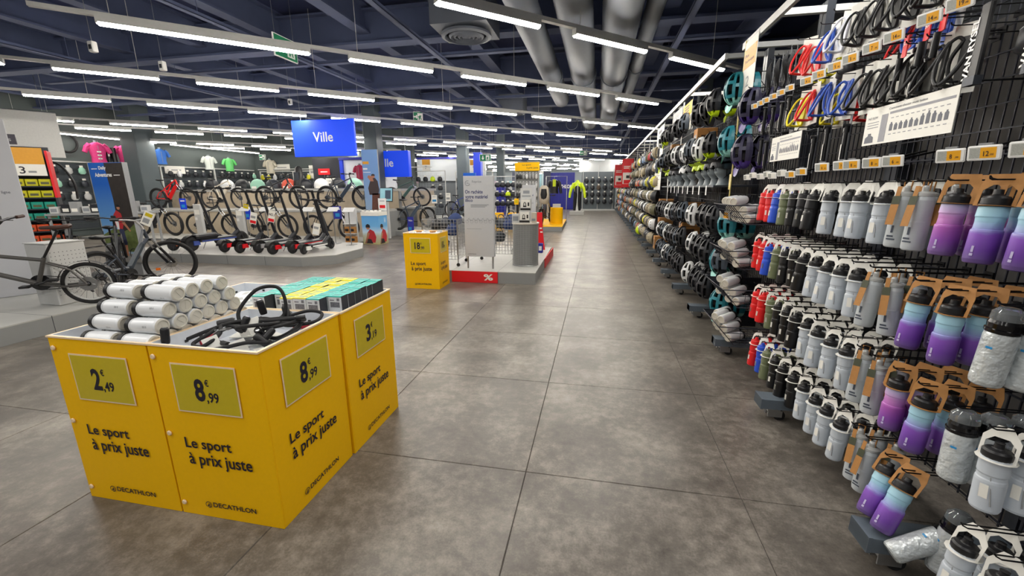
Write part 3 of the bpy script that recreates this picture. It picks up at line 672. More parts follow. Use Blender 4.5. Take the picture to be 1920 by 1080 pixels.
def bottle(kind):
    col = dict(red=(226, 32, 36), blue=(44, 84, 206), green=(112, 120, 90), black=(20, 20, 22))
    def f():
        t = thing('sports_bottle', 'x', 'bottle')
        if kind in ('clear', 'red', 'blue', 'green', 'black', 'clearbig'):
            m = FROST if kind[:5] == 'clear' else M('bottle_'+kind, col[kind], 0.32, noise=.05)
            MB().lathe(BODY, 18).obj('body', m, t)
            MB().lathe(LID, 16).obj('lid', BLACK if kind[:5] == 'clear' or kind == 'black' else m, t)
            b = MB(); card_frame(b, .042, .174, .238, .276, .009, .016, -.004, .018); collar(b, .0345, .047, .174); b.obj('hang_tag', PAPER, t)
            if kind[:5] == 'clear':
                b = MB(); b.tube([(-.036, -.02, .03), (-.031, -.006, .12), (-.022, .012, .15)], .002, 5); b.tube([(0, 0, .012), (.008, .004, .17)], .003, 5); b.obj('straw', GREYM, t)
                b = MB(); b.add([(-.0372, -.010, .05), (-.0372, .010, .05), (-.0368, .012, .095), (-.0368, -.008, .095)], [(3, 2, 1, 0)]); b.obj('sticker', PAPER, t)
            else:
                b = MB(); b.add([(-.0372, .004, .05), (-.0368, .016, .05), (-.0368, .016, .085), (-.0372, .004, .085)], [(0, 3, 2, 1), (0, 1, 2, 3)]); b.obj('sticker', PAPER, t)
        elif kind == 'jet':
            MB().lathe([(.0005, .006), (.030, .003), (.035, .008), (.0365, .02), (.0365, .115), (.0355, .12), (.0345, .2), (.03, .213), (.024, .217)], 18).obj('body', FROSTJ, t)
            MB().lathe([(.026, .212), (.031, .216), (.031, .226), (.02, .231), (.0125, .234), (.0125, .25), (.009, .256), (.0005, .257)], 16).obj('lid', M('cap_silver_grey', (188, 190, 188), 0.35, .2), t)
            b = MB(); b.T = frame((-.036, .012, .215), (-.25, -.05, -1), (0, 1, -.35)); b.box((0, -.014, 0), (.035, .014, .0012), 1); b.box((.035, -.014, 0), (.12, .014, .0012), 0); b.box((-.04, -.008, .001), (0, .008, .002), 0); b.obj('hang_tag', [KRAFT, OLIVE], t)
            b = MB(); b.T = frame((-.0372, .016, .035), (0, -1, 0), (0, 0, 1)); b.prism(rect(.03, .006), .0005); b.prism(rect(.022, .007, 0, .012), .0005); b.prism(rect(.008, .03, .01, .03), .0005); b.obj('print', M('print_slate', (70, 78, 92), .5), t)
            b = MB(); b.tube([(0, -.011, .235), (0, -.013, .275), (0, .013, .275), (0, .011, .235)], .003, 5); b.obj('hang_loop', KRAFT, t)
        elif kind in ('grad', 'pink'):
            st = ([(0, (96, 78, 128)), (.25, (108, 62, 160)), (.5, (136, 84, 190)), (.62, (150, 160, 214)), (.75, (160, 204, 226)), (1, (168, 212, 228))] if kind == 'grad' else
                  [(0, (110, 92, 140)), (.3, (140, 76, 172)), (.55, (176, 92, 182)), (.75, (206, 140, 206)), (1, (190, 196, 226))])
            m = MATS.get('bottle_'+kind) or gradient_mat('bottle_'+kind, st, 0, .19, .38)
            MB().lathe([(.0005, .006), (.030, .003), (.035, .006), (.038, .018), (.0385, .106), (.0375, .112), (.0345, .115), (.0335, .135), (.0345, .15), (.0365, .155), (.0355, .182), (.033, .19)], 20).obj('body', m, t)
            MB().lathe([(.0355, .186), (.037, .19), (.037, .194), (.0345, .195), (.0345, .212), (.03, .219), (.017, .222), (.013, .226), (.012, .24), (.0005, .242)], 18).obj('lid', BLACK, t)
            b = MB(); card_frame(b, .049, .188, .254, .290, .010, .040, -.008, .016); collar(b, .0375, .047, .188); b.obj('hang_tag', KRAFT, t)
            b = MB(); b.T = frame((-.0392, .002, .028), (0, 0, 1), (0, 1, 0)); b.prism(rect(.008, .008), .0004); b.prism(rect(.02, .006, .012, .001), .0004); b.obj('print', M('print_lilac', (196, 186, 222), .5), t)
        elif kind == 'crystal':
            m = M('quilted_silver', (206, 212, 214), 0.22, .25, noise=.2, scale=60, bump=1.0, bscale=42)
            MB().lathe([(.0005, .006), (.032, .003), (.038, .008), (.0405, .02), (.0405, .165), (.039, .178), (.0375, .185)], 20).obj('body', m, t)
            MB().lathe([(.040, .18), (.0425, .184), (.0425, .192), (.039, .194), (.0395, .21), (.036, .222), (.018, .226), (.014, .24), (.0005, .242)], 18).obj('lid', GLOSSB, t)
            MB().lathe([(.0385, .222), (.037, .245), (.022, .26), (.0005, .262)], 16).obj('dust_cap', M('clear_dome', (220, 228, 232), .08, trans=.85), t)
            b = MB(); b.T = frame((-.0412, .006, .13), (0, -1, 0), (0, 0, 1)); b.prism(rect(.016, .007), .0005); b.obj('emblem', M('print_sky_blue', (40, 140, 200), .4), t)
        return t
    return f
KNAME = dict(clear='frosted clear black-lidded bottle', clearbig='frosted clear black-lidded bottle', jet='smoky grey silver-capped bottle', grad='purple-to-blue insulated bottle', pink='pink-to-purple insulated bottle', crystal='quilted silver black-capped bottle',
             red='red sports bottle', blue='blue sports bottle', green='olive green sports bottle', black='black sports bottle')
ROWN = ['top', 'second', 'third', 'lowest']
ROWZ = [1.245, .872, .50, .14]
K4 = {
 0: [(1.50,'grad'),(1.635,'grad'),(1.80,'pink'),(1.95,'jet'),(2.06,'jet'),(2.18,'clear'),(2.34,'clear'),(2.46,'clear'),(2.64,'clear'),(2.80,'black'),(2.93,'black'),(3.07,'black'),(3.20,'green'),(3.31,'blue'),(3.44,'red'),(3.56,'red')],
 1: [(1.50,'crystal'),(1.70,'grad'),(1.85,'grad'),(2.02,'jet'),(2.13,'jet'),(2.27,'clear'),(2.40,'clear'),(2.53,'clear'),(2.67,'clear'),(2.81,'black'),(2.94,'black'),(3.07,'black'),(3.20,'green'),(3.32,'blue'),(3.45,'red'),(3.57,'red')],
 2: [(1.42,'clear'),(1.55,'crystal'),(1.72,'grad'),(1.86,'pink'),(2.00,'jet'),(2.11,'jet'),(2.25,'clear'),(2.38,'clear'),(2.52,'clear'),(2.66,'clear'),(2.80,'black'),(2.93,'black'),(3.07,'black'),(3.20,'green'),(3.33,'red'),(3.46,'red')],
 3: [(1.30,'clear'),(1.42,'clear'),(1.70,'grad'),(1.80,'grad'),(1.93,'jet'),(2.04,'jet'),(2.17,'clear'),(2.30,'clear'),(2.43,'clear'),(2.57,'clear'),(2.72,'black'),(2.85,'black'),(2.98,'black'),(3.12,'green'),(3.24,'blue'),(3.36,'red')]}
DEP = ['front', 'middle', 'rear']
for r in range(4):
    for ci, (Y, kd) in enumerate(K4[r]):
        hook(Y, ROWZ[r]+.272)
        nd = 3 if kd not in ('jet',) else 2
        if r == 3 and ci in (2, 3): nd = 1
        for d in range(nd):
            x = 1.25+d*.088+R_.uniform(-.004, .004)
            m = Matrix.Translation((x, Y+R_.uniform(-.006, .006), ROWZ[r]+R_.uniform(-.006, .004))) @ Matrix.Rotation(.55+R_.uniform(-.25, .25), 4, 'Z')
            piv = Matrix.Translation((0, 0, .27)); tilt = .05+R_.uniform(-.04, .05)
            if r == 3 and kd == 'grad': tilt = .42
            m = m @ piv @ Matrix.Rotation(tilt, 4, 'Y') @ Matrix.Rotation(R_.uniform(-.05, .05), 4, 'X') @ piv.inverted()
            copy_of('b'+kd, bottle(kd), m, label='%s, %s on the %s hook of %s bottle row' % (KNAME[kd], DEP[d], ORD[ci], ROWN[r]), group='bottles hanging on the rack')
m = Matrix.Translation((1.155, 1.585, .125)) @ Matrix.Rotation(radians(56), 4, 'Y') @ Matrix.Rotation(.2, 4, 'Z')
copy_of('bcrystal', bottle('crystal'), m, label='quilted silver bottle slanting over the lowest rack foot, cap inward', group='bottles hanging on the rack')
m = Matrix.Translation((1.30, 1.56, .10)) @ Matrix.Rotation(.1, 4, 'Y')
copy_of('bcrystal', bottle('crystal'), m, label='quilted silver bottle upright behind the slanting one at floor level', group='bottles hanging on the rack')
# ------------------------------------------------------------------ wire baskets of white bottles
def basket():
    t = thing('wire_basket', 'x', 'basket')
    def prof(z): return -.06-.13*z/.15      # front leans out toward the aisle
    b = MB(); w = .56
    for z in (0, .05, .10, .15):
        x = prof(z); b.tube([(.30, 0, z), (x, 0, z), (x, w, z), (.30, w, z)], .005 if z in (0, .15) else .0035, 5)
    for k in range(10):
        y = w*k/9; b.tube([(.30, y, 0), (prof(0), y, 0), (prof(.15), y, .15)], .003, 4)
    for k in range(1, 6):
        x = prof(0)+.3*k/6; b.tube([(x, 0, .15), (x, 0, 0), (x, w, 0), (x, w, .15)], .002, 4)
    o = b.obj('wire_frame', GRID, t)
    b = MB(); b.add([(prof(0), w, 0), (.3, w, 0), (.3, w, .15), (prof(.15), w, .15)], [(0, 1, 2, 3), (3, 2, 1, 0)]); b.obj('end_plate', DKGREY, t)
    return t
BN = ['uppermost', 'second', 'third', 'lowest']
for r, z in enumerate((1.20, .83, .50, .17)):
    copy_of('basket', basket, loc=(1.26, 3.72, z), label='dark wire basket of white bottles, %s of four stacked on the rack' % BN[r], group='wire baskets on the rack')
    i = 0
    for lay in range(3):
        for k in range(5-lay):
            y = 3.76+k*.102+lay*.05; zz = z+.042+lay*.066
            m = Matrix.Translation((1.19-.03*lay+R_.uniform(-.04, .03), y, zz)) @ Matrix.Rotation(.68+R_.uniform(-.06, .06), 4, 'Z') @ Matrix.Rotation(pi/2-(.1 if lay else 0), 4, 'Y') @ Matrix.Rotation(R_.uniform(0, 3), 4, 'Z')
            copy_of('whitebottle', white_bottle, m, label='white bottle lying in the %s wire basket, %s from the near end, %s layer' % (BN[r], ORD[k], ('lower', 'middle', 'upper')[lay]), group='white bottles in wire baskets'); i += 1
# ------------------------------------------------------------------ helmets
def helmet(c1, c2, visor=True, split=.35):
    def f():
        t = thing('bike_helmet', 'x', 'helmet')
        na, nb = 15, 14
        def P(i, j, s=1.0):
            a = pi*(-.06+1.12*i/na); bb = radians(-86+172*j/nb)
            x = .148*sin(bb); r = cos(bb)**.75 if cos(bb) > 0 else 0
            rear = 1-.12*max(0, -sin(bb)); return V3((x*s, .106*r*rear*cos(a)*s, (.124*r*sin(a)*rear+.012)*s))
        def hole(i, j):
            if j < 1 or j >= nb-1: return False
            k = i % 3
            if i in (0, na-1): return False
            if i in (2, 12): return 3 <= j <= 5 or 7 <= j <= 10
            if i in (4, 5, 9, 10): return 2 <= j <= 4 or 6 <= j <= 8 or 10 <= j <= 11
            if i == 7: return 2 <= j <= 5 or 7 <= j <= 11
            return False
        b = MB()
        for i in range(na):
            for j in range(nb):
                if hole(i, j): continue
                m = 1 if (j >= nb*split+nb*.35) else 0
                b.add([P(i, j), P(i+1, j), P(i+1, j+1), P(i, j+1)], [(3, 2, 1, 0)], m, True)
                for (di, dj, p, q) in ((-1, 0, (i, j), (i, j+1)), (1, 0, (i+1, j+1), (i+1, j)), (0, -1, (i+1, j), (i, j)), (0, 1, (i, j+1), (i+1, j+1))):
                    u, v = i+di, j+dj
                    if not (0 <= u < na and 0 <= v < nb) or hole(u, v):
                        b.add([P(*p), P(*q), P(*q, .87), P(*p, .87)], [(0, 1, 2, 3), (3, 2, 1, 0)], m)
        b.obj('shell', [c1, c2], t)
        b = MB()
        for i in range(0, na, 3):
            for j in range(0, nb, 2): b.add([P(i, j, .86), P(min(i+3, na), j, .86), P(min(i+3, na), j+2, .86), P(i, j+2, .86)], [(3, 2, 1, 0), (0, 1, 2, 3)], 0, True)
        b.obj('liner', RUBBER, t)
        if visor:
            b = MB(); n = 8
            for k in range(n):
                p = []
                for kk in (k, k+1):
                    a = radians(-62+124*kk/n); p.append((.10+.05*cos(a), .098*sin(a), .058)); p.append((.10+.05*cos(a)+.065*cos(a), .092*sin(a), .070+.012*cos(a)))
                for dz in (0, .004): b.add([(x, y, z+dz) for x, y, z in p], [(0, 1, 3, 2) if dz == 0 else (2, 3, 1, 0)])
            b.obj('visor', c2, t)
        b = MB(); b.tube([(.06, .095, 0), (.03, .07, -.08), (.03, 0, -.12), (.03, -.07, -.08), (.06, -.095, 0)], .004, 5); b.tube([(-.07, .08, 0), (.03, .07, -.08)], .004, 5); b.tube([(-.07, -.08, 0), (.03, -.07, -.08)], .004, 5); b.obj('strap', BLACK, t)
        return t
    return f
def skate_helmet(c):
    def f():
        t = thing('skate_helmet', 'x', 'helmet')
        MB().ell((0, 0, 0), (.128, .108, .125), 18, 9, 0, -.32).obj('shell', c, t)
        b = MB()
        for sx in (-.05, 0, .05):
            for sy in (-.035, .035):
                z = .125*sqrt(max(0, 1-(sx/.128)**2-(sy/.108)**2)); n = V3((sx/.128**2, sy/.108**2, z/.125**2)).normalized()
                b.T = frame(V3((sx, sy, z)), n.orthogonal(), n.cross(n.orthogonal()), n); b.lathe([(.011, -.004), (.011, .001), (.0005, .0012)], 10)
        for sx, sg in ((-.06, 1), (0, 1), (.06, 1), (-.06, -1), (0, -1), (.06, -1)):
            z = .055; y = sg*.108*sqrt(max(0, 1-(sx/.128)**2-(z/.125)**2)); n = V3((sx/.128**2, y/.108**2, z/.125**2)).normalized()
            b.T = frame(V3((sx, y, z)), n.orthogonal(), n.cross(n.orthogonal()), n); b.lathe([(.010, -.004), (.010, .001), (.0005, .0012)], 10)
        b.obj('vent_hole', BLACK, t)
        b = MB(); b.tube([(.03, .1, -.03), (.03, .06, -.12), (.03, -.06, -.12), (.03, -.1, -.03)], .004, 5); b.obj('strap', BLACK, t)
        b = MB(); b.tube([(.129*cos(k*pi/12)*.96, .109*sin(k*pi/12)*.96, -.04) for k in range(24)], .005, 5, closed=True); b.obj('rim_band', RUBBER, t)
        return t
    return f
TEAL1 = M('helmet_teal', (38, 128, 142), .35); TEAL2 = M('helmet_mint', (150, 212, 204), .35)
HB = M('helmet_black', (34, 36, 42), .4, noise=.25); HG = M('helmet_slate', (70, 80, 92), .45); HW = M('helmet_white', (222, 224, 226), .3); HP = M('helmet_violet', (72, 50, 134), .4); HPD = M('helmet_midnight', (52, 50, 76), .4); TAN = M('helmet_tan', (150, 140, 116), .5); OLV = M('helmet_olive', (98, 96, 70), .5); YELO = M('helmet_dull_yellow', (196, 190, 60), .5); SKYB = M('helmet_sky', (120, 150, 190), .5)
HSTY = {'teal': (TEAL1, TEAL2, 'teal-and-mint bike helmet'), 'neon': (HB, NEON, 'neon-striped black bike helmet'), 'white': (HW, HW, 'white vented bike helmet'), 'black': (HB, HB, 'black vented bike helmet'), 'purple': (HPD, HP, 'violet bike helmet'), 'slate': (HG, HB, 'slate grey bike helmet')}
def hung(Y, z, x=1.27, yaw=0.0, roll=0.0):
    return Matrix.Translation((x, Y, z)) @ Matrix.Rotation(yaw, 4, 'Z') @ Matrix.Rotation(roll, 4, 'X') @ frame((0, 0, 0), (0, 0, -1), (0, -1, 0), (-1, 0, 0))
HL = [('teal',4.62,2.40),('teal',4.66,1.93),('teal',4.36,1.16),('teal',4.52,.78),('teal',4.34,.39),('neon',5.28,2.40),('neon',5.33,1.96),('black',5.62,2.40),('white',5.86,1.96),('white',5.92,1.15),('white',5.73,.80),('white',5.86,.39),
      ('black',4.86,1.17),('black',5.10,1.17),('black',5.34,1.17),('black',5.0,.79),('black',5.26,.79),('black',5.48,.79),('black',4.94,.41),('black',5.18,.40),('black',5.46,.40),('purple',4.10,2.16),('purple',4.16,1.80),('slate',4.40,.80),
      ('slate',6.5,1.15),('black',6.9,1.15),('white',7.75,1.10),('black',7.3,1.1),('black',6.5,.80),('black',7.2,.74),('white',7.73,.73),('black',6.4,.40),('white',7.74,.38),('slate',7.3,.4),('slate',6.4,2.0),('white',7.5,2.0),('black',8.2,2.0),('black',8.2,1.1),('black',8.3,.72),('slate',8.25,.38),('black',6.1,2.4),('neon',8.9,2.42),('slate',7.0,2.42),('black',6.75,1.13),('slate',7.05,1.12),('black',8.0,1.1),('black',8.55,1.1),('black',8.85,1.1),('slate',6.7,.76),('black',6.95,.76),('black',7.5,.73),('slate',8.0,.73),('white',8.6,.72),('black',6.7,.4),('black',7.0,.4),('black',7.5,.38),('slate',8.0,.38),('black',8.55,.38),('white',6.7,1.98),('black',7.1,1.98),('black',7.85,2.0),('slate',8.9,2.0),('neon',9.2,1.97),('black',7.6,2.42),('black',8.3,2.42),('white',9.3,2.4)]
cnt = {}
for kd, Y, z in HL:
    for d in range(2 if Y < 6.2 else 1):
        c1, c2, nm = HSTY[kd]
        lv = 'highest' if z > 2.2 else 'high' if z > 1.7 else 'middle' if z > 1 else 'low' if z > .6 else 'lowest'
        key = (kd, lv, d); cnt[key] = cnt.get(key, 0)+1
        hook(Y, z+.14, 1.2) if d == 0 else None
        copy_of('h'+kd, helmet(c1, c2, kd in ('teal', 'neon', 'purple', 'slate')), hung(Y+R_.uniform(-.02, .02)+d*.02, z, 1.27+d*.15, R_.uniform(-.35, .15), R_.uniform(-.08, .08)),
                label='%s %s in the %s helmet row, %s along the aisle' % (nm, ('hung in front', 'hung behind')[d], lv, ORD[cnt[key]-1]), group='bike helmets on the rack')
# shelf of grey display heads wearing helmets
sh = thing('helmet_shelf', 'dark shelf carrying grey display heads in helmets', 'shelf', (0, 0, 0))
b = MB(); b.box((1.16, 4.75, 1.495), (1.575, 8.4, 1.515)); b.obj('board', DKGREY, sh)
for k in range(9):
    b = MB(); b.T = frame((1.158, 5.05+k*.33, 1.41), *WEST); b.prism(rect(.05, .10), .002); b.obj('price_tab', WHITE, sh)
def dhead():
    t = thing('bust_mannequin', 'x', 'display head')
    b = MB(); b.loft([((0, 0, 0), .075, .07), ((0, 0, .02), .06, .058), ((-.005, 0, .07), .05, .05), ((.01, 0, .10), .07, .062), ((.02, 0, .13), .09, .07), ((.012, 0, .17), .098, .076), ((0, 0, .21), .095, .076), ((-.005, 0, .25), .075, .06), ((-.005, 0, .27), .02, .02)], 16)
    b.obj('head', M('bust_grey', (132, 142, 148), .4), t)
    b = MB(); b.add([(.105, -.012, .145), (.105, .012, .145), (.128, 0, .15), (.104, 0, .19)], [(0, 2, 3), (2, 1, 3), (0, 1, 2)]); b.tube([(.098, -.02, .125), (.106, 0, .126), (.098, .02, .125)], .004, 5); b.obj('face', M('bust_grey', (132, 142, 148), .4), t)
    return t
for k, (Y, kd) in enumerate(((4.98, 'slate'), (5.28, 'slate'), (5.58, 'neon'), (5.9, 'neon'), (6.4, 'black'), (6.8, 'white'), (7.4, 'slate'), (7.8, 'black'), (8.15, 'neon'))):
    copy_of('dhead', dhead, loc=(1.31, Y, 1.515), rz=pi+.5, label='grey display head on the helmet shelf, %s along the aisle' % ORD[k], group='display heads')
    c1, c2, nm = HSTY[kd]; m = Matrix.Translation((1.31, Y, 1.515+.175)) @ Matrix.Rotation(pi+.5, 4, 'Z') @ Matrix.Scale(1.02, 4)
    copy_of('h'+kd, helmet(c1, c2), m, label='%s worn by the %s grey display head' % (nm, ORD[k]), group='helmets on display heads')
def kraft_box(sz):
    def f():
        t = thing('helmet_box', 'x', 'box')
        MB().bevbox((-sz[0]/2, -sz[1]/2, 0), (sz[0]/2, sz[1]/2, sz[2]), .003).obj('carton', KRAFT, t)
        b = MB(); b.T = frame((-sz[0]/2, sz[1]*.3, sz[2]*.25), *WEST); b.prism(rect(sz[1]*.6, sz[2]*.45), .001); b.obj('window_print', BLACK, t)
        b = MB(); b.T = frame((-sz[0]*.3, -sz[1]/2, sz[2]*.3), *FRONT); b.prism(rect(sz[0]*.5, sz[2]*.35), .001); b.obj('print', M('print_brown', (70, 46, 26), .6), t)
        return t
    return f
for k, (Y, z, x, lab) in enumerate(((9.25, 1.0, 1.25, 'highest of three'), (8.95, .64, 1.22, 'middle of three'), (9.25, .24, 1.2, 'lowest of three'), (6.75, .72, 1.24, 'tall one among black helmets'), (6.7, 1.02, 1.27, 'small one above the tall box'), (6.55, 2.02, 1.3, 'on the high tier beside the yellow sign'), (8.6, 2.0, 1.3, 'on the high tier past the red-figure sign'), (6.2, 1.52, 1.36, 'between display heads on the shelf'))):
    copy_of('kbox', kraft_box((.26, .22, .26)), loc=(x+.13, Y, z), label='brown kraft helmet box on the rack, %s' % lab, group='kraft helmet boxes')
    b = MB(); b.box((x, -.16, -.014), (XG, .16, 0)); 
    rr = racks[int((Y-Y_R)/PITCH_R)]; b.obj('shelf_board', DKGREY, rr, Matrix.Translation((0, Y-rr.location.y, z)))
# ------------------------------------------------------------------ the far bays: skate helmets, gloves, pads, bags
SK = [(TAN, 'tan'), (OLV, 'olive'), (YELO, 'dull yellow'), (HB, 'black'), (NEON, 'neon yellow'), (SKYB, 'sky blue'), (HW, 'white')]
def pad(c, c2):
    def f():
        t = thing('knee_pad', 'x', 'pad'); b = MB(); b.loft([((0, 0, -.13), .04, .05), ((0, 0, -.06), .06, .075), ((-.01, 0, 0), .07, .08), ((0, 0, .07), .06, .07), ((0, 0, .13), .045, .05)], 10); b.obj('padding', c, t)
        b = MB(); b.loft([((-.045, 0, -.05), .025, .04), ((-.06, 0, 0), .03, .05), ((-.045, 0, .05), .025, .04)], 10); b.obj('cap', c2, t); b = MB(); b.box((-.002, -.03, .12), (.002, .03, .19)); b.obj('hang_card', PAPER, t); return t
    return f
def glove(c):
    def f():
        t = thing('bike_glove', 'x', 'glove'); b = MB(); b.loft([((0, 0, -.06), .02, .045), ((0, 0, 0), .024, .05), ((0, 0, .05), .02, .035)], 10); b.obj('palm', c, t)
        for k in range(4): b = MB(); b.tube([(0, -.034+k*.023, -.055), (-.006, -.036+k*.024, -.10-(.012 if k in (1, 2) else 0))], [.0115, .009], 6); b.obj('finger', c, t)
        b = MB(); b.tube([(0, .045, -.01), (-.008, .068, -.045)], [.013, .01], 6); b.obj('thumb', c, t); b = MB(); b.box((-.002, -.03, .05), (.002, .03, .12)); b.obj('hang_card', PAPER, t); return t
    return f
def bag(c):
    def f():
        t = thing('saddle_bag', 'x', 'bag'); b = MB(); b.loft([((0, 0, -.09), .05, .07), ((-.01, 0, -.07), .07, .09), ((-.01, 0, .03), .065, .085), ((0, 0, .08), .04, .06)], 12); b.obj('pouch', c, t)
        b = MB(); b.tube([(-.06, -.05, .03), (-.075, 0, .04), (-.06, .05, .03)], .004, 5); b.obj('zip', GREYM, t); b = MB(); b.box((-.002, -.04, .07), (.002, .04, .15)); b.obj('hang_card', PAPER, t); return t
    return f
ITEM = [('pad', pad, (HB, HG), 'black knee pad'), ('glv', glove, (HB,), 'black glove'), ('glw', glove, (M('glove_sand', (176, 160, 130), .8),), 'sand glove'), ('bag', bag, (HB,), 'black pouch'), ('bagr', bag, (M('bag_red', (170, 40, 44), .7),), 'red pouch'), ('bago', bag, (M('bag_orange', (196, 104, 44), .7),), 'orange pouch'), ('bagb', bag, (SKYB,), 'pale blue pouch'), ('padw', pad, (HG, HW), 'white-capped pad'), ('bagt', bag, (TAN,), 'tan pouch')]
RWZ = (2.25, 1.94, 1.62, 1.3, 1.0, .68, .35)
for k in range(8, NMOD):
    y0 = Y_R+k*PITCH_R
    for r, z in enumerate(RWZ):
        nc = 4 if k < 12 else 3 if k < 17 else 2
        for c in range(nc):
            Y = y0+.16+c*(.275 if nc == 4 else .36 if nc == 3 else .52)
            if k == 8 and c == 0: continue
            pos = '%s bay, %s row down, %s along' % (ORD[k], ORD[r], ORD[c])
            if k in (8, 9, 10) and r in (3, 4, 5, 6) and R_.random() < .85 or R_.random() < .12:
                m_, nm = SK[R_.choice((0, 0, 0, 1, 1, 2, 3, 3, 3, 6))]
                copy_of('sk'+nm, skate_helmet(m_), hung(Y, z, 1.27, R_.uniform(-.9, -.3), R_.uniform(-.2, .2)), label='%s round skate helmet hung in the %s' % (nm, pos), group='skate helmets on the far bays')
            else:
                kk, fn, ar, nm = ITEM[R_.choice((0, 0, 1, 1, 2, 3, 3, 3, 4, 5, 6, 7, 7, 8, 8))]
                s = (1.3 if kk[:2] == 'gl' else 1.1)*(1.0 if k < 17 else 1.25)
                copy_of(kk, lambda fn=fn, ar=ar: fn(*ar)(), Matrix.Translation((1.27, Y, z)) @ Matrix.Rotation(R_.uniform(-.8, .1), 4, 'Z') @ Matrix.Scale(s, 4), label='%s hung in the %s' % (nm, pos), group='small gear on the far bays')
copy_of('skneon yellow', skate_helmet(NEON), hung(12.6, .3, 1.22, -.7), label='bright neon yellow skate helmet hung lowest, at the aisle edge', group='skate helmets on the far bays')
# ------------------------------------------------------------------ bottle cages, pumps and straps at the top of the first bays
def cage(c):
    def f():
        t = thing('bottle_cage', 'x', 'bottle cage')
        b = MB()
        for s in (-1, 1):
            P = []
            for a, z in ((10, .07), (35, .085), (70, .06), (110, .0), (140, -.045), (165, -.07), (178, -.075)): P.append((.0+.04-.042*(1-cos(radians(a))), s*.042*sin(radians(a)), z))
            b.tube(bez(P, 5), .0072, 7, flat=.8)
            b.tube(bez([(.04, s*.008, .075), (.03, s*.03, .02), (.03, s*.028, -.03), (.035, s*.006, -.075), (-.035, s*.004, -.075)], 5), .0066, 7)
        b.box((.036, -.012, -.08), (.044, .012, .085)); b.obj('cage_frame', c, t)
        b = MB(); b.box((.048, -.05, -.10), (.050, .05, .13)); b.obj('backing_card', PAPER, t); return t
    return f
CG = {'red': M('cage_red', (222, 34, 34), .3), 'yellow': M('cage_yellow', (226, 216, 30), .3), 'blue': M('cage_blue', (52, 92, 190), .3), 'white': M('cage_white', (226, 228, 236), .3), 'black': M('cage_black', (15, 15, 17), .45)}
cn = {}
for col, Y, z, d in [('red',3.40,2.32,0),('yellow',3.37,2.25,1),('red',3.22,2.27,0),('yellow',3.20,2.26,1),('blue',3.09,2.31,0),('white',2.95,2.33,0),('yellow',3.33,1.98,0),('red',3.22,2.00,0),('yellow',3.12,1.96,1),('blue',3.03,2.0,0),('red',2.92,1.96,1),('blue',2.80,1.97,0),('red',2.76,1.93,1),
                     ('black',2.78,2.31,0),('black',2.64,2.31,0),('black',2.50,2.30,0),('black',2.37,2.30,0),('black',2.24,2.30,0),('black',2.64,1.97,0),('black',2.50,1.96,0),('black',2.37,1.95,0),('blue',2.45,2.17,1),('red',2.56,2.16,1),('blue',2.33,2.16,1),('black',2.10,2.3,0),('black',1.97,2.3,0),('black',2.26,1.96,0),('black',2.14,1.95,0),('black',1.84,2.3,0),('black',1.72,2.28,0),('black',2.02,1.95,0)]:
    rw = 'higher' if z > 2.1 else 'lower'; cn[(col, rw)] = cn.get((col, rw), 0)+1
    if d == 0: hook(Y, z+.125, 1.26, False)
    copy_of('cage'+col, cage(CG[col]), Matrix.Translation((1.29+d*.11, Y, z)) @ Matrix.Rotation(R_.uniform(-.15, .45), 4, 'Z') @ Matrix.Rotation(R_.uniform(-.12, .12), 4, 'X') @ Matrix.Scale(1.08, 4), label='%s bottle cage in the %s cage row, %s from the far end' % (col, rw, ORD[cn[(col, rw)]-1]), group='bottle cages on the rack')
def pump():
    t = thing('hand_pump', 'x', 'pump'); b = MB(); b.tube([(0, 0, -.11), (0, 0, .06)], .011, 8); b.tube([(0, 0, .06), (0, 0, .09)], .014, 8); b.tube([(-.02, 0, .095), (.012, 0, .095)], .011, 8); b.obj('barrel', BLACK, t)
    b = MB(); b.box((-.013, -.012, -.09), (-.0115, .012, .0)); b.obj('sticker', PAPER, t); b = MB(); b.box((.013, -.03, -.12), (.015, .03, .15)); b.obj('backing_card', DKGREY, t); return t
for k, (Y, z) in enumerate(((3.95, 1.78), (3.83, 1.75), (3.72, 1.78), (3.6, 1.74), (3.95, 2.02), (3.78, 2.0), (3.62, 2.0), (3.5, 2.02), (2.24, 1.96), (2.7, 1.72), (2.9, 1.74), (3.05, 1.7))):
    copy_of('pump', pump, Matrix.Translation((1.30, Y, z)) @ Matrix.Rotation(-.3, 4, 'Z'), label='black hand pump on a dark card, %s along the row beside the violet helmets' % ORD[k], group='hand pumps on the rack'); hook(Y, z+.15, 1.28, False)
for k, (Y, z) in enumerate(((2.92, 2.15), (1.78, 1.97), (3.46, 1.86), (1.56, 2.0))):
    copy_of('bag', bag(HB), Matrix.Translation((1.36, Y, z)) @ Matrix.Scale(.62, 4), label='black saddle bag below the bottle cages, %s along from the far end' % ORD[k], group='saddle bags on the rack'); hook(Y, z+.15, 1.28, False)
def loops():
    t = thing('elastic_strap', 'x', 'strap'); b = MB()
    for k in range(5):
        a = k*.5; b.tube(bez([(0, 0, .11), (-.02, .05+.01*k, .04), (-.01, .04, -.07-.01*k), (.01, -.03, -.08), (-.02+.006*k, -.06, .02), (0, 0, .11)], 6), .005, 5)
    b.obj('band', RUBBER, t); b = MB(); b.box((.02, -.05, -.02), (.022, .05, .14)); b.obj('backing_card', GREYM, t); return t
for k, (Y, z) in enumerate(((3.92, 2.33), (3.76, 2.32), (3.62, 2.33), (3.52, 2.3))):
    copy_of('loops', loops, Matrix.Translation((1.29, Y, z)) @ Matrix.Rotation(-.4, 4, 'Z'), label='tangled black elastic strap beside the canopy sign, %s of four' % ORD[k], group='elastic straps on the rack'); hook(Y, z+.13, 1.28, False)
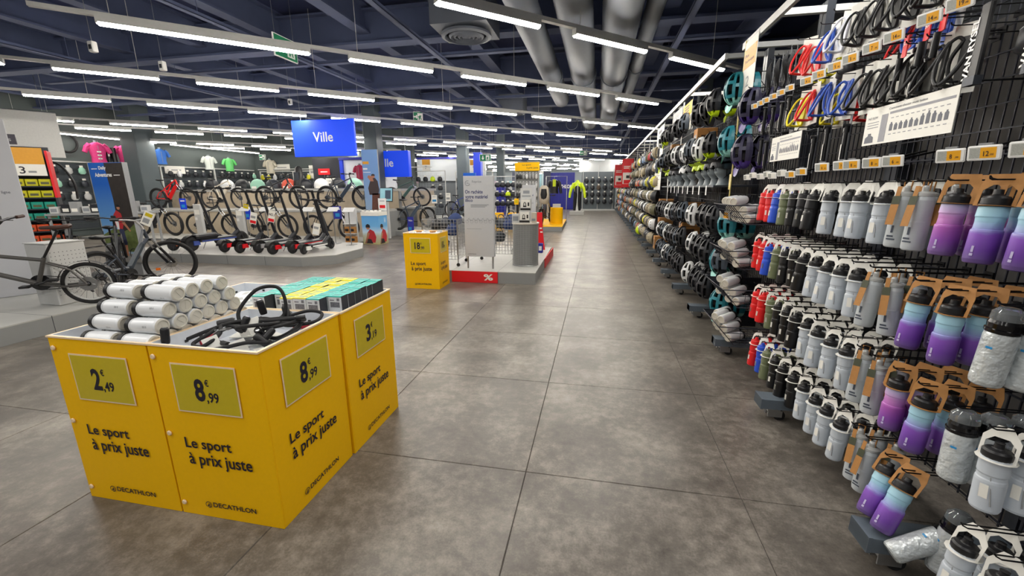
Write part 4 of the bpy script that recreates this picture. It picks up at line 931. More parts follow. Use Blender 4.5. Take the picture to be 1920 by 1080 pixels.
def vstrap(Y, z, k, word):
    t = thing('frame_strap', 'black frame strap with white lettering, %s hanging beside the red cards' % ORD[k], 'strap', (1.27, Y, z), group='lettered straps')
    b = MB(); b.bevbox((-.008, -.02, -.13), (.008, .02, .13), .004); b.obj('band', BLACK, t); txt(t, word, (-.0085, .012, -.11), ((0, 0, 1), (0, -1, 0)) if False else ((0, 0, 1), (0, 1, 0)), .2, WHITE, h=.026, bold=.03)
    b = MB(); b.box((-.014, -.024, -.13), (.012, .024, -.10)); b.obj('buckle', DKGREY, t)
vstrap(1.88, 1.97, 0, 'VAN RYSEL'); vstrap(1.66, 1.96, 1, 'VAN RYSEL'); hook(1.88, 2.115, 1.26, False); hook(1.66, 2.105, 1.26, False)
for k, (Y, z) in enumerate(((2.30, 2.07), (2.18, 2.10), (2.10, 2.11), (1.66, 2.2))):
    t = thing('tyre_tube', 'red carded tool hanging in the black gear, %s from the cages' % ORD[k], 'carded tool', (1.28, Y, z), -.3, group='red carded tools')
    MB().box((-.002, -.032, -.03), (.002, .032, .055)).obj('card', RED, t); txt(t, 'BLS', (-.0022, .024, .02), WEST, .046, WHITE, h=.018)
    b = MB(); b.tube([(-.01, 0, -.03), (-.01, .01, -.12)], .012, 8); b.tube([(-.012, .012, -.12), (-.03, .012, -.125)], .008, 6); b.obj('tool', BLACK, t); hook(Y, z+.05, 1.27, False)
# ------------------------------------------------------------------ electronic price labels
def eprice(Y, z, big, label, c='yellow', s=1.0, x=1.20, small=True):
    F = Matrix.Translation((x, Y, z)) @ Matrix.Rotation(.42, 4, 'Z') @ Matrix.Rotation(-.18, 4, 'Y') @ frame((0, 0, 0), *WEST)
    t = thing('price_label', label, 'price label', mat=F @ Matrix.Scale(s*0.86, 4), group='electronic price labels')
    MB().bevbox((-.05, -.027, -.006), (.05, .027, .0), .004).obj('casing', WHITE, t)
    MB().box((-.042, -.019, 0), (-.010, .019, .0006)).obj('display_grey', M('epaper_grey', (168, 170, 164), .5, noise=.35, scale=220), t)
    MB().box((-.010, -.019, 0), (.036, .019, .0006)).obj('display_yellow', M('epaper_orange', (236, 168, 20), .45) if c == 'yellow' else PAPER, t)
    if big: txt(t, big, (.0, -.012, .0006), ((1, 0, 0), (0, 1, 0)), .016 if len(big) > 1 else .008, h=.018); txt(t, ',00', (.018, -.011, .0006), ((1, 0, 0), (0, 1, 0)), .012, h=.008)
    MB().box((-.02, .027, -.012), (.02, .034, -.004)).obj('clip', GREYM, t)
    b = MB(); b.box((-.006, -.004, -.36), (.006, .004, -.006)); b.obj('label_arm', HOOKM, t)
    return t
for k, (Y, big) in enumerate(((1.52, ''), (1.665, '12'), (1.80, '8'), (2.10, '6'), (2.24, '8'), (2.40, '8'), (2.49, '7'), (2.68, '6'))):
    eprice(Y, 1.60, big, 'white electronic price label above the top bottle row, %s from the near end' % ORD[k])
for k, Y in enumerate((2.92, 3.07, 3.2, 3.36, 3.45, 3.58, 3.75, 3.88)):
    eprice(Y, 1.585-.012*(k % 2), '', 'white electronic price label above black and red bottles, %s along' % ORD[k], 'w' if k > 1 else 'yellow', .9)
for k, (Y, big) in enumerate(((3.03, '4'), (2.88, '4'), (2.71, '5'), (2.57, '5'), (2.40, '7'), (2.25, '14'), (2.05, '14'), (1.91, '19'), (1.72, '12'))):
    eprice(Y, 2.115, big, 'white electronic price label between the cage rows, %s from the far end' % ORD[k])
for k, Y in enumerate((3.91, 3.78, 3.67, 3.53, 3.40, 3.26)):
    eprice(Y, 2.125, '', 'small dim price label beside the violet helmets, %s along' % ORD[k], 'yellow', .8)
t = eprice(4.28, 1.24, '', 'tilted yellow and white price card clipped to the basket edge', 'yellow', 1.6, 1.17)
# ------------------------------------------------------------------ printed cards and hanging signs of the rack
def chart_card(Y0, Y1, z0, z1, label, x=1.27):
    w, h = abs(Y0-Y1), z1-z0
    t = thing('guide_card', label, 'sign', (x, Y0, z0), group=None)
    MB().box((0, -w, 0), (.003, 0, h)).obj('card', PAPER, t)
    g1, g2 = M('print_grey', (150, 150, 156), .6), M('print_dark_grey', (96, 98, 108), .6)
    O = V3((-.0002, 0, 0))
    def r(x0, y0, a, b_, m): plate(t, rect(a*w, b_*h), O+V3((0, -x0*w, y0*h)), WEST, m, .0006)
    r(.32, .74, .66, .06, g1); r(.22, .05, .08, .72, g1); txt(t, 'Comment choisir mon bidon', O+V3((0, -.30*w, .86*h)), WEST, .42*w, g2, h=.055*h)
    txt(t, 'FAST FLOW', O+V3((0, -.04*w, .70*h)), WEST, .13*w, g2, h=.06*h)
    for k in range(3): r(.04, .60-.07*k, .15, .02, g1)
    for k in range(11):
        bh = (.22, .18, .2, .2, .22, .18, .26, .30, .26, .2, .22)[k]; b = MB(); ww = .018*w
        b.prism([(-ww, 0), (ww, 0), (ww, bh*.75*h), (ww*.4, bh*.85*h), (ww*.4, bh*h), (-ww*.4, bh*h), (-ww*.4, bh*.85*h), (-ww, bh*.75*h)], .0008); b.obj('bottle_print', g2, t, frame(O+V3((0, -(.36+k*.057)*w, .30*h)), *WEST))
        r(.345+k*.057, .2, .03, .02, g1); r(.345+k*.057, .62, .03, .02, g1)
    b = MB(); b.prism([(-.06*w, 0), (.06*w, 0), (.055*w, .15*h), (.02*w, .2*h), (.02*w, .26*h), (-.02*w, .26*h), (-.02*w, .2*h), (-.055*w, .15*h)], .0008); b.obj('bottle_print', g2, t, frame(O+V3((0, -.09*w, .06*h)), *WEST))
    for q in (.2, .8): b = MB(); b.tube([(.006, -w*q, h), (.02, -w*q, h+.03), (.30, -w*q, h+.03)], .004, 5); b.obj('holder', HOOKM, t)
chart_card(2.475, 1.925, 1.69, 1.855, 'large white bottle guide card hanging in the first rack bays')
chart_card(3.64, 3.16, 1.68, 1.85, 'smaller white bottle guide card before the violet helmets')
def canopy_sign(Y0, Y1, z0, z1, label, kind, pole=None):
    w, h = abs(Y0-Y1), z1-z0; t = thing('canopy_sign', label, 'sign', (1.275, max(Y0, Y1), z0))
    MB().box((0, -w, 0), (.004, 0, h)).obj('board', PAPER if kind != 'grey' else M('sign_grey', (150, 154, 158), .5), t)
    O = V3((-.0004, 0, 0))
    if kind == 'orange':
        plate(t, rect(w*.96, h*.36), O+V3((0, -w*.02, h*.5)), WEST, M('sign_orange', (224, 160, 44), .5), .001); txt(t, 'Plus', O+V3((0, -w*.1, h*.70)), WEST, w*.3, M('print_brown', (70, 46, 26), .6), h=h*.06, lift=.002); txt(t, 'Technique', O+V3((0, -w*.1, h*.58)), WEST, w*.75, M('print_brown', (70, 46, 26), .6), h=h*.07, lift=.002); txt(t, '2', O+V3((0, -w*.35, h*.14)), WEST, w*.25, GREYM, h=h*.2)
    if kind == 'yellow':
        plate(t, rect(w, h*.45), O+V3((0, 0, h*.55)), WEST, YEL, .001)
        for k in range(4): plate(t, rect(w*.5, h*.05), O+V3((0, -w*.2, h*(.6+.09*k))), WEST, M('print_brown', (70, 46, 26), .6), .002); plate(t, rect(w*.6, h*.03), O+V3((0, -w*.2, h*(.1+.09*k))), WEST, GREYM, .001)
    if kind == 'grey':
        for k in range(3): plate(t, rect(w*.08, h*.16), O+V3((0, -w*(.2+.22*k), h*.62)), WEST, PAPER, .001)
        for k in range(3):
            m_ = MB(); m_.prism([(-.06*w, 0), (.06*w, 0), (.05*w, .2*h), (.0, .3*h), (-.05*w, .2*h)], .001); m_.obj('figure_print', M('print_red', (210, 70, 70), .5), t, frame(O+V3((0, -w*(.35+.14*k), h*.16)), *WEST))
    if kind == 'text':
        for k in range(14): plate(t, rect(w*(.7 if k % 3 else .5), h*.012), O+V3((0, -w*.15, h*(.1+.06*k))), WEST, GREYM, .001)
        plate(t, rect(w*.5, h*.05), O+V3((0, -w*.2, h*.9)), WEST, M('print_dark_grey', (96, 98, 108), .6), .001)
    b = MB(); b.tube([(.01, -.02, h), (.01, -.02, 2.80-z0)], .003, 4); b.tube([(.01, -w+.02, h), (.01, -w+.02, 2.80-z0)], .003, 4); b.obj('hanger', STEEL, t)
canopy_sign(4.58, 4.26, 2.31, 2.77, 'white and orange canopy sign reading Plus Technique', 'orange')
canopy_sign(7.48, 6.83, 2.32, 2.72, 'yellow and white canopy sign past the neon helmets', 'yellow')
canopy_sign(8.42, 7.56, 2.29, 2.76, 'grey canopy sign with reddish figure past the yellow sign', 'grey')
canopy_sign(10.5, 9.5, 1.44, 2.76, 'tall white text banner hung from the canopy rail', 'text')
def flag(p, w, h, label):
    t = thing('promo_flag', label, 'sign', p); MB().box((-w/2, 0, 0), (w/2, .02, h)).obj('board', RED, t)
    plate(t, rect(w*.8, h*.4, -w*.4, h*.12), (0, 0, 0), FRONT, PAPER, .002); plate(t, rect(w*.3, h*.1, -w*.1, h*.32), (0, -.002, 0), FRONT, BLACK, .001); plate(t, rect(w*.6, h*.13, -w*.3, h*.13), (0, -.002, 0), FRONT, RED, .001)
    for k in range(2): plate(t, rect(w*.6, h*.03, -w*.35, h*(.66+.06*k)), (0, 0, 0), FRONT, PAPER, .002)
    b = MB(); b.tube([(0, .01, h), (0, .01, 4.6-p[2])], .005, 4); b.obj('hanger', STEEL, t)
p = atY(1175, 350, 18.2); flag((p.x, 18.2, 1.50), .44, 1.12, 'red and white promotion board hanging over the far rack, the nearer one')
p = atY(1160, 352, 19.5); flag((p.x, 19.5, 1.48), .40, .98, 'red and white promotion board hanging just behind its twin')
def pole(Y, z0, label, m, r=.007, x=1.283):
    t = thing('sign_pole', label, 'pole', (x, Y, z0)); MB().tube([(0, 0, 0), (0, 0, 2.8-z0)], r, 6).obj('rod', m, t); MB().bevbox((-.012, -.03, .3), (-.004, .03, .45), .002).obj('holder', m, t)
pole(4.60, 1.17, 'thin yellow pole hanging from the canopy corner to the teal helmets', M('pole_yellow', (226, 208, 130), .5))
for k, (Y, z) in enumerate(((7.52, 1.35), (8.5, 1.2), (10.55, 1.3), (12.0, 1.2), (13.4, 1.2), (15.6, 1.3))): pole(Y, z, 'thin white pole hanging from the canopy rail, %s past the helmets' % ORD[k], WHITE)
# ================================================================== platforms of the bike department
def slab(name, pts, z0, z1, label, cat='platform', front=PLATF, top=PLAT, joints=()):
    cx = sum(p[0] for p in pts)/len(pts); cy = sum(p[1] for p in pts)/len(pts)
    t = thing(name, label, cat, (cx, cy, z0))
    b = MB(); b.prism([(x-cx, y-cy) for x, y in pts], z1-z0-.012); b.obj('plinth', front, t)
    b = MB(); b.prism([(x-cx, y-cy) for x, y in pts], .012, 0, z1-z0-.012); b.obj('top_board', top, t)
    b = MB()
    for (x0, y0, x1, y1) in joints:
        d = V3((x1-x0, y1-y0, 0)); n = V3((d.y, -d.x, 0)).normalized(); b.T = frame((x0-cx, y0-cy, 0), d, V3((0, 0, 1)).cross(d)); b.box((0, -.002, z1-z0-.001), (d.length, .002, z1-z0+.0006))
    for (x0, y0, x1, y1) in joints:
        b.T = Matrix.Translation((x0-cx, y0-cy, 0)); b.box((-.002, -.0022, 0), (.002, .0022, z1-z0))
    if joints: b.obj('joint', DKGREY, t)
    return t
slab('display_platform', [(-5.72, 0.2), (-5.72, 3.99), (-7.9, 3.99), (-7.9, 0.2)], 0, .19, 'low grey display platform under the folding bike', joints=((-5.72, 2.05, -7.9, 2.05), (-5.72, 3.25, -7.9, 3.25)))
slab('display_platform', [(-10.4, 7.21), (-5.71, 7.21), (-5.2, 7.6), (-5.2, 8.6), (-5.72, 9.5), (-10.4, 9.5)], 0, .19, 'low grey platform with cut corner carrying the row of scooters', joints=((-8.6, 7.21, -8.6, 9.5), (-7.45, 7.21, -7.45, 9.5), (-6.55, 7.21, -6.55, 9.5)))
slab('display_platform', [(-16.2, 10.45), (-6.45, 10.45), (-6.45, 11.75), (-16.2, 11.75)], 0, .06, 'long low grey tier carrying the lower row of bikes')
# stepped back wall of the bike stand
st = thing('bike_stand', 'stepped beige stand with grey caps behind two rows of bikes', 'display stand', (-11.3, 12.2, 0))
for k in range(8):
    x0 = -4.9+k*1.22-.02+(.62 if k == 0 else 0); W_ = 1.2-(.62 if k == 0 else 0); b = MB(); b.box((x0, -.45, .06), (x0+W_, -.42, .80)); b.obj('panel', WOODP, st)
    b = MB(); b.box((x0, .93, .86), (x0+W_, .96, 1.42)); b.obj('panel', WOODP, st)
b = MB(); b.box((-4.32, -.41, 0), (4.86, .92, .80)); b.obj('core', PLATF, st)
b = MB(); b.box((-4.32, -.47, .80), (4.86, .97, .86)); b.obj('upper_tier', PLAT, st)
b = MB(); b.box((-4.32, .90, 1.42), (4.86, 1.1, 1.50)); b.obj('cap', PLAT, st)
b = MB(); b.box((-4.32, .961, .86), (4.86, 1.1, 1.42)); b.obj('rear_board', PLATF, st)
b = MB()
for k in range(1, 8): b.box((-4.93+k*1.22, .925, .86), (-4.9+k*1.22, .93, 1.42)); b.box((-4.93+k*1.22, -.456, .06), (-4.9+k*1.22, -.451, .8))
b.obj('joint', DKGREY, st)
# ------------------------------------------------------------------ bicycles (x forward, wheels on z = 0, origin under the rear hub)
RIMD = M('rim_dark', (48, 48, 52), .35, .4); SPOKE = M('spoke_grey', (120, 122, 126), .3, .8); CHROME = M('chrome', (190, 192, 196), .2, 1.0)
_wh = {}
def wheel(t, name, c, r, tw, rim=RIMD, yaw=0.0, wall=RUBBER, key=None):
    k = (round(r, 3), tw, rim.name, wall.name)
    if k not in _wh:
        a = MB(); a.tube([((r-tw)*cos(i*pi/18), 0, (r-tw)*sin(i*pi/18)) for i in range(36)], tw, 8, closed=True)
        q = r-2*tw; b = MB()
        b.tube([((q-.006)*cos(i*pi/18), 0, (q-.006)*sin(i*pi/18)) for i in range(36)], .011, 6, closed=True)
        s = MB()
        for i in range(20):
            a0 = i*pi/10; s.tube([(.02*cos(a0+.6*(-1)**i), .02*(-1)**i, .02*sin(a0+.6*(-1)**i)), (q*cos(a0), 0, q*sin(a0))], .0016, 3, caps=False)
        s.tube([(0, -.055, 0), (0, -.03, 0), (0, .03, 0), (0, .055, 0)], [.012, .022, .022, .012], 8)
        d = MB(); d.T = Matrix.Translation((0, .035, 0)) @ Matrix.Rotation(pi/2, 4, 'X'); d.lathe([(.06, -.001), (.085, -.001), (.085, .001), (.06, .001)], 20); d.lathe([(.02, -.001), (.03, -.001), (.03, .001), (.02, .001)], 10)
        for i in range(6): d.tube([(.025*cos(i*pi/3), .025*sin(i*pi/3), 0), (.065*cos(i*pi/3+.3), .065*sin(i*pi/3+.3), 0)], .004, 4)
        _wh[k] = (a.mesh(name, wall), b.mesh('rim', rim), s.mesh('spokes', SPOKE), d.mesh('brake_disc', STEEL))
    w = link(name, _wh[k][0], t, Matrix.Translation(c) @ Matrix.Rotation(yaw, 4, 'Z'))
    link('rim', _wh[k][1], w); o = link('spokes', _wh[k][2], w); o['kind'] = 'stuff'; link('brake_disc', _wh[k][3], w)
def bike(style, **kw):
    P = dict(R=.36, wb=1.2, tw=.026, fr=HB, fr2=None, rim=RIMD, bb=(.44, .30), st=(.30, .76), sad=(.23, .98), htt=(.86, .93), htb=(.90, .80), bar=(.84, 1.04), batt=None, step=False, full=False, fork=BLACK, fend=False, guard=None, drop=False, seat=BLACK, yaw=0.0, rack=False, tr=.019, grip=BLACK, barw=.33)
    P.update(kw)
    def f():
        t = thing('bicycle' if not P['batt'] else 'electric_bike', 'x', 'bicycle')
        R, wb = P['R'], P['wb']; F = P['fr']; F2 = P['fr2'] or F
        wheel(t, 'rear_wheel', (0, 0, R), R, P['tw'], P['rim']); wheel(t, 'front_wheel', (wb, 0, R), R, P['tw'], P['rim'], P['yaw'])
        X = lambda p, y=0.0: (p[0], y, p[1])
        bb, s_, a_, b_ = P['bb'], P['st'], P['htt'], P['htb']; tr = P['tr']
        b = MB()
        b.tube([X(bb), X(s_)], [tr*.95, tr*.85], 8)
        if P['step']:
            b.tube(bez([X(b_), ((a_[0]+bb[0])/2+.02, 0, (a_[1]*.35+bb[1]*.65)+.08), X((bb[0]+.02, bb[1]+.05))], 6), tr*1.15, 8)
            b.tube(bez([X(a_), ((a_[0]*.5+s_[0]*.5), 0, s_[1]*.72), X((s_[0]+.05, s_[1]*.66)), (0.02, 0, R+.03)], 6), tr*.8, 8, 1)
        else:
            b.tube([X((s_[0]+.005, s_[1]-.03)), X(a_)], tr*.85, 8); b.tube([X(bb), X(b_)], tr*(1.9 if P['batt'] else 1.15), 8)
        b.tube([X(a_), X(b_)], tr*1.1, 8)
        for sy in (-1, 1):
            b.tube([(bb[0], .03*sy, bb[1]), (.2, .055*sy, R*.97), (0, .062*sy, R)], tr*.55, 6)
            b.tube([(s_[0]-.01, .02*sy, s_[1]-.06), (.12, .05*sy, s_[1]*.55+R*.45), (0, .062*sy, R)], tr*.45, 6)
        if P['full']:
            b.tube([X((.42, .52)), X((.62, .80))], .022, 8); b.tube([X((.30, .62)), X((.52, .62))], .02, 6)
        b.obj('frame', [F, F2], t)
        if P['batt']:
            b = MB(); d = V3((b_[0]-bb[0], 0, b_[1]-bb[1])); b.T = frame(V3(X(bb))+d*.12+V3((0, 0, 0)), d, (0, 0, 1) if False else V3((-d.z, 0, d.x))); b.bevbox((0, .0, -.036), (d.length*.72, .075, .036), .02); b.obj('battery', P['batt'], t)
            b = MB(); b.T = Matrix.Translation(X(bb)) @ Matrix.Rotation(pi/2, 4, 'X'); b.lathe([(.03, -.05), (.07, -.045), (.075, .04), (.03, .05)], 14); b.obj('motor', BLACK, t)
        b = MB(); ax = V3((a_[0]-b_[0], 0, a_[1]-b_[1])).normalized(); cr = V3(X(b_))-ax*.02
        b.tube([(cr.x, -.055, cr.z), (cr.x, .055, cr.z)], .018, 6)
        for sy in (-1, 1):
            b.tube([(cr.x, .052*sy, cr.z+.01), (cr.x*.62+wb*.38, .054*sy, cr.z*.62+R*.38)], .016, 7, 1); b.tube([(cr.x*.66+wb*.34, .054*sy, cr.z*.66+R*.34), (wb, .058*sy, R)], .021, 7)
        b.obj('fork', [P['fork'], CHROME], t, Matrix.Identity(4))
        h = P['bar']; b = MB()
        b.tube([X(a_), X((a_[0]+ax.x*.06, a_[1]+ax.z*.06)), X(h)], .016, 7)
        if P['drop']:
            for sy in (-1, 1): b.tube(bez([(h[0], 0, h[1]), (h[0], .2*sy, h[1]), (h[0]+.09, .21*sy, h[1]-.01), (h[0]+.10, .215*sy, h[1]-.09), (h[0], .22*sy, h[1]-.13)], 5), .013, 6)
        else: b.tube([(h[0]-.05, -P['barw'], h[1]+.02), (h[0]-.01, -.12, h[1]+.015), (h[0], 0, h[1]), (h[0]-.01, .12, h[1]+.015), (h[0]-.05, P['barw'], h[1]+.02)], .012, 6)
        hb = b.obj('handlebar', BLACK if not P.get('barm') else P['barm'], t)
        if not P['drop']:
            for sy in (-1, 1):
                b = MB(); w_ = P['barw']; b.tube([(h[0]-.037, .22*sy*w_/.33, h[1]+.018), (h[0]-.052, (w_+.01)*sy, h[1]+.021)], .018, 8); b.obj('grip', P['grip'], hb)
                b = MB(); b.tube([(h[0]-.02, .19*sy*w_/.33, h[1]+.01), (h[0]+.04, .20*sy*w_/.33, h[1]-.01), (h[0]+.02, .29*sy*w_/.33, h[1]-.02)], .005, 5); b.obj('brake_lever', BLACK, hb)
        b = MB(); b.cbox((h[0]+.03, 0, h[1]+.03), (.05, .06, .04)); b.obj('display', BLACK, hb)
        q = P['sad']; b = MB(); b.tube([X(s_), (q[0], 0, q[1]-.04)], .0135, 7); sp = b.obj('seat_post', BLACK, t)
        b = MB(); b.loft([((0, 0, 0), .001, .001), ((0, 0, .01), .01, .01)], 6) if False else None
        secs = [(-.12, .005, .045), (-.11, .028, .07), (-.03, .026, .062), (.05, .022, .03), (.13, .018, .018), (.145, .006, .008)]
        vs = []; n = 10
        for x, hz, hy in secs:
            for k in range(n): a = 2*pi*k/n; vs.append((q[0]+x, hy*cos(a), q[1]-.01+hz*sin(a)+(.012 if x < -.1 else 0)))
        b.add(vs, [(i*n+k, i*n+(k+1) % n, (i+1)*n+(k+1) % n, (i+1)*n+k) for i in range(5) for k in range(n)], 0, True); b.obj('saddle', P['seat'], t)
        b = MB(); b.T = Matrix.Translation((bb[0], -.045, bb[1])) @ Matrix.Rotation(pi/2, 4, 'X'); b.lathe([(.075, -.002), (.09, -.002), (.09, .002), (.075, .002)], 22)
        for k in range(5): b.tube([(0, 0, 0), (.08*cos(k*2*pi/5), .08*sin(k*2*pi/5), 0)], .007, 5)
        b.T = None; b.tube([(bb[0], -.06, bb[1]), (bb[0]+.16, -.065, bb[1]-.05)], .011, 6); b.tube([(bb[0], .06, bb[1]), (bb[0]-.16, .065, bb[1]+.05)], .011, 6); b.tube([(bb[0], -.06, bb[1]), (bb[0], .06, bb[1])], .02, 8)
        c = b.obj('crankset', BLACK, t)
        for sy, dx, dz in ((-1, .16, -.05), (1, -.16, .05)): b = MB(); b.bevbox((bb[0]+dx-.045, (.07 if sy > 0 else -.16), bb[1]+dz-.012), (bb[0]+dx+.045, (.16 if sy > 0 else -.07), bb[1]+dz+.012), .004); b.obj('pedal', BLACK, c)
        b = MB(); 
        for dz in (.085, -.085): b.tube([(bb[0], -.045, bb[1]+dz), (0, -.045, R+dz*.5)], .004, 4)
        b.tube([(0, -.05, R-.03), (.03, -.05, R-.09), (.0, -.05, R-.12)], .012, 5); b.T = Matrix.Translation((0, -.045, R)) @ Matrix.Rotation(pi/2, 4, 'X'); b.lathe([(.03, -.012), (.055, -.01), (.05, .01), (.03, .012)], 14); b.obj('drivetrain', RIMD, t)
        if P['fend']:
            rr = R+.018
            for c_, a0, a1 in ((0, 10, 200), (wb, -20, 150)):
                b = MB()
                pts = [(c_+rr*cos(radians(a0+(a1-a0)*k/14)), R+rr*sin(radians(a0+(a1-a0)*k/14))) for k in range(15)]
                for k in range(14):
                    (x0, z0), (x1, z1) = pts[k], pts[k+1]; b.add([(x0, -.028, z0), (x0, .028, z0), (x1, .028, z1), (x1, -.028, z1)], [(0, 1, 2, 3), (3, 2, 1, 0)], 0, True)
                b.obj('mudguard', BLACK, t)
        if P['rack']:
            b = MB(); z = 2*R+.05
            for sy in (-1, 1): b.tube([(.2, .06*sy, z), (-.22, .06*sy, z), (-.02, .07*sy, R)], .006, 5)
            for x in (-.2, -.05, .1): b.tube([(x, -.06, z), (x, .06, z)], .005, 5)
            b.obj('luggage_rack', BLACK, t)
        return t
    return f
def put(style, maker, p, hd, lean=0.0, label='', group=None, scale=1.0):
    """stand a bike with its rear wheel at p, pointing along hd"""
    m = Matrix.Translation(p) @ Matrix.Rotation(atan2(hd[1], hd[0]), 4, 'Z') @ Matrix.Rotation(lean, 4, 'X') @ Matrix.Scale(scale, 4)
    return copy_of('bike'+style, maker, m, label=label, group=group)
REDF = M('frame_red', (222, 26, 30), .3); BEIGE = M('frame_cream', (214, 206, 190), .4); SLATEF = M('frame_slate_blue', (52, 66, 82), .35); GREENF = M('frame_green', (74, 104, 92), .4); GREYF = M('frame_grey', (120, 124, 130), .35); LIME = M('frame_lime_white', (206, 214, 160), .35); BLUEF = M('frame_blue', (44, 66, 150), .4); BROWN = M('saddle_brown', (70, 44, 36), .6)
GB = 'bikes on display'
put('fold', bike('fold', R=.25, wb=1.02, tw=.022, fr=M('frame_gunmetal', (88, 86, 84), .35, .3), bb=(.42, .29), st=(.32, .58), sad=(.15, .92), htt=(.84, .66), htb=(.87, .50), bar=(.56, 1.00), fork=BLACK, fend=True, rim=LGREY, seat=BROWN, grip=BROWN, tr=.024, barw=.30), (-5.84, 3.74, .19), (-.78, -.63), -.04, 'grey folding bike with brown saddle and small wheels on the low platform', GB)
put('ecity', bike('ecity', R=.355, wb=1.16, fr=M('frame_charcoal_blue', (54, 62, 74), .35), fr2=GREYF, batt=M('battery_slate', (52, 62, 72), .4), step=True, bb=(.42, .30), st=(.27, .62), sad=(.16, .88), htt=(.80, .92), htb=(.84, .78), bar=(.70, 1.06), barm=M('bar_pale', (196, 196, 196), .3, .3), rack=True, yaw=-.9, tr=.022, barw=.31), (-6.60, 4.36, 0.0), (-.15, 1), -.03, 'charcoal electric city bike with pale handlebar and price card', GB)
t = thing('price_card', 'white and yellow price card leaning on the electric bike handlebar', 'price card', mat=frame(at(262, 418, 8.12), (.86, .4, -.5), (.15, .1, 1)))
MB().box((0, -.0, 0), (.13, .2, .003)).obj('card', PAPER, t); MB().box((.02, .13, .003), (.11, .18, .004)).obj('print_block', POCK, t); MB().box((.02, .03, .003), (.10, .10, .004)).obj('print_text', GREYM, t)
for w_ in KIDS[_proto['bikeecity'].name]:
    if w_.name.startswith('front_wheel'): MB().bevbox((-.21, -.008, -.11), (-.15, .008, -.07), .003).obj('reflector', M('reflector_orange', (240, 120, 20), .3), w_)
mt = bike('mtb', fr=HB, tr=.023, tw=.031); em = bike('emtb', fr=SLATEF, batt=SLATEF, tw=.034, tr=.022); ft = bike('full', fr=REDF, batt=REDF, full=True, tw=.036, tr=.024, st=(.32, .70), htt=(.86, .98), htb=(.90, .84), wb=1.24)
bg = bike('beige', fr=BEIGE, batt=BEIGE, wb=1.2); eb = bike('eblack', fr=HB, batt=HB, tw=.034, tr=.024); jr = bike('jr', fr=HB, tw=.03, tr=.022, fork=M('fork_white', (226, 222, 222), .3), R=.34, wb=1.12)
YU, ZU, YD, ZD = 12.35, .86, 11.15, .06
put('full', ft, (-15.2, YU, ZU), (1, .02), .03, 'bright red electric mountain bike on the raised tier', GB)
put('beige', bg, (-13.05, YU, ZU), (1, .0), .03, 'cream-framed bike on the raised tier behind the scooters', GB)
put('mtb', mt, (-10.85, YU, ZU), (1, .0), .03, 'black mountain bike on the raised tier, beside the cream one', GB, 1.06)
put('emtb', em, (-8.55, YU, ZU), (1, .0), .03, 'slate-blue electric mountain bike at the end of the raised tier', GB, 1.04)
put('eblack', eb, (-14.6, YD, ZD), (1, .0), .03, 'black electric bike below the red one on the lower tier', GB, 1.06)
put('mtb', mt, (-12.45, YD, ZD), (1, .1), .03, 'black bike on the lower tier behind the thick scooter', GB)
put('mtb', mt, (-10.35, YD, ZD), (1, .0), .03, 'black bike on the lower tier behind the middle scooters', GB)
put('jr', jr, (-8.27, YD, ZD), (1, -.02), .03, 'black bike with white fork at the end of the lower tier', GB, 1.04)
# bikes of the next stands
st2 = thing('bike_stand', 'beige two-step stand behind the green electric bike', 'display stand', (-6.9, 14.75, 0))
b = MB(); b.box((-.9, -.15, 0), (.78, .7, .78)); b.obj('core', PLATF, st2)
for k in range(2): b = MB(); b.box((-.88+k*.83, .70, .84), (-.07+k*.83, .73, 1.42)); b.obj('panel', WOODP, st2)
b = MB(); b.box((-.92, -.2, .78), (.8, .76, .84)); b.obj('upper_tier', PLAT, st2); b = MB(); b.box((-.9, .7, 1.42), (.8, .85, 1.5)); b.obj('cap', PLAT, st2); b = MB(); b.box((.6, -.6, 0), (.8, -.2, .75)); b.obj('side_post', WOODP, st2)
put('green', bike('green', fr=GREENF, batt=GREENF), (-7.62, 14.95, .84), (1, .02), .03, 'green-framed electric bike on the raised step', GB)
slab('display_platform', [(-6.6, 12.7), (-5.75, 12.7), (-5.55, 13.3), (-5.55, 14.3), (-6.6, 14.3)], 0, .16, 'small grey platform under the dark bike with blue sign')
put('emtb', em, (-6.42, 12.95, .16), (.50, .86), -.03, 'dark electric bike parked at an angle beside the blue upright sign', GB)
slab('display_platform', [(-6.0, 15.3), (-4.2, 15.3), (-4.2, 16.9), (-6.0, 16.9)], 0, .40, 'grey step under the small blue bike')
slab('display_platform', [(-5.1, 14.2), (-3.9, 14.2), (-3.9, 15.25), (-5.1, 15.25)], 0, .28, 'lower grey step under the lime bike')
kid = bike('kid', fr=BLUEF, fr2=REDF, R=.31, wb=1.0, tw=.018, drop=True, st=(.27, .68), sad=(.20, .84), htt=(.74, .80), htb=(.76, .70), bar=(.76, .90)); lime = bike('lime', fr=LIME, R=.31, wb=1.0, tw=.018, drop=True, st=(.27, .68), sad=(.20, .84), htt=(.74, .80), htb=(.76, .70), bar=(.76, .90))
put('kid', kid, (-5.55, 15.7, .40), (.62, .78), .02, 'blue and red road bike on the grey step', GB); put('lime', lime, (-4.62, 14.45, .28), (.62, .78), .02, 'lime and white road bike on the lower grey step', GB)
t = thing('standing_sign', 'small dark blue upright sign before the angled bike', 'sign', (-5.85, 12.6, 0)); MB().box((-.1, 0, .0), (.1, .03, .62)).obj('board', NAVY, t); txt(t, 'Vélo', (-.07, -.001, .48), FRONT, .14, WHITE); MB().box((-.07, -.002, .2), (.03, -.001, .3)).obj('print', M('print_sky_blue', (40, 140, 200), .4), t)
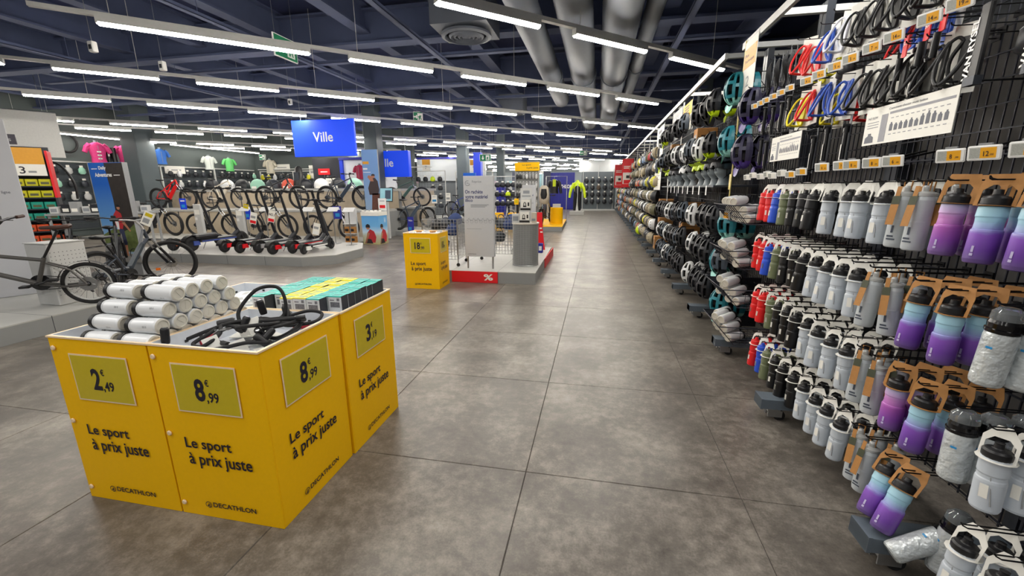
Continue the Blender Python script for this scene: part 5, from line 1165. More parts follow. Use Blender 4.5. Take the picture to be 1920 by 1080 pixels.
for k, (x, y, z, w, h) in enumerate(((-5.52, 13.9, 1.0, .2, .28), (-5.2, 14.4, 1.06, .18, .28), (-6.35, 11.8, .86, .26, .36))):
    t = thing('spec_card', 'white printed spec card on a slim stand, %s beside the angled bike' % ORD[k], 'card', (x, y, z)); MB().box((-w/2, 0, 0), (w/2, .006, h)).obj('card', PAPER, t)
    plate(t, rect(w*.7, h*.25, -w*.35, h*.2), (0, 0, 0), FRONT, [M('print_sky_blue', (40, 140, 200), .4), GREYM, RED][k], .001); plate(t, rect(w*.6, h*.06, -w*.3, h*.75), (0, 0, 0), FRONT, GREYM, .001); MB().tube([(0, .01, 0), (0, .01, -z+.0)], .008, 5).obj('stem', STEEL, t)
# dark bikes standing behind the folding bike
bk = bike('citydark', fr=M('frame_dark', (40, 42, 44), .4), fend=True, step=True, R=.35, sad=(.2, .95))
put('citydark', bk, (-7.3, 5.0, 0), (-.75, .66), .05, 'dark city bike behind the perforated box, first of three', GB); put('citydark', bk, (-7.65, 4.6, 0), (-.75, .66), .05, 'dark city bike behind the perforated box, second of three', GB); put('citydark', bk, (-8.0, 4.2, 0), (-.75, .66), .05, 'dark city bike behind the perforated box, third of three', GB)
# ------------------------------------------------------------------ scooters
def scooter(deck=.9, R=.11, tw=.026, accent=RED, stem=1.05, fat=False, body=HB):
    def f():
        t = thing('electric_scooter', 'x', 'scooter')
        for nm, x in (('rear_wheel', 0), ('front_wheel', deck)):
            b = MB(); b.tube([(x+(R-tw)*cos(i*pi/12), 0, R+(R-tw)*sin(i*pi/12)) for i in range(24)], tw, 8, closed=True); w = b.obj(nm, RUBBER, t)
            b = MB(); b.T = Matrix.Translation((x, 0, R)) @ Matrix.Rotation(pi/2, 4, 'X'); b.lathe([(.0005, -.03), (.05, -.028), (R-tw*1.6, -.016), (R-tw*1.6, .016), (.05, .028), (.0005, .03)], 16); b.obj('hub', RIMD, w)
        b = MB(); hw = .1 if fat else .075; b.bevbox((.12, -hw, R+.02), (deck-.17, hw, R+.075), .012); b.tube([(deck-.2, 0, R+.05), (deck-.06, 0, R+.16)], .04, 8); b.obj('deck', body, t)
        b = MB(); b.box((.14, -hw-.002, R+.03), (deck-.2, -hw+.001, R+.05)); b.box((.14, hw-.001, R+.03), (deck-.2, hw+.002, R+.05)); b.box((.02, -.05, R*.8), (.14, -.03, R+.05)); b.obj('side_strip', accent, t)
        b = MB(); rr = R+.018
        for k in range(9):
            a0, a1 = radians(20+150*k/9), radians(20+150*(k+1)/9); b.add([(rr*cos(a0), -.05, R+rr*sin(a0)), (rr*cos(a0), .05, R+rr*sin(a0)), (rr*cos(a1), .05, R+rr*sin(a1)), (rr*cos(a1), -.05, R+rr*sin(a1))], [(0, 1, 2, 3), (3, 2, 1, 0)], 0, True)
        b.obj('fender', BLACK, t)
        b = MB(); b.tube([(deck-.03, 0, R+.10), (deck-.10, 0, R+.22), (deck-.32, 0, stem)], [.03, .028, .022], 8)
        for sy in (-1, 1): b.tube([(deck-.03, .04*sy, R+.12), (deck, .045*sy, R)], .014, 6)
        b.obj('stem', body, t)
        b = MB(); b.tube([(deck-.36, -.27, stem+.02), (deck-.33, 0, stem+.005), (deck-.36, .27, stem+.02)], .013, 6); b.cbox((deck-.36, 0, stem+.02), (.08, .06, .03)); hb = b.obj('handlebar', BLACK, t)
        for sy in (-1, 1):
            b = MB(); b.tube([(deck-.35, .16*sy, stem+.014), (deck-.362, .285*sy, stem+.022)], .018, 7); b.obj('grip', RUBBER, hb); b = MB(); b.tube([(deck-.33, .14*sy, stem), (deck-.28, .15*sy, stem-.01), (deck-.30, .24*sy, stem-.015)], .005, 4); b.obj('brake_lever', BLACK, hb)
        b = MB(); b.tube([(.35, .08, R), (.33, .14, .0)], .007, 5); b.obj('kickstand', STEEL, t)
        if fat: b = MB(); b.bevbox((.05, -.11, R+.07), (.5, .11, R+.16), .03); b.obj('battery_case', BLACK, t)
        return t
    return f
GS = 'scooters on the low platform'
for k, (key, mk, x, y, lab) in enumerate((('sfat', scooter(1.05, .14, .05, M('accent_blue', (70, 90, 170), .4), 1.12, True), -8.62, 7.5, 'thick black electric scooter with fat tyres, first in the row'),
    ('sred', scooter(), -7.79, 7.52, 'black scooter with red strip beside the fat-tyred one'), ('sred', None, -7.36, 7.47, 'black scooter with red strip and small card, third in the row'),
    ('sgrey', scooter(accent=GREYM), -6.98, 7.55, 'black scooter with grey strip, fourth in the row'), ('sred', None, -6.52, 7.42, 'black scooter with red strip, fifth in the row'), ('sred', None, -6.2, 7.6, 'black scooter with red strip, sixth in the row'),
    ('swhite', scooter(.72, .085, .02, WHITE, .9), -5.9, 7.55, 'small scooter with white and red deck at the cut corner'), ('sblue', scooter(accent=M('accent_orange', (230, 110, 50), .4)), -9.15, 7.55, 'scooter with orange strip behind the electric bike wheel'))):
    copy_of(key, mk, Matrix.Translation((x, y, .19)) @ Matrix.Rotation(radians(84+R_.uniform(-3, 3)), 4, 'Z') @ Matrix.Rotation(.04, 4, 'X') @ Matrix.Scale(1.19, 4), label=lab, group=GS)
for k, (x, y, z, col, lab) in enumerate(((-7.55, 8.1, 1.02, RED, 'red and white hang card on a scooter stem'), (-7.12, 8.15, 1.06, RED, 'white hang card reading NO.1 on a scooter stem'), (-7.65, 8.05, 1.2, POCK, 'small yellow tag hanging from a scooter bar'), (-6.0, 8.1, .8, WHITE, 'white hang card on the corner scooter stem'))):
    t = thing('hang_card', lab, 'card', mat=frame((x, y, z), (.9, .3, -.25), (.2, 0, 1))); w, h = (.14, .26) if k != 2 else (.1, .1)
    MB().box((0, -h, 0), (w, 0, .003)).obj('card', PAPER if k != 2 else POCK, t); MB().box((.01, -h*.95, .003), (w-.01, -h*.7, .004)).obj('print_block', col, t)
    if k == 1: txt(t, 'NO.1', (.01, -.12, .003), ((1, 0, 0), (0, 1, 0)), .12, h=.06, bold=.03)
    else: MB().box((.015, -h*.5, .003), (w*.8, -h*.3, .004)).obj('print_text', GREYM, t)
for k, (x, y, h) in enumerate(((-8.75, 9.2, .95), (-8.15, 9.2, .95), (-6.95, 9.2, .95), (-6.3, 9.25, .95), (-5.75, 9.05, .95))):
    t = thing('spec_stand', 'slim grey stand with slanted spec card behind the scooters, %s of five' % ORD[k], 'stand', (x, y, .19), .2); MB().bevbox((-.1, -.1, 0), (.1, .1, .01), .003).obj('foot', STEEL, t); MB().tube([(0, 0, .01), (0, 0, h-.14)], .012, 6).obj('post', STEEL, t)
    b = MB(); b.T = frame((-.13, -.06, h-.17), (1, 0, 0), (0, .8, .5)); b.box((0, 0, 0), (.26, .18, .006)); b.obj('card_holder', LGREY, t)
for k, (x, y) in enumerate(((-10.0, 10.35), (-11.7, 10.6))):
    t = thing('grey_totem', 'narrow grey pillar with stickers before the lower bikes, %s of two' % ORD[k], 'pillar', (x, y, .0)); MB().bevbox((-.12, -.05, 0), (.12, .05, .98 if k == 0 else 1.08), .01).obj('body', LGREY, t); MB().box((-.09, -.052, .78), (.09, -.05, .92)).obj('sticker', PAPER, t); MB().box((-.1, -.052, .62), (-.02, -.05, .7)).obj('sticker', WHITE, t)
# ================================================================== trade-in platform
slab('display_platform', [(-2.95, 6.42), (-.92, 6.42), (-.98, 9.4), (-2.95, 9.4)], 0, .19, 'low grey platform with red percent panel under the trade-in sign', joints=((-1.53, 6.42, -1.53, 9.4), (-2.3, 6.42, -2.3, 9.4)))
t = thing('percent_panel', 'red front panel with white percent sign on the platform edge', 'panel', (-2.3, 6.41, 0)); MB().box((0, -.008, .004), (.77, .008, .186)).obj('board', RED, t); txt(t, '%', (.54, -.008, .045), FRONT, .155, PAPER, h=.105, bold=.03)
b = MB(); b.T = frame((-.945, 7.9, 0), (0, 1, 0), (0, 0, 1)); t = thing('edge_cladding', 'red side panel along the aisle edge of the trade-in platform', 'panel', (-.95, 8.6, 0)); MB().box((-.004, -.75, .004), (.012, .78, .186)).obj('board', RED, t); MB().box((.0121, -.01, .004), (.0125, .01, .186)).obj('joint', M('dark_red', (120, 10, 20), .6), t)
t = thing('tradein_sign', 'tall grey trade-in sign on two steel legs', 'sign', (-1.88, 6.62, .19))
MB().bevbox((-.245, 0, .205), (.25, .09, 1.5), .004).obj('board', M('sign_body_grey', (188, 190, 194), .45, noise=.03), t)
for x in (-.215, .215): MB().bevbox((x-.012, .03, 0), (x+.012, .06, .21), .003).obj('leg', STEEL, t)
PRN = M('print_navy_ink', (58, 62, 110), .6); PG = M('print_mid_grey', (140, 144, 150), .6)
b = MB(); b.tube([(.038*cos(a*pi/10), .038*sin(a*pi/10), 0) for a in range(3, 20)], .004, 5); b.tube([(-.012, 0, 0), (.03, 0, 0)], .003, 5); b.tube([(0, .014, 0), (-.014, 0, 0), (0, -.014, 0)], .003, 5); b.obj('emblem', PG, t, frame((-.175, -.001, 1.39), *FRONT))
txt(t, 'Reprise', (-.10, 0, 1.385), FRONT, .155, PG, h=.045)
for k, (s, w) in enumerate((('On rachète', .295), ('votre matériel', .375), ('illico', .125))): txt(t, s, (-.22, 0, 1.225-.065*k-(.012 if k == 1 else 0)), FRONT, w, PRN, h=.058 if k != 2 else .05, bold=.02)
for k in range(3): plate(t, rect(.30-.03*k, .010), (-.13, 0, 1.045-.018*k), FRONT, PG, .001)
b = MB()
for k in range(6):
    x = -.2+k*.078; b.tube([(x+.025*cos(a*pi/6), .025*sin(a*pi/6)-.008, 0) for a in range(12)], .0018, 4, closed=True); b.tube([(x, 0, 0), (x+.04, .05, 0), (x+.07, .0, 0), (x+.02, .045, 0)], .0018, 4)
b.obj('line_drawing', PG, t, frame((0, -.001, .79), *FRONT))
plate(t, rect(.25, .006), (-.21, 0, .66), FRONT, PG, .001); logo(t, (-.205, 0, .235), FRONT, .145, M('print_dark_grey', (96, 98, 108), .6), h=.016)
# mesh drum
t = thing('mesh_drum', 'round perforated metal drum table on the platform', 'display drum', (-1.20, 7.15, .19))
b = MB(); b.lathe([(.20, .01), (.205, .014), (.205, .71), (.20, .714)], 28); b.obj('inner_core', M('drum_inner', (132, 134, 134), .6, .0), t)
b = MB()
for k in range(44): z = .02+k*.0158; b.tube([(.22*cos(a*pi/14), .22*sin(a*pi/14), z) for a in range(28)], .0042, 4, closed=True)
for k in range(28): a = k*pi/14; b.tube([(.222*cos(a), .222*sin(a), .015), (.222*cos(a), .222*sin(a), .71)], .002, 4)
o = b.obj('wire_mesh', M('wire_pale', (176, 178, 178), .4, .2), t); o['kind'] = 'stuff'
b = MB(); b.lathe([(.23, .71), (.235, .715), (.235, .73), (.23, .735)], 28); b.obj('top', M('drum_top', (206, 200, 190), .5), t)
b = MB(); b.lathe([(.226, 0), (.228, .012), (.222, .02)], 28); b.obj('base_ring', STEEL, t)
def lockbox(k, x, y, z, lab):
    t = thing('boxed_lock', lab, 'box', (x, y, z), .05, group='boxes on the mesh drum'); MB().bevbox((-.09, -.06, 0), (.09, .06, .20), .003).obj('carton', LGREY, t); MB().box((-.085, -.0625, .012), (.085, -.06, .045)).obj('label_band', BLACK, t)
    plate(t, rect(.15, .13, -.075, .055), (0, -.0605, 0), FRONT, PAPER, .0008); b = MB(); b.tube([(-.03, 0, .07), (-.03, 0, .12), (-.02, 0, .14), (-.005, 0, .14), (.005, 0, .12), (.005, 0, .07)], .006, 5); b.cbox((-.012, 0, .075), (.055, .004, .022)); b.cbox((.05, 0, .11), (.025, .004, .06)); b.obj('lock_picture', BLACK, t, Matrix.Translation((0, -.063, 0)))
lockbox(0, -1.19, 7.02, .925, 'grey boxed bike lock on the mesh drum, lower of the stack'); lockbox(1, -1.18, 7.06, 1.125, 'grey boxed bike lock on the mesh drum, upper of the stack')
t = thing('info_card', 'pale info card propped behind the boxed locks', 'card', (-1.19, 7.16, 1.325)); MB().box((-.1, 0, 0), (.1, .006, .17)).obj('card', LGREY, t); plate(t, rect(.15, .02, -.075, .03), (0, 0, 0), FRONT, PG, .001); plate(t, rect(.11, .05, -.055, .08), (0, 0, 0), FRONT, PG, .001); MB().tube([(0, .01, 0), (0, .03, -.1)], .004, 5).obj('prop', STEEL, t)
t = thing('small_box', 'pale box beside the boxed locks on the drum', 'box', (-1.36, 7.07, .925), .2); MB().bevbox((-.06, -.04, 0), (.06, .04, .15), .003).obj('carton', LGREY, t); MB().box((-.045, -.0415, .03), (.045, -.04, .11)).obj('print', PG, t)
t = thing('small_box', 'pale box at the aisle side of the boxed locks', 'box', (-1.045, 7.1, .925), -.1); MB().bevbox((-.04, -.04, 0), (.04, .04, .17), .003).obj('carton', M('beige_card', (206, 196, 180), .6), t); MB().box((-.03, -.0415, .03), (.03, -.04, .07)).obj('print', PG, t)
# scooter standing on the platform behind the drum
copy_of('sblack', scooter(accent=HB, stem=1.12), loc=(-1.55, 8.3, .19), rz=radians(101), label='black scooter with yellow tag behind the mesh drum')
t = thing('hang_card', 'yellow tag wrapped on the scooter bar behind the drum', 'card', (-1.67, 8.80, 1.22)); MB().bevbox((-.045, -.035, -.06), (.045, .035, .06), .006).obj('tag', YEL, t); MB().box((-.03, -.037, -.03), (.03, -.035, .03)).obj('print', POCK, t)
# red sloping stand
t = thing('red_display', 'red curved upright display panel behind the mesh drum', 'display panel', (-1.2, 9.0, .19))
P_ = bez([(-.10, .80), (-.095, .5), (-.07, .2), (-.05, 0)], 5); Q_ = bez([(.05, .80), (.06, .5), (.09, .2), (.12, 0)], 5)
pts = [(p.x, p.y) for p in P_]+[(q.x, q.y) for q in reversed(Q_)]; b = MB(); b.prism(pts[::-1], .05); b.obj('board', RED, t, frame((0, .02, 0), *FRONT))
for k in range(2): plate(t, rect(.05, .03), (.0+.015*k, -.031, .45-.08*k), FRONT, PAPER, .001)
t = thing('blue_pack', 'small blue pack at the foot of the red display', 'pack', (-1.12, 8.55, .19)); MB().bevbox((-.05, -.04, 0), (.05, .04, .2), .01).obj('carton', NAVY, t); MB().box((-.03, -.042, .05), (.03, -.04, .14)).obj('print', PAPER, t)
# wire trolleys of used goods
def trolley():
    t = thing('wire_trolley', 'x', 'trolley'); w, d, z0, z1 = .62, .5, .12, .80
    b = MB()
    for k in range(13):
        z = z0+(z1-z0)*k/12; b.tube([(-w/2, -d/2, z), (w/2, -d/2, z), (w/2, d/2, z), (-w/2, d/2, z)], .003, 4, closed=True)
    for k in range(12):
        x = -w/2+w*k/11; b.tube([(x, -d/2, z1), (x, -d/2, z0), (x, d/2, z0), (x, d/2, z1)], .003, 4)
        y = -d/2+d*k/11; b.tube([(-w/2, y, z1), (-w/2, y, z0)], .003, 4); b.tube([(w/2, y, z1), (w/2, y, z0)], .003, 4)
    o = b.obj('wire_mesh', M('wire_pale', (176, 178, 178), .4, .2), t); o['kind'] = 'stuff'
    for sx in (-1, 1):
        for sy in (-1, 1):
            b = MB(); b.tube([(sx*w/2, sy*d/2, .05), (sx*w/2, sy*d/2, z1)], .01, 6); b.obj('corner_post', STEEL, t); b = MB(); b.T = Matrix.Translation((sx*w/2, sy*d/2, .032)) @ Matrix.Rotation(pi/2, 4, 'X'); b.lathe([(.01, -.012), (.03, -.01), (.03, .01), (.01, .012)], 12); b.obj('caster', RUBBER, t)
    return t
copy_of('trolley', trolley, loc=(-2.62, 7.0, .19), rz=.03, label='wire trolley full of dark used gear beside the lone bin')
copy_of('trolley', trolley, loc=(-1.78, 7.75, .19), rz=.0, label='wire trolley of dark used gear between sign and drum')
for i, (tx, ty) in enumerate(((-2.62, 7.0), (-1.78, 7.75))):
    for k in range(6):
        x, y, z = tx-.18+.18*(k % 3), ty-.1+.2*(k//3), .19+(.66 if i else .62)+.07*(k % 2)+(.1 if i == 0 and k > 3 else 0)-(.3 if k < 2 else 0)
        t = thing('used_bag', '%s used bag in the wire trolley %s, %s of six' % (('black', 'charcoal', 'dark blue')[k % 3], ('beside the lone bin', 'behind the trade-in sign')[i], ORD[k]), 'bag', (x, y, z), k*.7, group='used bags in trolleys')
        b = MB(); b.loft([((0, 0, -.10), .06, .07), ((0, .01, -.08), .11, .09), ((.01, 0, .02), .12, .10), ((0, 0, .08), .07, .06), ((0, 0, .1), .02, .02)], 12); b.obj('body', [HB, DKGREY, M('used_blue', (40, 60, 110), .7)][k % 3], t)
        b = MB(); b.tube(bez([(-.08, 0, .06), (-.04, .02, .15), (.04, .02, .15), (.08, 0, .06)], 5), .008, 5); b.obj('strap', BLACK, t)
# ------------------------------------------------------------------ yellow kiosk, stools and the platform beyond
t = thing('accessory_kiosk', 'tall wire display kiosk with yellow header and rows of helmets', 'display kiosk', (-2.56, 15.6, 0))
MB().bevbox((-.46, 0, 2.1), (.44, .12, 2.40), .005).obj('header', YEL, t); txt(t, 'Le sport', (-.18, -.0005, 2.27), FRONT, .32, INK, h=.07); txt(t, 'à prix juste', (-.02, -.0005, 2.16), FRONT, .42, INK, h=.08)
for x in (-.44, .42): MB().box((x-.02, 0, 0), (x+.02, .1, 2.1)).obj('post', GREYM, t)
MB().box((-.42, .07, .6), (.40, .09, 2.1)).obj('back_panel', M('kiosk_grey', (132, 134, 132), .6), t); MB().box((-.46, -.1, 0), (.44, .4, .55)).obj('base', PLATF, t)
for r in range(4):
    for c in range(7):
        cc = (HB, HB, GREYM, HW, GREYM, GREYM, LGREY)[c]; z = 1.82-r*.33
        t = thing('hanging_pouch', '%s pouch hung in the yellow-headed kiosk, %s row, %s along' % (('black', 'black', 'grey', 'white', 'grey', 'grey', 'pale')[c], ORD[r], ORD[c]), 'pouch', (-2.93+.118*c, 15.58, z), group='pouches in the kiosk')
        b = MB(); b.loft([((0, 0, 0), .02, .02), ((0, 0, .03), .045, .03), ((0, 0, .13), .045, .03), ((0, 0, .17), .02, .015)], 10); b.obj('body', cc, t); b = MB(); b.tube(bez([(-.03, 0, .14), (-.02, 0, .22), (.02, 0, .22), (.03, 0, .14)], 4), .008, 5); b.obj('strap', HW, t)
def stool(k, p, w, h, lab):
    t = thing('yellow_stool', lab, 'plinth', p); b = MB(); b.lathe([(w, 0), (w, h-.02), (w*.97, h)], 8 if k < 2 else 20); b.obj('body', YEL, t); MB().lathe([(w*.9, h), (w*.9, h+.004)], 20).obj('top', YCARD if k == 5 else M('yellow_deep', (218, 158, 8), .5), t); return t
slab('display_platform', [(-2.2, 14.78), (-1.18, 14.78), (-1.3, 18.4), (-2.3, 18.4)], 0, .17, 'grey platform with yellow top beyond the trade-in stand', top=YEL)
stool(2, (-1.52, 16.2, .17), .24, .60, 'round yellow plinth standing on the yellow-topped platform')
t = thing('clear_card', 'clear card holder on the round yellow plinth', 'card', (-1.52, 16.2, .775)); MB().box((-.15, 0, 0), (.15, .01, .13)).obj('card', LGREY, t); MB().box((-.16, -.05, 0), (.16, .05, .006)).obj('foot', FROST, t)
for k, (x, w, lab) in enumerate(((-3.62, .5, 'yellow box plinth below the kiosk, far side'), (-2.95, .42, 'yellow box plinth below the kiosk, middle'), (-2.45, .3, 'yellow box plinth below the kiosk, aisle side'))):
    t = thing('yellow_plinth', lab, 'plinth', (x, 14.9+.1*k, 0)); MB().bevbox((-w/2, 0, 0), (w/2, .35, .62), .008).obj('body', YEL, t); MB().box((-w/2+.02, .02, .62), (w/2-.02, .33, .625)).obj('top', M('yellow_deep', (218, 158, 8), .5), t)
t = thing('tradein_sign', 'smaller grey trade-in sign standing before the kiosk', 'sign', (-1.95, 12.2, 0)); MB().bevbox((-.2, 0, .25), (.2, .06, 1.58), .004).obj('board', M('sign_body_grey', (188, 190, 194), .45), t)
for x in (-.17, .17): MB().box((x-.01, .02, 0), (x+.01, .05, .26)).obj('leg', STEEL, t)
txt(t, 'On rachète', (-.17, 0, 1.33), FRONT, .22, PRN, h=.045, bold=.02); txt(t, 'votre matériel', (-.17, 0, 1.27), FRONT, .30, PRN, h=.05, bold=.02); txt(t, 'illico', (-.17, 0, 1.21), FRONT, .10, PRN, h=.045, bold=.02)
for k in range(2): plate(t, rect(.25, .012), (-.12, 0, 1.08-.03*k), FRONT, PG, .001)
# cargo bike with a child seat, seen from behind
put('cargo', bike('cargo', fr=M('frame_maroon', (84, 44, 52), .4), R=.30, wb=1.5, tw=.03, batt=HB, sad=(.3, 1.0), fend=True, rack=True, bb=(.55, .3)), (-1.98, 15.2, .17), (.12, 1), .0, 'dark cargo bike carrying a beige child seat on the platform', GB)
t = thing('child_seat', 'beige child seat mounted behind the cargo bike saddle', 'child seat', (-1.9, 15.35, .92)); b = MB(); b.loft([((0, 0, 0), .10, .08), ((0, 0, .05), .17, .14), ((0, -.02, .30), .19, .10), ((0, -.05, .58), .16, .06), ((0, -.06, .66), .08, .03)], 14); b.obj('shell', M('seat_beige', (186, 176, 160), .5), t)
b = MB(); b.loft([((0, -.075, .15), .10, .05), ((0, -.10, .35), .12, .05), ((0, -.10, .54), .09, .04)], 12); b.obj('backing_slot', BLACK, t)
for s in (-1, 1): b = MB(); b.tube([(s*.12, 0, .04), (s*.15, .02, -.3)], .035, 7); b.obj('leg_guard', M('seat_beige', (186, 176, 160), .5), t)
# mannequin with neon jacket
def torso(t, mat, mat2=None, neck=True, sl=.17, sw=.55):
    b = MB(); b.loft([((0, 0, 0), .19, .12), ((0, 0, .15), .17, .11), ((0, 0, .35), .20, .12), ((0, 0, .48), .205, .11), ((0, 0, .56), .14, .09), ((0, 0, .60), .07, .065)], 16); b.obj('body_cloth', mat, t)
    for s in (-1, 1): b = MB(); b.tube([(s*.15, 0, .53), (s*.23, 0, .45), (s*(.23+min(sl, .2)*.4), .0, .45-sl*.9)], [.075, .07, .06], 9); b.obj('sleeve', mat2 or mat, t)
    if neck: b = MB(); b.tube([(0, 0, .58), (0, 0, .66)], .05, 10); b.obj('neck_stump', M('bust_grey', (132, 142, 148), .4), t)
t = thing('mannequin', 'headless mannequin in a neon yellow jacket and black trousers', 'mannequin', (-1.12, 24.0, 0)); MB().bevbox((-.4, -.25, 0), (.4, .25, .22), .01).obj('plinth', PLAT, t)
t2 = t
b = MB(); b.loft([((0, 0, 1.25), .17, .13), ((0, 0, 1.4), .2, .13), ((0, 0, 1.62), .25, .13), ((0, 0, 1.76), .2, .11), ((0, 0, 1.83), .08, .08), ((0, 0, 1.9), .07, .07)], 14); b.obj('jacket', NEON, t)
for s in (-1, 1):
    b = MB(); b.tube([(s*.18, 0, 1.72), (s*.34, -.02, 1.45), (s*.40, -.05, 1.15), (s*.42, -.06, .95)], [.10, .085, .075, .06], 9); b.obj('sleeve', NEON, t)
    b = MB(); b.tube([(s*.10, 0, 1.28), (s*.12, 0, .85), (s*.14, 0, .40), (s*.14, 0, .25)], [.12, .10, .08, .07], 9); b.obj('trouser_leg', BLACK, t)
b = MB(); b.loft([((0, -.06, 1.2), .16, .09), ((0, -.08, 1.5), .16, .07), ((0, -.06, 1.7), .08, .05)], 12); b.obj('inner_shirt', BLACK, t)
MB().tube([(.02, -.16, .2), (.02, -.16, 1.7)], .02, 6).obj('stand_pole', LGREY, t)
# far walls: corrugated blue panel with the word, grey wall with gear
bl = struct('wall_blue', MB().box((-3.4, 30.2, 0), (-1.62, 30.3, 2.52)), NAVY)
for k in range(17): MB().box((-3.39+k*.104, 30.14, .08), (-3.335+k*.104, 30.2, 2.5)).obj('slat', NAVY, bl)
t = thing('wall_lettering', 'white capital lettering on the ribbed blue wall', 'lettering', (-3.25, 30.12, 1.45)); txt(t, 'DECATHLON', (0, 0, 0), FRONT, 1.5, WHITE, h=.25, bold=.03)
GW = M('gear_wall_grey', (96, 104, 110), .7)
struct('wall_gear', MB().box((-1.1, 29.0, 0), (1.12, 29.1, 2.5)), GW); struct('wall_gear_top', MB().box((-1.3, 29.3, 2.5), (1.3, 29.4, 3.3)), M('pale_panel', (190, 194, 196), .6))
for k in range(3):
    b = MB(); b.tube([(-1.0+.98*k, 28.95, .1), (-1.0+.98*k, 28.95, 2.9)], .02, 6); o = b.obj('upright_tube', LGREY); tag(o, 'pale upright tube before the far gear wall, %s of three' % ORD[k], 'tube', 'uprights of the gear wall')
for r in range(4):
    for c in range(5):
        if R_.random() < .15: continue
        m_ = (HB, DKGREY, HB, M('brown_gear', (84, 72, 62), .8))[R_.randrange(4)]
        t = thing('hanging_gear', 'dark gear piece on the far grey wall, %s row, %s along' % (ORD[r], ORD[c]), 'gear', (-.78+c*.40, 28.9, 1.95-r*.45), group='gear on the far grey wall')
        b = MB(); b.loft([((0, 0, -.15), .07, .05), ((0, 0, -.05), .14, .07), ((0, 0, .1), .12, .06), ((0, 0, .16), .05, .03)], 10); b.obj('body', m_, t); MB().box((-.04, -.075, .14), (.05, -.07, .22)).obj('price_tab', PAPER, t)
struct('trim_1', MB().box((-1.1, 28.9, 0), (1.12, 29.0, .1)), LGREY)
# wall of the clothing zone, blue frames, white display case
struct('wall_mid', MB().box((-9.9, 22.6, 1.9), (-6.0, 22.8, 3.05)), M('pale_wall_panel', (190, 196, 202), .7))
struct('trim_2', MB().box((-9.9, 22.55, 3.05), (-6.0, 22.8, 3.15)), NAVY)
struct('wall_mid_low', MB().box((-9.9, 22.7, 0), (-6.0, 22.8, 1.9)), M('wall_mid_dark', (110, 116, 122), .8))
struct('wall_white_case', MB().box((-11.2, 17.6, 0), (-8.75, 17.75, 2.75)), M('case_white', (222, 226, 232), .6))
struct('trim_3', MB().box((-11.35, 17.5, 0), (-11.2, 17.75, 2.8)), BLUE); struct('trim_4', MB().box((-11.35, 17.45, 2.75), (-8.75, 17.75, 2.85)), NAVY)
struct('wall_dark_recess', MB().box((-13.2, 18.2, 0), (-11.4, 18.3, 2.9)), M('recess_dark', (44, 46, 54), .8))
struct('wall_blue_post', MB().box((-5.18, 17.6, 0), (-4.86, 17.9, 2.95)), BLUE)
struct('wall_passage', MB().box((-6.0, 30, 0), (-3.3, 30.2, 2.6)), M('passage_dark', (74, 78, 96), .8))
# clothes on torsos
def jersey(name, c, p, rz, label, s=1.0, c2=None, prints=True):
    t = thing('jersey', label, 'jersey', mat=Matrix.Translation(p) @ Matrix.Rotation(rz, 4, 'Z') @ Matrix.Scale(s, 4)); torso(t, c, c2)
    if prints:
        for k in range(3): b = MB(); b.box((-.05, -.128+.006*k, .30-.1*k), (.05, -.118, .34-.1*k)); b.obj('print', WHITE, t)
    b = MB(); b.box((-.004, -.128, .05), (.004, -.11, .5)); b.obj('zip', GREYM, t)
PINK = M('jersey_pink', (232, 66, 140), .7, noise=.25); GRN = M('jersey_green', (110, 214, 120), .7); JW = M('jersey_pale', (214, 222, 216), .7); JB = M('jersey_beige', (206, 200, 182), .7); JBL = M('jersey_blue', (60, 120, 210), .7); MAR = M('jersey_maroon', (150, 20, 62), .7); PUR = M('jersey_plum', (74, 66, 98), .7)
for nm, c, y, z, lab in (('a', PINK, 11.85, 2.42, 'bright pink jersey with white print above the cyclist poster'), ('b', PINK, 12.72, 2.40, 'pink jersey with white print beside the grey column'), ('c', JBL, 14.0, 2.48, 'blue and white jersey on the wall beyond the grey column'), ('d', JW, 16.1, 2.36, 'pale grey jersey high on the dark wall'), ('e', GRN, 17.15, 2.33, 'light green jersey high on the dark wall')):
    jersey(nm, c, (-16.75, y, z), radians(70), lab, .95 if nm in 'cde' else 1.1, prints=nm in 'ab')
jersey('f', JB, (-16.2, 19.02, 2.28), .1, 'beige jersey at the corner of the dark wall', 1.1, prints=False)
jersey('g', MAR, (-10.35, 17.47, 1.92), 0, 'dark maroon jersey in the white case', 1.0, prints=False); jersey('h', PUR, (-9.35, 17.47, 1.90), 0, 'plum jersey in the white case', 1.0, prints=False)
t = thing('legwear', 'black cycling leggings with white print between pink jerseys', 'leggings', (-16.8, 12.28, 2.45), radians(70)); 
for s in (-1, 1): b = MB(); b.tube([(s*.07, 0, .5), (s*.08, 0, 0)], [.09, .07], 8); b.obj('leg', BLACK, t)
MB().box((-.11, -.1, .2), (-.06, -.08, .4)).obj('print', WHITE, t)
t = thing('spare_tyre', 'dark tyre hung high on the grey wall', 'tyre', (-17.1, 11.25, 3.02), 0); MB().tube([(0, .29*cos(a*pi/14), .29*sin(a*pi/14)) for a in range(28)], .035, 7, closed=True).obj('tyre', RUBBER, t); MB().tube([(-.1, 0, .25), (.08, 0, .25)], .02, 6).obj('peg', STEEL, t)
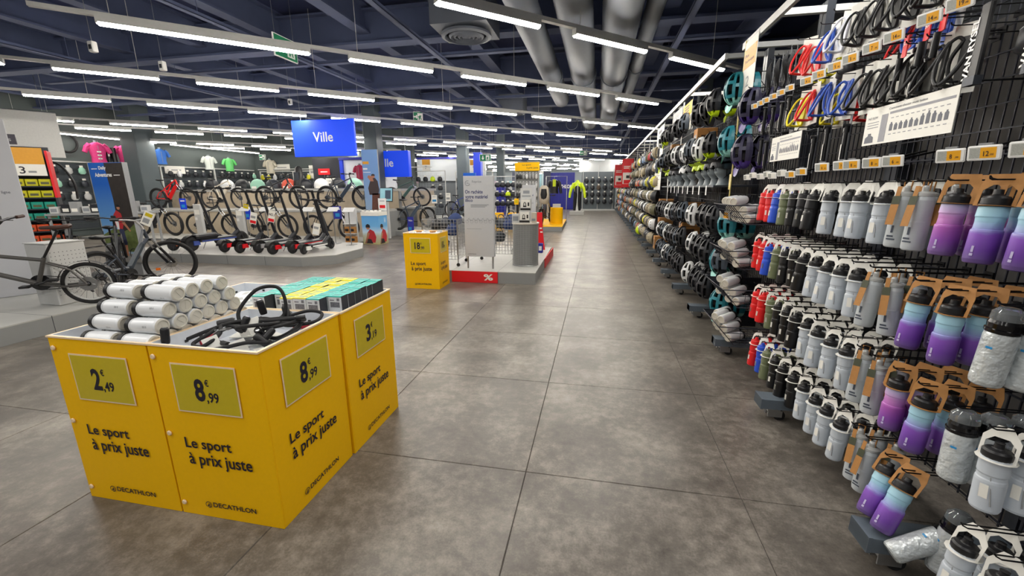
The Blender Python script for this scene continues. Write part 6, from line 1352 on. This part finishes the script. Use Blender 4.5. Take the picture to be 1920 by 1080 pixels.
# slatted wall bays with goods along the left wall and the back wall
SL = M('slat_dark', (62, 68, 74), .7)
def slatbay(o, xy, w, h, label, n):
    t = thing('slat_wall_bay', label, 'wall rack', mat=frame(o, *xy)); MB().box((0, .1, -.02), (w, h, 0)).obj('back_board', WALLM, t)
    for k in range(n): MB().box((.01, .15+k*(h-.2)/n, 0), (w-.01, .15+(k+.86)*(h-.2)/n, .018)).obj('slat', SL, t)
    MB().box((0, h-.04, 0), (w, h, .06)).obj('rail', RAIL, t); MB().box((-.03, 0, 0), (.03, h, .05)).obj('upright', RAIL, t); return t
WXY = ((0, 1, 0), (0, 0, 1))
gi = 0
GC = [(HB, 'black'), (DKGREY, 'dark grey'), (HB, 'black'), (HW, 'white'), (M('acc_yellow', (206, 200, 40), .6), 'yellow'), (LGREY, 'pale'), (HB, 'black'), (M('acc_mint', (160, 214, 190), .6), 'mint')]
def pack(m_, s):
    def f():
        t = thing('carded_accessory', 'x', 'accessory'); b = MB(); b.loft([((0, 0, -.12), .06*s, .04), ((0, 0, -.07), .11*s, .06), ((0, 0, .04), .10*s, .06), ((0, 0, .10), .05*s, .03)], 10); b.obj('item', m_, t); MB().box((-.05, .0, .06), (.05, .004, .16)).obj('card', PAPER, t); MB().box((-.006, .0, .145), (.006, .20, .157)).obj('peg', STEEL, t); return t
    return f
for bi_, (y0, w) in enumerate(((9.3, 2.4), (11.75, 2.4), (14.2, 2.4), (16.65, 2.3))):
    slatbay((-17.15, y0, .1), WXY, w, 2.35, 'dark slatted wall bay with hanging goods, %s along the grey wall' % ORD[bi_], 11)
    for r in range(4):
        for c in range(6):
            m_, nm = GC[R_.randrange(8)]; y = y0+.25+c*.37; z = 2.15-r*.42
            if y > 18.9: continue
            copy_of('acc'+nm, pack(m_, 1.0), loc=(-16.95, y, z), rz=radians(90), label='%s carded item on the grey wall, %s bay, %s row, %s along' % (nm, ORD[bi_], ORD[r], ORD[c]), group='goods on the grey wall')
for bi_, x0 in enumerate((-16.9, -15.0, -13.1)):
    slatbay((x0, 19.15, .1), FRONT, 1.85, 2.3, 'dark slatted wall bay behind the bike stand, %s along the back wall' % ORD[bi_], 11)
    for r in range(2):
        for c in range(5):
            m_, nm = GC[R_.randrange(8)]; copy_of('acc'+nm, pack(m_, 1.3), loc=(x0+.25+c*.36, 18.95, 2.1-r*.42), label='%s item on the back wall, %s bay, %s row, %s along' % (nm, ORD[bi_], ORD[r], ORD[c]), group='goods on the back wall')
b = MB(); b.tube([(-16.9, 19.0, 2.47), (-7.6, 19.0, 2.47)], .025, 6); tag(b.obj('wall_rail', RAIL), 'long pale rail running above the back wall goods', 'rail')
# low counters with dark goods behind the raised bikes
for k in range(11):
    m_, nm = [(HB, 'black'), (HW, 'white'), (HB, 'black'), (M('acc_mint', (160, 214, 190), .6), 'mint'), (DKGREY, 'dark grey'), (M('acc_coral', (226, 92, 70), .6), 'coral')][k % 6]
    copy_of('hump'+nm, (lambda m_=m_: (lambda: (lambda t: (MB().ell((0, 0, 0), (.30, .2, .28), 12, 6, 0, -.3).obj('shell', m_, t), MB().box((-.1, -.21, -.09), (.1, -.19, .0)).obj('label', PAPER, t), t)[2])(thing('helmet_case', 'x', 'helmet'))))(), loc=(-15.2+k*.70, 14.6, 1.62), label='%s rounded gear seen over the bike stand, %s along' % (nm, ORD[k]), group='gear seen over the bike stand')
t = thing('gear_counter', 'grey counter behind the raised bikes carrying rounded gear', 'counter', (-11.9, 14.6, 0)); MB().box((-3.6, -.35, 0), (3.9, .35, 1.46)).obj('body', WALLM, t); MB().box((-3.65, -.4, 1.46), (3.95, .4, 1.53)).obj('top', PLATF, t)
for k, (x, y, z, m_, w, h) in enumerate(((-15.6, 19.1, 2.42, PAPER, .9, .3), (-13.9, 19.1, 2.02, PAPER, .35, .62), (-12.6, 18.15, 2.15, RED, .6, .28), (-13.2, 19.1, 2.24, M('sign_orange', (224, 160, 44), .5), .34, .26), (-12.2, 18.15, 1.75, PAPER, .7, .24), (-17.0, 14.7, 2.15, PAPER, .7, .3))):
    t = thing('shelf_sign', '%s sign card above the goods on the dark wall, %s from the column' % (('white', 'tall white', 'red', 'orange', 'wide white', 'pale')[k], ORD[k]), 'sign', (x, y, z), 0 if k < 5 else radians(70)); MB().box((-w/2, 0, 0), (w/2, .015, h)).obj('card', m_, t); plate(t, rect(w*.6, h*.15, -w*.3, h*.4), (0, 0, 0), FRONT, GREYM if m_ is PAPER else PAPER, .001); MB().tube([(0, .02, 0), (0, .02, -.2)], .008, 5).obj('stem', STEEL, t)
t = thing('child_seat', 'black child bike seat standing above the raised bikes', 'child seat', (-11.2, 14.5, 1.53)); b = MB(); b.loft([((0, 0, 0), .15, .14), ((0, 0, .1), .2, .16), ((0, .05, .4), .2, .1), ((0, .08, .75), .15, .06), ((0, .08, .82), .06, .03)], 12); b.obj('shell', BLACK, t); MB().box((-.1, -.09, .3), (.1, -.05, .6)).obj('padding', DKGREY, t)
# ================================================================== hanging city signs
t = thing('city_sign', 'large bright blue box sign reading Ville, hung before the column', 'sign', (-6.55, 9.5, 2.27))
MB().bevbox((-.80, 0, 0), (.86, .07, .84), .008).obj('box', M('sign_blue', (14, 70, 236), .4, noise=.02, emit=.3), t); txt(t, 'Ville', (-.24, -.0008, .335), FRONT, .53, WHITE, h=.225, bold=.015)
for x in (-.6, .6): MB().tube([(x, .1, .84), (x, .1, 2.33)], .005, 4).obj('hanger', STEEL, t)
p0 = atY(718, 283, 14.0)
t = thing('city_sign', 'second blue box sign, partly hidden by the column, ending in lle', 'sign', (-6.93, 14.0, 1.90))
MB().bevbox((-.95, 0, 0), (.5, .2, .87), .008).obj('box', M('sign_blue', (14, 70, 236), .4), t); txt(t, 'Ville', (-.71, -.0008, .34), FRONT, .64, WHITE, h=.27, bold=.015)
for x in (-.7, .35): MB().tube([(x, .1, .87), (x, .1, 2.7)], .005, 4).obj('hanger', STEEL, t)
# ------------------------------------------------------------------ tall standing panels
t = thing('white_totem', 'huge pale totem panel behind the folding bike', 'totem', mat=frame((-7.1, 4.08, .19), (.5, .866, 0), (0, 0, 1)))
MB().bevbox((-1.5, 0, -.14), (0, 2.16, 0), .006).obj('board', M('totem_pale', (196, 198, 204), .5, noise=.04, scale=3), t)
txt(t, 'en ligne', (-.225, 1.27, 0), ((1, 0, 0), (0, 1, 0)), .125, M('print_dark_grey', (96, 98, 108), .6), h=.042)
t = thing('perforated_box', 'white perforated metal box between the two bikes', 'box', (-6.26, 3.77, .19), radians(90))
MB().bevbox((-.2, -.16, 0), (.18, .16, .72), .01).obj('body', LGREY, t); b = MB()
for i in range(9):
    for j in range(12): b.box((-.175+i*.04, -.1625, .12+j*.045), (-.168+i*.04, -.1605, .127+j*.045))
o = b.obj('perforation', DKGREY, t); o['kind'] = 'stuff'
MB().box((-.205, -.165, .72), (.185, .165, .73)).obj('top', LGREY, t)
def poster(name, label, loc, w, h, z0, depth, sky, side=GREYM):
    t = thing(name, label, 'poster stand', loc); MB().box((-w/2, 0, z0), (w/2, depth, z0+h)).obj('board', side, t); plate(t, rect(w-.004, h-.004, -w/2+.002, z0+.002), (0, 0, 0), FRONT, sky, .001); MB().box((-w/2+.05, .01, 0), (w/2-.05, depth-.01, z0)).obj('foot', side, t); return t
SKY = gradient_mat('poster_sky', [(0, (172, 196, 216)), (.5, (96, 150, 206)), (1, (24, 92, 186))], 0.3, 1.6, .5, axis='Y')
t = poster('cyclist_poster', 'blue and dark cyclist poster stand reading Daily Adventures', (-8.39, 6.0, 0), .74, 1.75, .22, .09, SKY)
F_ = lambda x, z: V3((x, -.001, z))
CLF = M('poster_cliff', (44, 38, 36), .6, noise=.5, scale=9); HILL = M('poster_hill', (96, 110, 60), .6, noise=.6, scale=14); ROAD = M('poster_road', (150, 148, 144), .6, noise=.3, scale=20); SKN = M('poster_skin', (176, 120, 92), .6); SHIRT = M('poster_shirt', (180, 40, 48), .6); WSH = M('poster_white', (226, 226, 226), .6); SHO = M('poster_shorts', (52, 56, 84), .6)
plate(t, [(0, 0), (.37, 0), (.37, 1.4), (-.02, 1.4), (.02, .8)], F_(0, .56), FRONT, CLF, .001); plate(t, [(-.37, 0), (.37, 0), (.37, .5), (.25, .42), (.1, .36), (-.1, .42), (-.37, .30)], F_(0, .42), FRONT, HILL, .0015); plate(t, [(-.365, 0), (.365, 0), (.365, .14), (-.365, .2)], F_(0, .225), FRONT, ROAD, .002)
plate(t, [(.02, .0), (.10, .0), (.16, .14), (.14, .30), (.05, .36), (-.03, .28), (-.04, .1)], F_(-.02, .80), FRONT, SHIRT, .0025); plate(t, [(.0, .0), (.04, .0), (.05, .12), (.0, .22), (-.03, .16)], F_(-.02, .82), FRONT, WSH, .003)
plate(t, [(-.03, .26), (.08, .24), (.10, .0), (.05, -.12), (.0, -.02)], F_(.03, .58), FRONT, SHO, .0027); plate(t, [(0, 0), (.04, 0), (.06, .2), (0, .2)], F_(.06, .34), FRONT, SKN, .003); plate(t, [(.1, .16), (.24, .0), (.26, .02), (.13, .22)], F_(.0, .78), FRONT, SKN, .003)
b = MB(); b.lathe([(.035, 0), (.035, .001)], 14); b.obj('print', SKN, t, frame(F_(.09, 1.20), *FRONT) @ Matrix.Translation((0, 0, .003))); plate(t, [(-.045, 0), (.045, 0), (.035, .03), (0, .045), (-.035, .03)], F_(.085, 1.215), FRONT, HB, .0045)
for cx in (-.06, .24): b = MB(); b.tube([(.10*cos(a*pi/12), .10*sin(a*pi/12), 0) for a in range(24)], .007, 5, closed=True); b.obj('wheel_print', HB, t, frame(F_(cx, .38), *FRONT) @ Matrix.Translation((0, 0, .003)))
txt(t, 'Daily', (-.15, -.001, 1.835), FRONT, .16, WHITE, h=.075, bold=.03, lift=.004); txt(t, 'Adventures', (-.26, -.001, 1.73), FRONT, .37, WHITE, h=.07, bold=.03, lift=.004)
plate(t, rect(.12, .012), F_(-.31, 1.86), FRONT, WHITE, .004); plate(t, rect(.13, .012), F_(.15, 1.75), FRONT, WHITE, .004)
t = poster('banner_stand', 'tall pale blue banner of a person in a dark jacket by the column', (-6.76, 12.0, 0), .52, 2.0, .64, .05, gradient_mat('banner_sky', [(0, (70, 66, 70)), (.22, (70, 66, 70)), (.26, (92, 104, 120)), (.42, (140, 164, 190)), (1, (120, 160, 208))], 0, 2.0, .5, axis='Y'))
plate(t, [(-.17, 0), (.12, 0), (.16, .16), (.13, .40), (.05, .50), (-.06, .50), (-.13, .38), (-.2, .2)], F_(.08, 1.32), FRONT, M('poster_jacket', (66, 54, 52), .6), .002); b = MB(); b.lathe([(.055, 0), (.055, .001)], 14); b.obj('print', SKN, t, frame(F_(.07, 1.87), *FRONT) @ Matrix.Translation((0, 0, .003))); plate(t, [(-.06, 0), (.06, 0), (.055, .04), (0, .06), (-.055, .04)], F_(.07, 1.88), FRONT, M('poster_hat', (60, 48, 44), .6), .0045); plate(t, [(0, 0), (.1, 0), (.06, .14), (-.06, .18), (-.1, .12)], F_(-.02, 1.72), FRONT, SKN, .003)
plate(t, [(-.12, 0), (.2, 0), (.2, .7), (-.05, .7)], F_(.05, .66), FRONT, M('poster_trousers', (96, 58, 44), .6, noise=.4, scale=20), .002)
plate(t, rect(.2, .08), F_(-.24, 2.22), FRONT, M('sign_orange', (224, 160, 44), .5), .002); plate(t, rect(.14, .05), F_(-.24, 2.06), FRONT, WHITE, .002); plate(t, rect(.24, .015), F_(-.24, 1.98), FRONT, WHITE, .002)
t = thing('tablet_stand', 'dark tablet screen on a slanted grey stand by the banner', 'tablet', (-6.28, 11.9, 0)); MB().bevbox((-.06, 0, 0), (.06, .08, 1.2), .01).obj('stand', LGREY, t); b = MB(); b.T = frame((-.2, -.02, 1.12), (1, .05, 0), (0, .2, 1)); b.bevbox((0, 0, -.03), (.42, .42, 0), .008); b.obj('bezel', BLACK, t); b = MB(); b.T = frame((-.2, -.02, 1.12), (1, .05, 0), (0, .2, 1)); b.box((.02, .02, 0), (.40, .40, .001)); b.obj('screen', M('screen_teal', (120, 168, 176), .2, emit=.25), t); b = MB(); b.T = frame((-.2, -.02, 1.12), (1, .05, 0), (0, .2, 1)); b.box((.18, .08, .001), (.36, .34, .002)); b.obj('screen_picture', M('screen_dark', (48, 66, 82), .3), t)
# photo box full of shoes
t = thing('photo_bin', 'display box printed with a crouching person in red under blue sky', 'display box', (-6.02, 10.6, 0), radians(-3))
BSKY = gradient_mat('box_sky', [(0, (170, 160, 110)), (.3, (186, 190, 170)), (.42, (190, 216, 234)), (.62, (110, 176, 228)), (1, (96, 166, 226))], 0, .8, .5)
MB().box((-.34, -.02, 0), (.18, .42, .78)).obj('board', BSKY, t); MB().box((-.35, -.03, .78), (.19, .43, .88)).obj('rim', PAPER, t)
for xy, o_ in ((FRONT, V3((-.08, -.021, 0))), (EAST, V3((.181, .2, 0)))):
    plate(t, [(-.16, .05), (.12, .05), (.16, .2), (.1, .36), (-.02, .42), (-.12, .3)], o_, xy, SHIRT, .001); plate(t, [(-.2, .02), (.05, .02), (.0, .14), (-.14, .16)], o_, xy, M('poster_boots', (40, 34, 34), .6), .002)
    plate(t, [(-.2, .03), (-.15, .03), (-.04, .3), (-.1, .34)], o_, xy, SKN, .002); b = MB(); b.lathe([(.055, 0), (.055, .001)], 14); b.obj('print', SKN, t, frame(o_, *xy) @ Matrix.Translation((-.08, .46, .001))); plate(t, [(-.15, .46), (-.01, .46), (-.02, .53), (-.08, .56), (-.14, .53)], o_, xy, HB, .003)
plate(t, rect(.1, .14), V3((.181, .25, .58)), EAST, M('price_blue', (150, 196, 236), .5), .002); txt(t, '12', (.182, .27, .61), EAST, .06, WHITE, lift=.003)
for k in range(5):
    s = thing('flat_shoe', 'white lace tag sticking out of the photo display box, %s of five' % ORD[k], 'tag', (-6.25+.1*k, 10.52+.05*k, .885)); MB().bevbox((-.04, -.01, 0), (.04, .01, .05), .004).obj('card', PAPER, s); MB().tube([(-.03, 0, .05), (-.02, .0, .07), (.03, 0, .06)], .006, 5).obj('cord', BLACK, s)
t = thing('shoebox_rack', 'narrow grey rack end holding kraft shoe boxes beside the photo box', 'rack', (-6.62, 10.5, 0)); MB().box((-.18, 0, 0), (.16, .06, 1.0)).obj('back', LGREY, t)
for k in range(3): MB().box((-.17, -.14, .04+.26*k), (.15, 0, .06+.26*k)).obj('shelf_board', LGREY, t)
for k in range(4):
    s = thing('shoe_box', 'small kraft box in the narrow rack by the photo box, %s from floor' % ORD[k], 'box', (-6.70+.16*(k % 2), 10.44, .06+.26*(k//2))); MB().bevbox((-.07, -.06, 0), (.07, .06, .17), .003).obj('carton', KRAFT, s); MB().box((-.05, -.062, .05), (.05, -.06, .12)).obj('print', BLACK, s)
for k, (x, y, z, m_, lab) in enumerate(((-10.4, 11.0, .62, BLUE, 'blue info card between the lower bikes'), (-13.7, 11.9, .86, BLUE, 'blue info card beside the red electric bike'), (-7.35, 11.0, .66, NAVY, 'dark blue info card by the white-forked bike'))):
    t = thing('info_card', lab, 'card', (x, y, z)); MB().box((-.13, 0, 0), (.13, .01, .36)).obj('card', m_, t); plate(t, rect(.18, .04, -.09, .26), (0, 0, 0), FRONT, WHITE, .001); plate(t, rect(.14, .1, -.07, .06), (0, 0, 0), FRONT, M('print_sky_blue', (40, 140, 200), .4), .001); MB().tube([(0, .015, 0), (0, .015, -z+.07)], .008, 5).obj('stem', STEEL, t)
# ------------------------------------------------------------------ bin shelf and banner near the left wall
c0 = at(40, 342, 13.9); fx = V3((.62, .78, 0)); t = thing('parts_shelf', 'tall shelf unit with coloured storage trays behind the pale totem', 'shelf', mat=frame((c0.x-.45, c0.y-.35, 0), fx, (0, 0, 1)))
MB().box((-.1, 0, -.5), (1.0, 2.45, -.45)).obj('back_board', DKGREY, t); MB().box((-.12, 0, -.5), (-.08, 2.45, 0)).obj('side_board', DKGREY, t); MB().box((.98, 1.35, -.5), (1.02, 2.35, 0)).obj('side_board', RED, t); MB().box((.98, 0, -.5), (1.02, 1.35, 0)).obj('side_board', DKGREY, t)
MB().box((-.1, 2.46, -.05), (.62, 2.66, 0)).obj('header', M('header_dark', (40, 36, 52), .5), t); txt(t, 'accessoires', (-.05, 2.52, 0), ((1, 0, 0), (0, 1, 0)), .6, GREYM, h=.07)
MB().box((.0, 2.06, -.02), (.95, 2.40, 0)).obj('orange_sign', M('sign_orange', (224, 150, 44), .5), t); MB().box((.0, 1.82, -.02), (.95, 2.06, 0)).obj('white_sign', PAPER, t); txt(t, '3', (.55, 1.86, .001), ((1, 0, 0), (0, 1, 0)), .09, INK, h=.15); plate(t, rect(.12, .04), (.68, 1.88, .0), ((1, 0, 0), (0, 1, 0)), GREYM, .001)
for r in range(6):
    y = 1.60-.245*r; MB().box((-.08, y-.02, -.45), (.98, y, 0)).obj('shelf_board', DKGREY, t)
TC = [(M('tray_yellow', (196, 190, 20), .5), 'yellow'), (M('tray_yellow', (196, 190, 20), .5), 'yellow'), (M('tray_teal', (20, 150, 130), .5), 'teal'), (M('tray_teal', (20, 150, 130), .5), 'teal'), (M('tray_orange', (226, 84, 40), .5), 'orange'), (M('tray_orange', (226, 84, 40), .5), 'orange')]
Ft = frame((c0.x-.45, c0.y-.35, 0), fx, (0, 0, 1))
for r in range(6):
    for c in range(5):
        q = thing('storage_tray', '%s storage tray in the parts shelf, %s shelf down, %s along' % (TC[r][1], ORD[r], ORD[c]), 'tray', mat=Ft @ Matrix.Translation((-.02+c*.2, 1.60-.245*r, -.2)), group='storage trays on the parts shelf')
        MB().bevbox((0, 0, -.15), (.185, .15, .16), .01).obj('body', TC[r][0], q); MB().box((.03, .04, .16), (.155, .09, .164)).obj('label_slot', M('tray_slot_dark', (90, 90, 60), .5), q)
t = thing('hanging_banner', 'blank white banner hanging high before the grey wall', 'banner', mat=frame((-13.35, 8.2, 2.30), (.5, .86, 0), (0, 0, 1))); MB().box((-1.2, 0, -.02), (.42, 1.05, 0)).obj('sheet', M('banner_white', (238, 238, 234), .35), t)
MB().tube([(-1.2, 1.05, -.01), (.42, 1.05, -.01)], .015, 6).obj('rod', STEEL, t)
for x in (-.9, .2): MB().tube([(x, 1.05, -.01), (x, 2.3, -.01)], .004, 4).obj('hanger', STEEL, t)
t = thing('tool_stand', 'dark bike repair stand behind the pale totem', 'stand', tuple(at(93, 345, 15.2)[:2])+(0,)); MB().tube([(0, 0, 0), (0, 0, 2.2)], .03, 8).obj('post', DKGREY, t); MB().tube(bez([(0, 0, 2.2), (.15, .2, 2.1), (.3, .3, 1.7), (.3, .3, 1.3)], 6), .025, 7).obj('arm', BLACK, t); MB().bevbox((-.25, -.2, 0), (.25, .2, .04), .01).obj('foot', DKGREY, t)
# small low table of boxes behind the dark bikes
t = thing('box_table', 'grey wire table stacked with white boxes before the cyclist poster', 'table', (-10.9, 7.6, 0), radians(35)); MB().box((-.9, -.3, .98), (.9, .3, 1.02)).obj('top', GREYM, t)
for sx in (-.85, .85):
    for sy in (-.25, .25): MB().box((sx-.02, sy-.02, 0), (sx+.02, sy+.02, .98)).obj('leg', GREYM, t)
Tm = Matrix.Translation((-10.9, 7.6, 0)) @ Matrix.Rotation(radians(35), 4, 'Z')
for k in range(10):
    q = thing('parts_box', '%s parts box on the grey table, %s along' % (('white', 'black', 'grey')[k % 3], ORD[k]), 'box', mat=Tm @ Matrix.Translation((-.8+.17*k, -.05+.06*(k % 2), 1.02)), group='boxes on the grey table'); MB().bevbox((-.07, -.1, 0), (.07, .1, .14+.05*(k % 3)), .004).obj('carton', [LGREY, HB, GREYM][k % 3], q); MB().box((-.05, -.102, .03), (.05, -.1, .1)).obj('print', [PG, PAPER, PAPER][k % 3], q)
# ------------------------------------------------------------------ zone behind the second city sign
def gridfix(loc, w, h, label, rz=0.0):
    t = thing('grid_fixture', label, 'rack', loc, rz)
    for x in (-w/2, w/2): MB().box((x-.02, -.02, 0), (x+.02, .02, h)).obj('upright', RAIL, t)
    b = MB()
    for k in range(int(h/.14)): b.box((-w/2, -.004, .3+k*.12), (w/2, .004, .308+k*.12)) if .3+k*.12 < h else None
    for k in range(int(w/.15)+1): b.box((-w/2+k*.15, .004, .3), (-w/2+k*.15+.006, .010, h))
    o = b.obj('wire_grid', STEEL, t); o['kind'] = 'stuff'; MB().box((-w/2, -.03, h), (w/2, .03, h+.03)).obj('top_rail', RAIL, t); MB().box((-w/2, -.4, 0), (w/2, .05, .2)).obj('base', LGREY, t); return t
for k, (x, y, w, h) in enumerate(((-8.2, 19.8, 1.9, 2.3), (-6.1, 20.8, 1.9, 2.3), (-4.3, 19.4, 1.4, 2.0))):
    gridfix((x, y, 0), w, h, 'pale wire grid fixture with dark gear, %s beyond the city signs' % ORD[k])
    for r in range(4):
        for c in range(5):
            if R_.random() < .2: continue
            m_, nm = [(HB, 'black'), (HB, 'black'), (DKGREY, 'dark grey'), (NEON, 'neon'), (HB, 'black')][R_.randrange(5) if R_.random() < .3 else 0]
            copy_of('acc2'+nm, pack(m_, 1.2), loc=(x-w/2+.2+c*(w-.35)/4.2, y-.14, h-.35-r*.42), label='%s gear on the pale grid fixture, %s beyond the signs, %s row, %s along' % (nm, ORD[k], ORD[r], ORD[c]), group='gear on the grid fixtures')
for k, (x, yy) in enumerate(((-8.2, 19.8), (-6.1, 20.8))):
    t = thing('shelf_sign', 'orange and white price sign topping the grid fixtures, %s of two' % ORD[k], 'sign', (x, yy, 2.41)); MB().box((-.2, 0, .2), (.2, .02, .45)).obj('header', M('sign_orange', (224, 160, 44), .5), t); MB().box((-.2, 0, -.08), (.2, .02, .2)).obj('card', PAPER, t); txt(t, str(7+2*k), (-.06, -.001, 0), FRONT, .1, GREYM)
t = thing('blue_banner', 'bright blue standing banner with white phone print by the trade-in sign', 'banner', (-4.68, 15.35, 0)); MB().bevbox((-.24, 0, .12), (.24, .06, 2.05), .005).obj('board', M('banner_azure', (20, 108, 226), .45), t); MB().box((-.2, .01, 0), (.2, .05, .12)).obj('foot', STEEL, t)
for k in range(3): plate(t, rect(.3-.06*k, .04), (-.19, -.001, 1.88-.07*k), FRONT, WHITE, .001)
plate(t, [(0, 0), (.14, .03), (.12, .3), (-.02, .27)], (-.1, -.001, 1.25), FRONT, WHITE, .001); plate(t, [(-.1, 0), (.1, 0), (.15, .3), (.05, .45), (-.12, .3)], (0, -.001, .5), FRONT, NAVY, .001)
# glass case, far fixtures and hanging clothes beyond the kiosk
t = thing('glass_case', 'lit glass display case beyond the dark passage', 'display case', (-3.2, 21.6, 0)); MB().box((-.42, 0, 0), (.42, .5, .3)).obj('base', LGREY, t); MB().box((-.42, 0, 2.2), (.42, .5, 2.35)).obj('roof', LGREY, t); MB().box((-.42, .46, .3), (.42, .5, 2.2)).obj('back', M('case_pale', (196, 222, 226), .5), t)
for x in (-.41, 0, .41): MB().box((x-.015, 0, .3), (x+.015, .03, 2.2)).obj('frame', STEEL, t)
MB().box((-.4, .01, .3), (.4, .015, 2.2)).obj('glass', M('clear_glass', (230, 244, 246), .02, trans=1.0), t); MB().box((-.38, .1, 2.17), (.38, .14, 2.2)).obj('strip_light', M('case_glow', (236, 250, 255), .5, noise=0, emit=10), t)
m_ = thing('display_torso', 'pale display torso inside the glass case', 'display torso', (-3.35, 21.75, .75)); torso(m_, HW)
t = thing('hanging_coat', 'black jacket with neon panel hanging beyond the kiosk', 'jacket', (-1.9, 18.9, 1.25)); torso(t, BLACK, HB, False, .5); MB().box((-.05, -.13, .3), (.08, -.1, .6)).obj('neon_panel', NEON, t); MB().tube([(0, 0, .58), (0, 0, .7), (.03, 0, .73)], .008, 5).obj('hanger', STEEL, t)
t = thing('coat_rail', 'steel garment rail holding dark coats beyond the kiosk', 'garment rail', (-1.75, 18.9, 0)); MB().tube([(-.5, 0, 0), (-.5, 0, 1.98), (.4, 0, 1.98), (.4, 0, 0)], .02, 6).obj('frame', STEEL, t); MB().box((-.55, -.2, 0), (.45, .2, .03)).obj('foot', STEEL, t)
t = thing('extinguisher', 'red fire extinguisher by the dark blue column', 'fire extinguisher', (-3.55, 20.6, .05)); MB().lathe([(.08, 0), (.09, .02), (.09, .45), (.05, .54), (.03, .56)], 14).obj('cylinder', M('extinguisher_red', (190, 16, 30), .3), t); MB().tube([(0, 0, .56), (0, 0, .62), (.08, 0, .64)], .015, 6).obj('handle', BLACK, t)
for k in range(8):
    x, y = -14+1.4*k, 33+1.1*(k % 3)
    t = thing('far_gondola', 'pale shop gondola deep beyond the blue wall, %s of eight' % ORD[k], 'gondola', (x, y, 0)); MB().box((-.5, -.2, 0), (.5, .2, 1.9)).obj('body', LGREY, t); MB().box((-.5, -.22, 1.9), (.5, .22, 2.05)).obj('header', [M('far_pink', (214, 190, 206), .6), M('far_cyan', (170, 214, 220), .6)][k % 2], t)
    for r in range(3): MB().box((-.48, -.35, .3+.5*r), (.48, -.2, .33+.5*r)).obj('shelf_board', STEEL, t)
# person in dark clothes far down the passage
t = thing('person', 'person in dark clothes walking far down the passage', 'person', (-5.0, 23.5, 0))
b = MB(); b.loft([((0, 0, .85), .17, .11), ((0, 0, 1.0), .16, .11), ((0, 0, 1.25), .2, .12), ((0, 0, 1.4), .2, .1), ((0, 0, 1.47), .08, .07), ((0, 0, 1.54), .055, .06), ((0, -.01, 1.58), .075, .09), ((0, -.015, 1.66), .082, .1), ((0, -.01, 1.74), .07, .085), ((0, 0, 1.77), .02, .02)], 14)
for s in (-1, 1):
    b.tube([(s*.09, 0, .9), (s*.10, -.05*s, .5), (s*.1, .08*s, .08), (s*.1, .0+.08*s-.12, .03)], [.1, .075, .05, .045], 9); b.tube([(s*.2, 0, 1.38), (s*.25, .03*s, 1.1), (s*.24, -.06*s, .85), (s*.24, -.07*s, .77)], [.06, .05, .04, .035], 8)
b.obj('body', M('dark_clothes', (30, 30, 40), .8), t); MB().ell((0, .01, 1.68), (.085, .1, .1), 12, 6, 0, 0.0).obj('hair', M('dark_hair', (28, 22, 20), .8), t)
b = MB(); b.loft([((0, -.1, 1.58), .05, .02), ((0, -.112, 1.64), .06, .02), ((0, -.1, 1.72), .05, .02)], 10); b.obj('face', SKN, t)
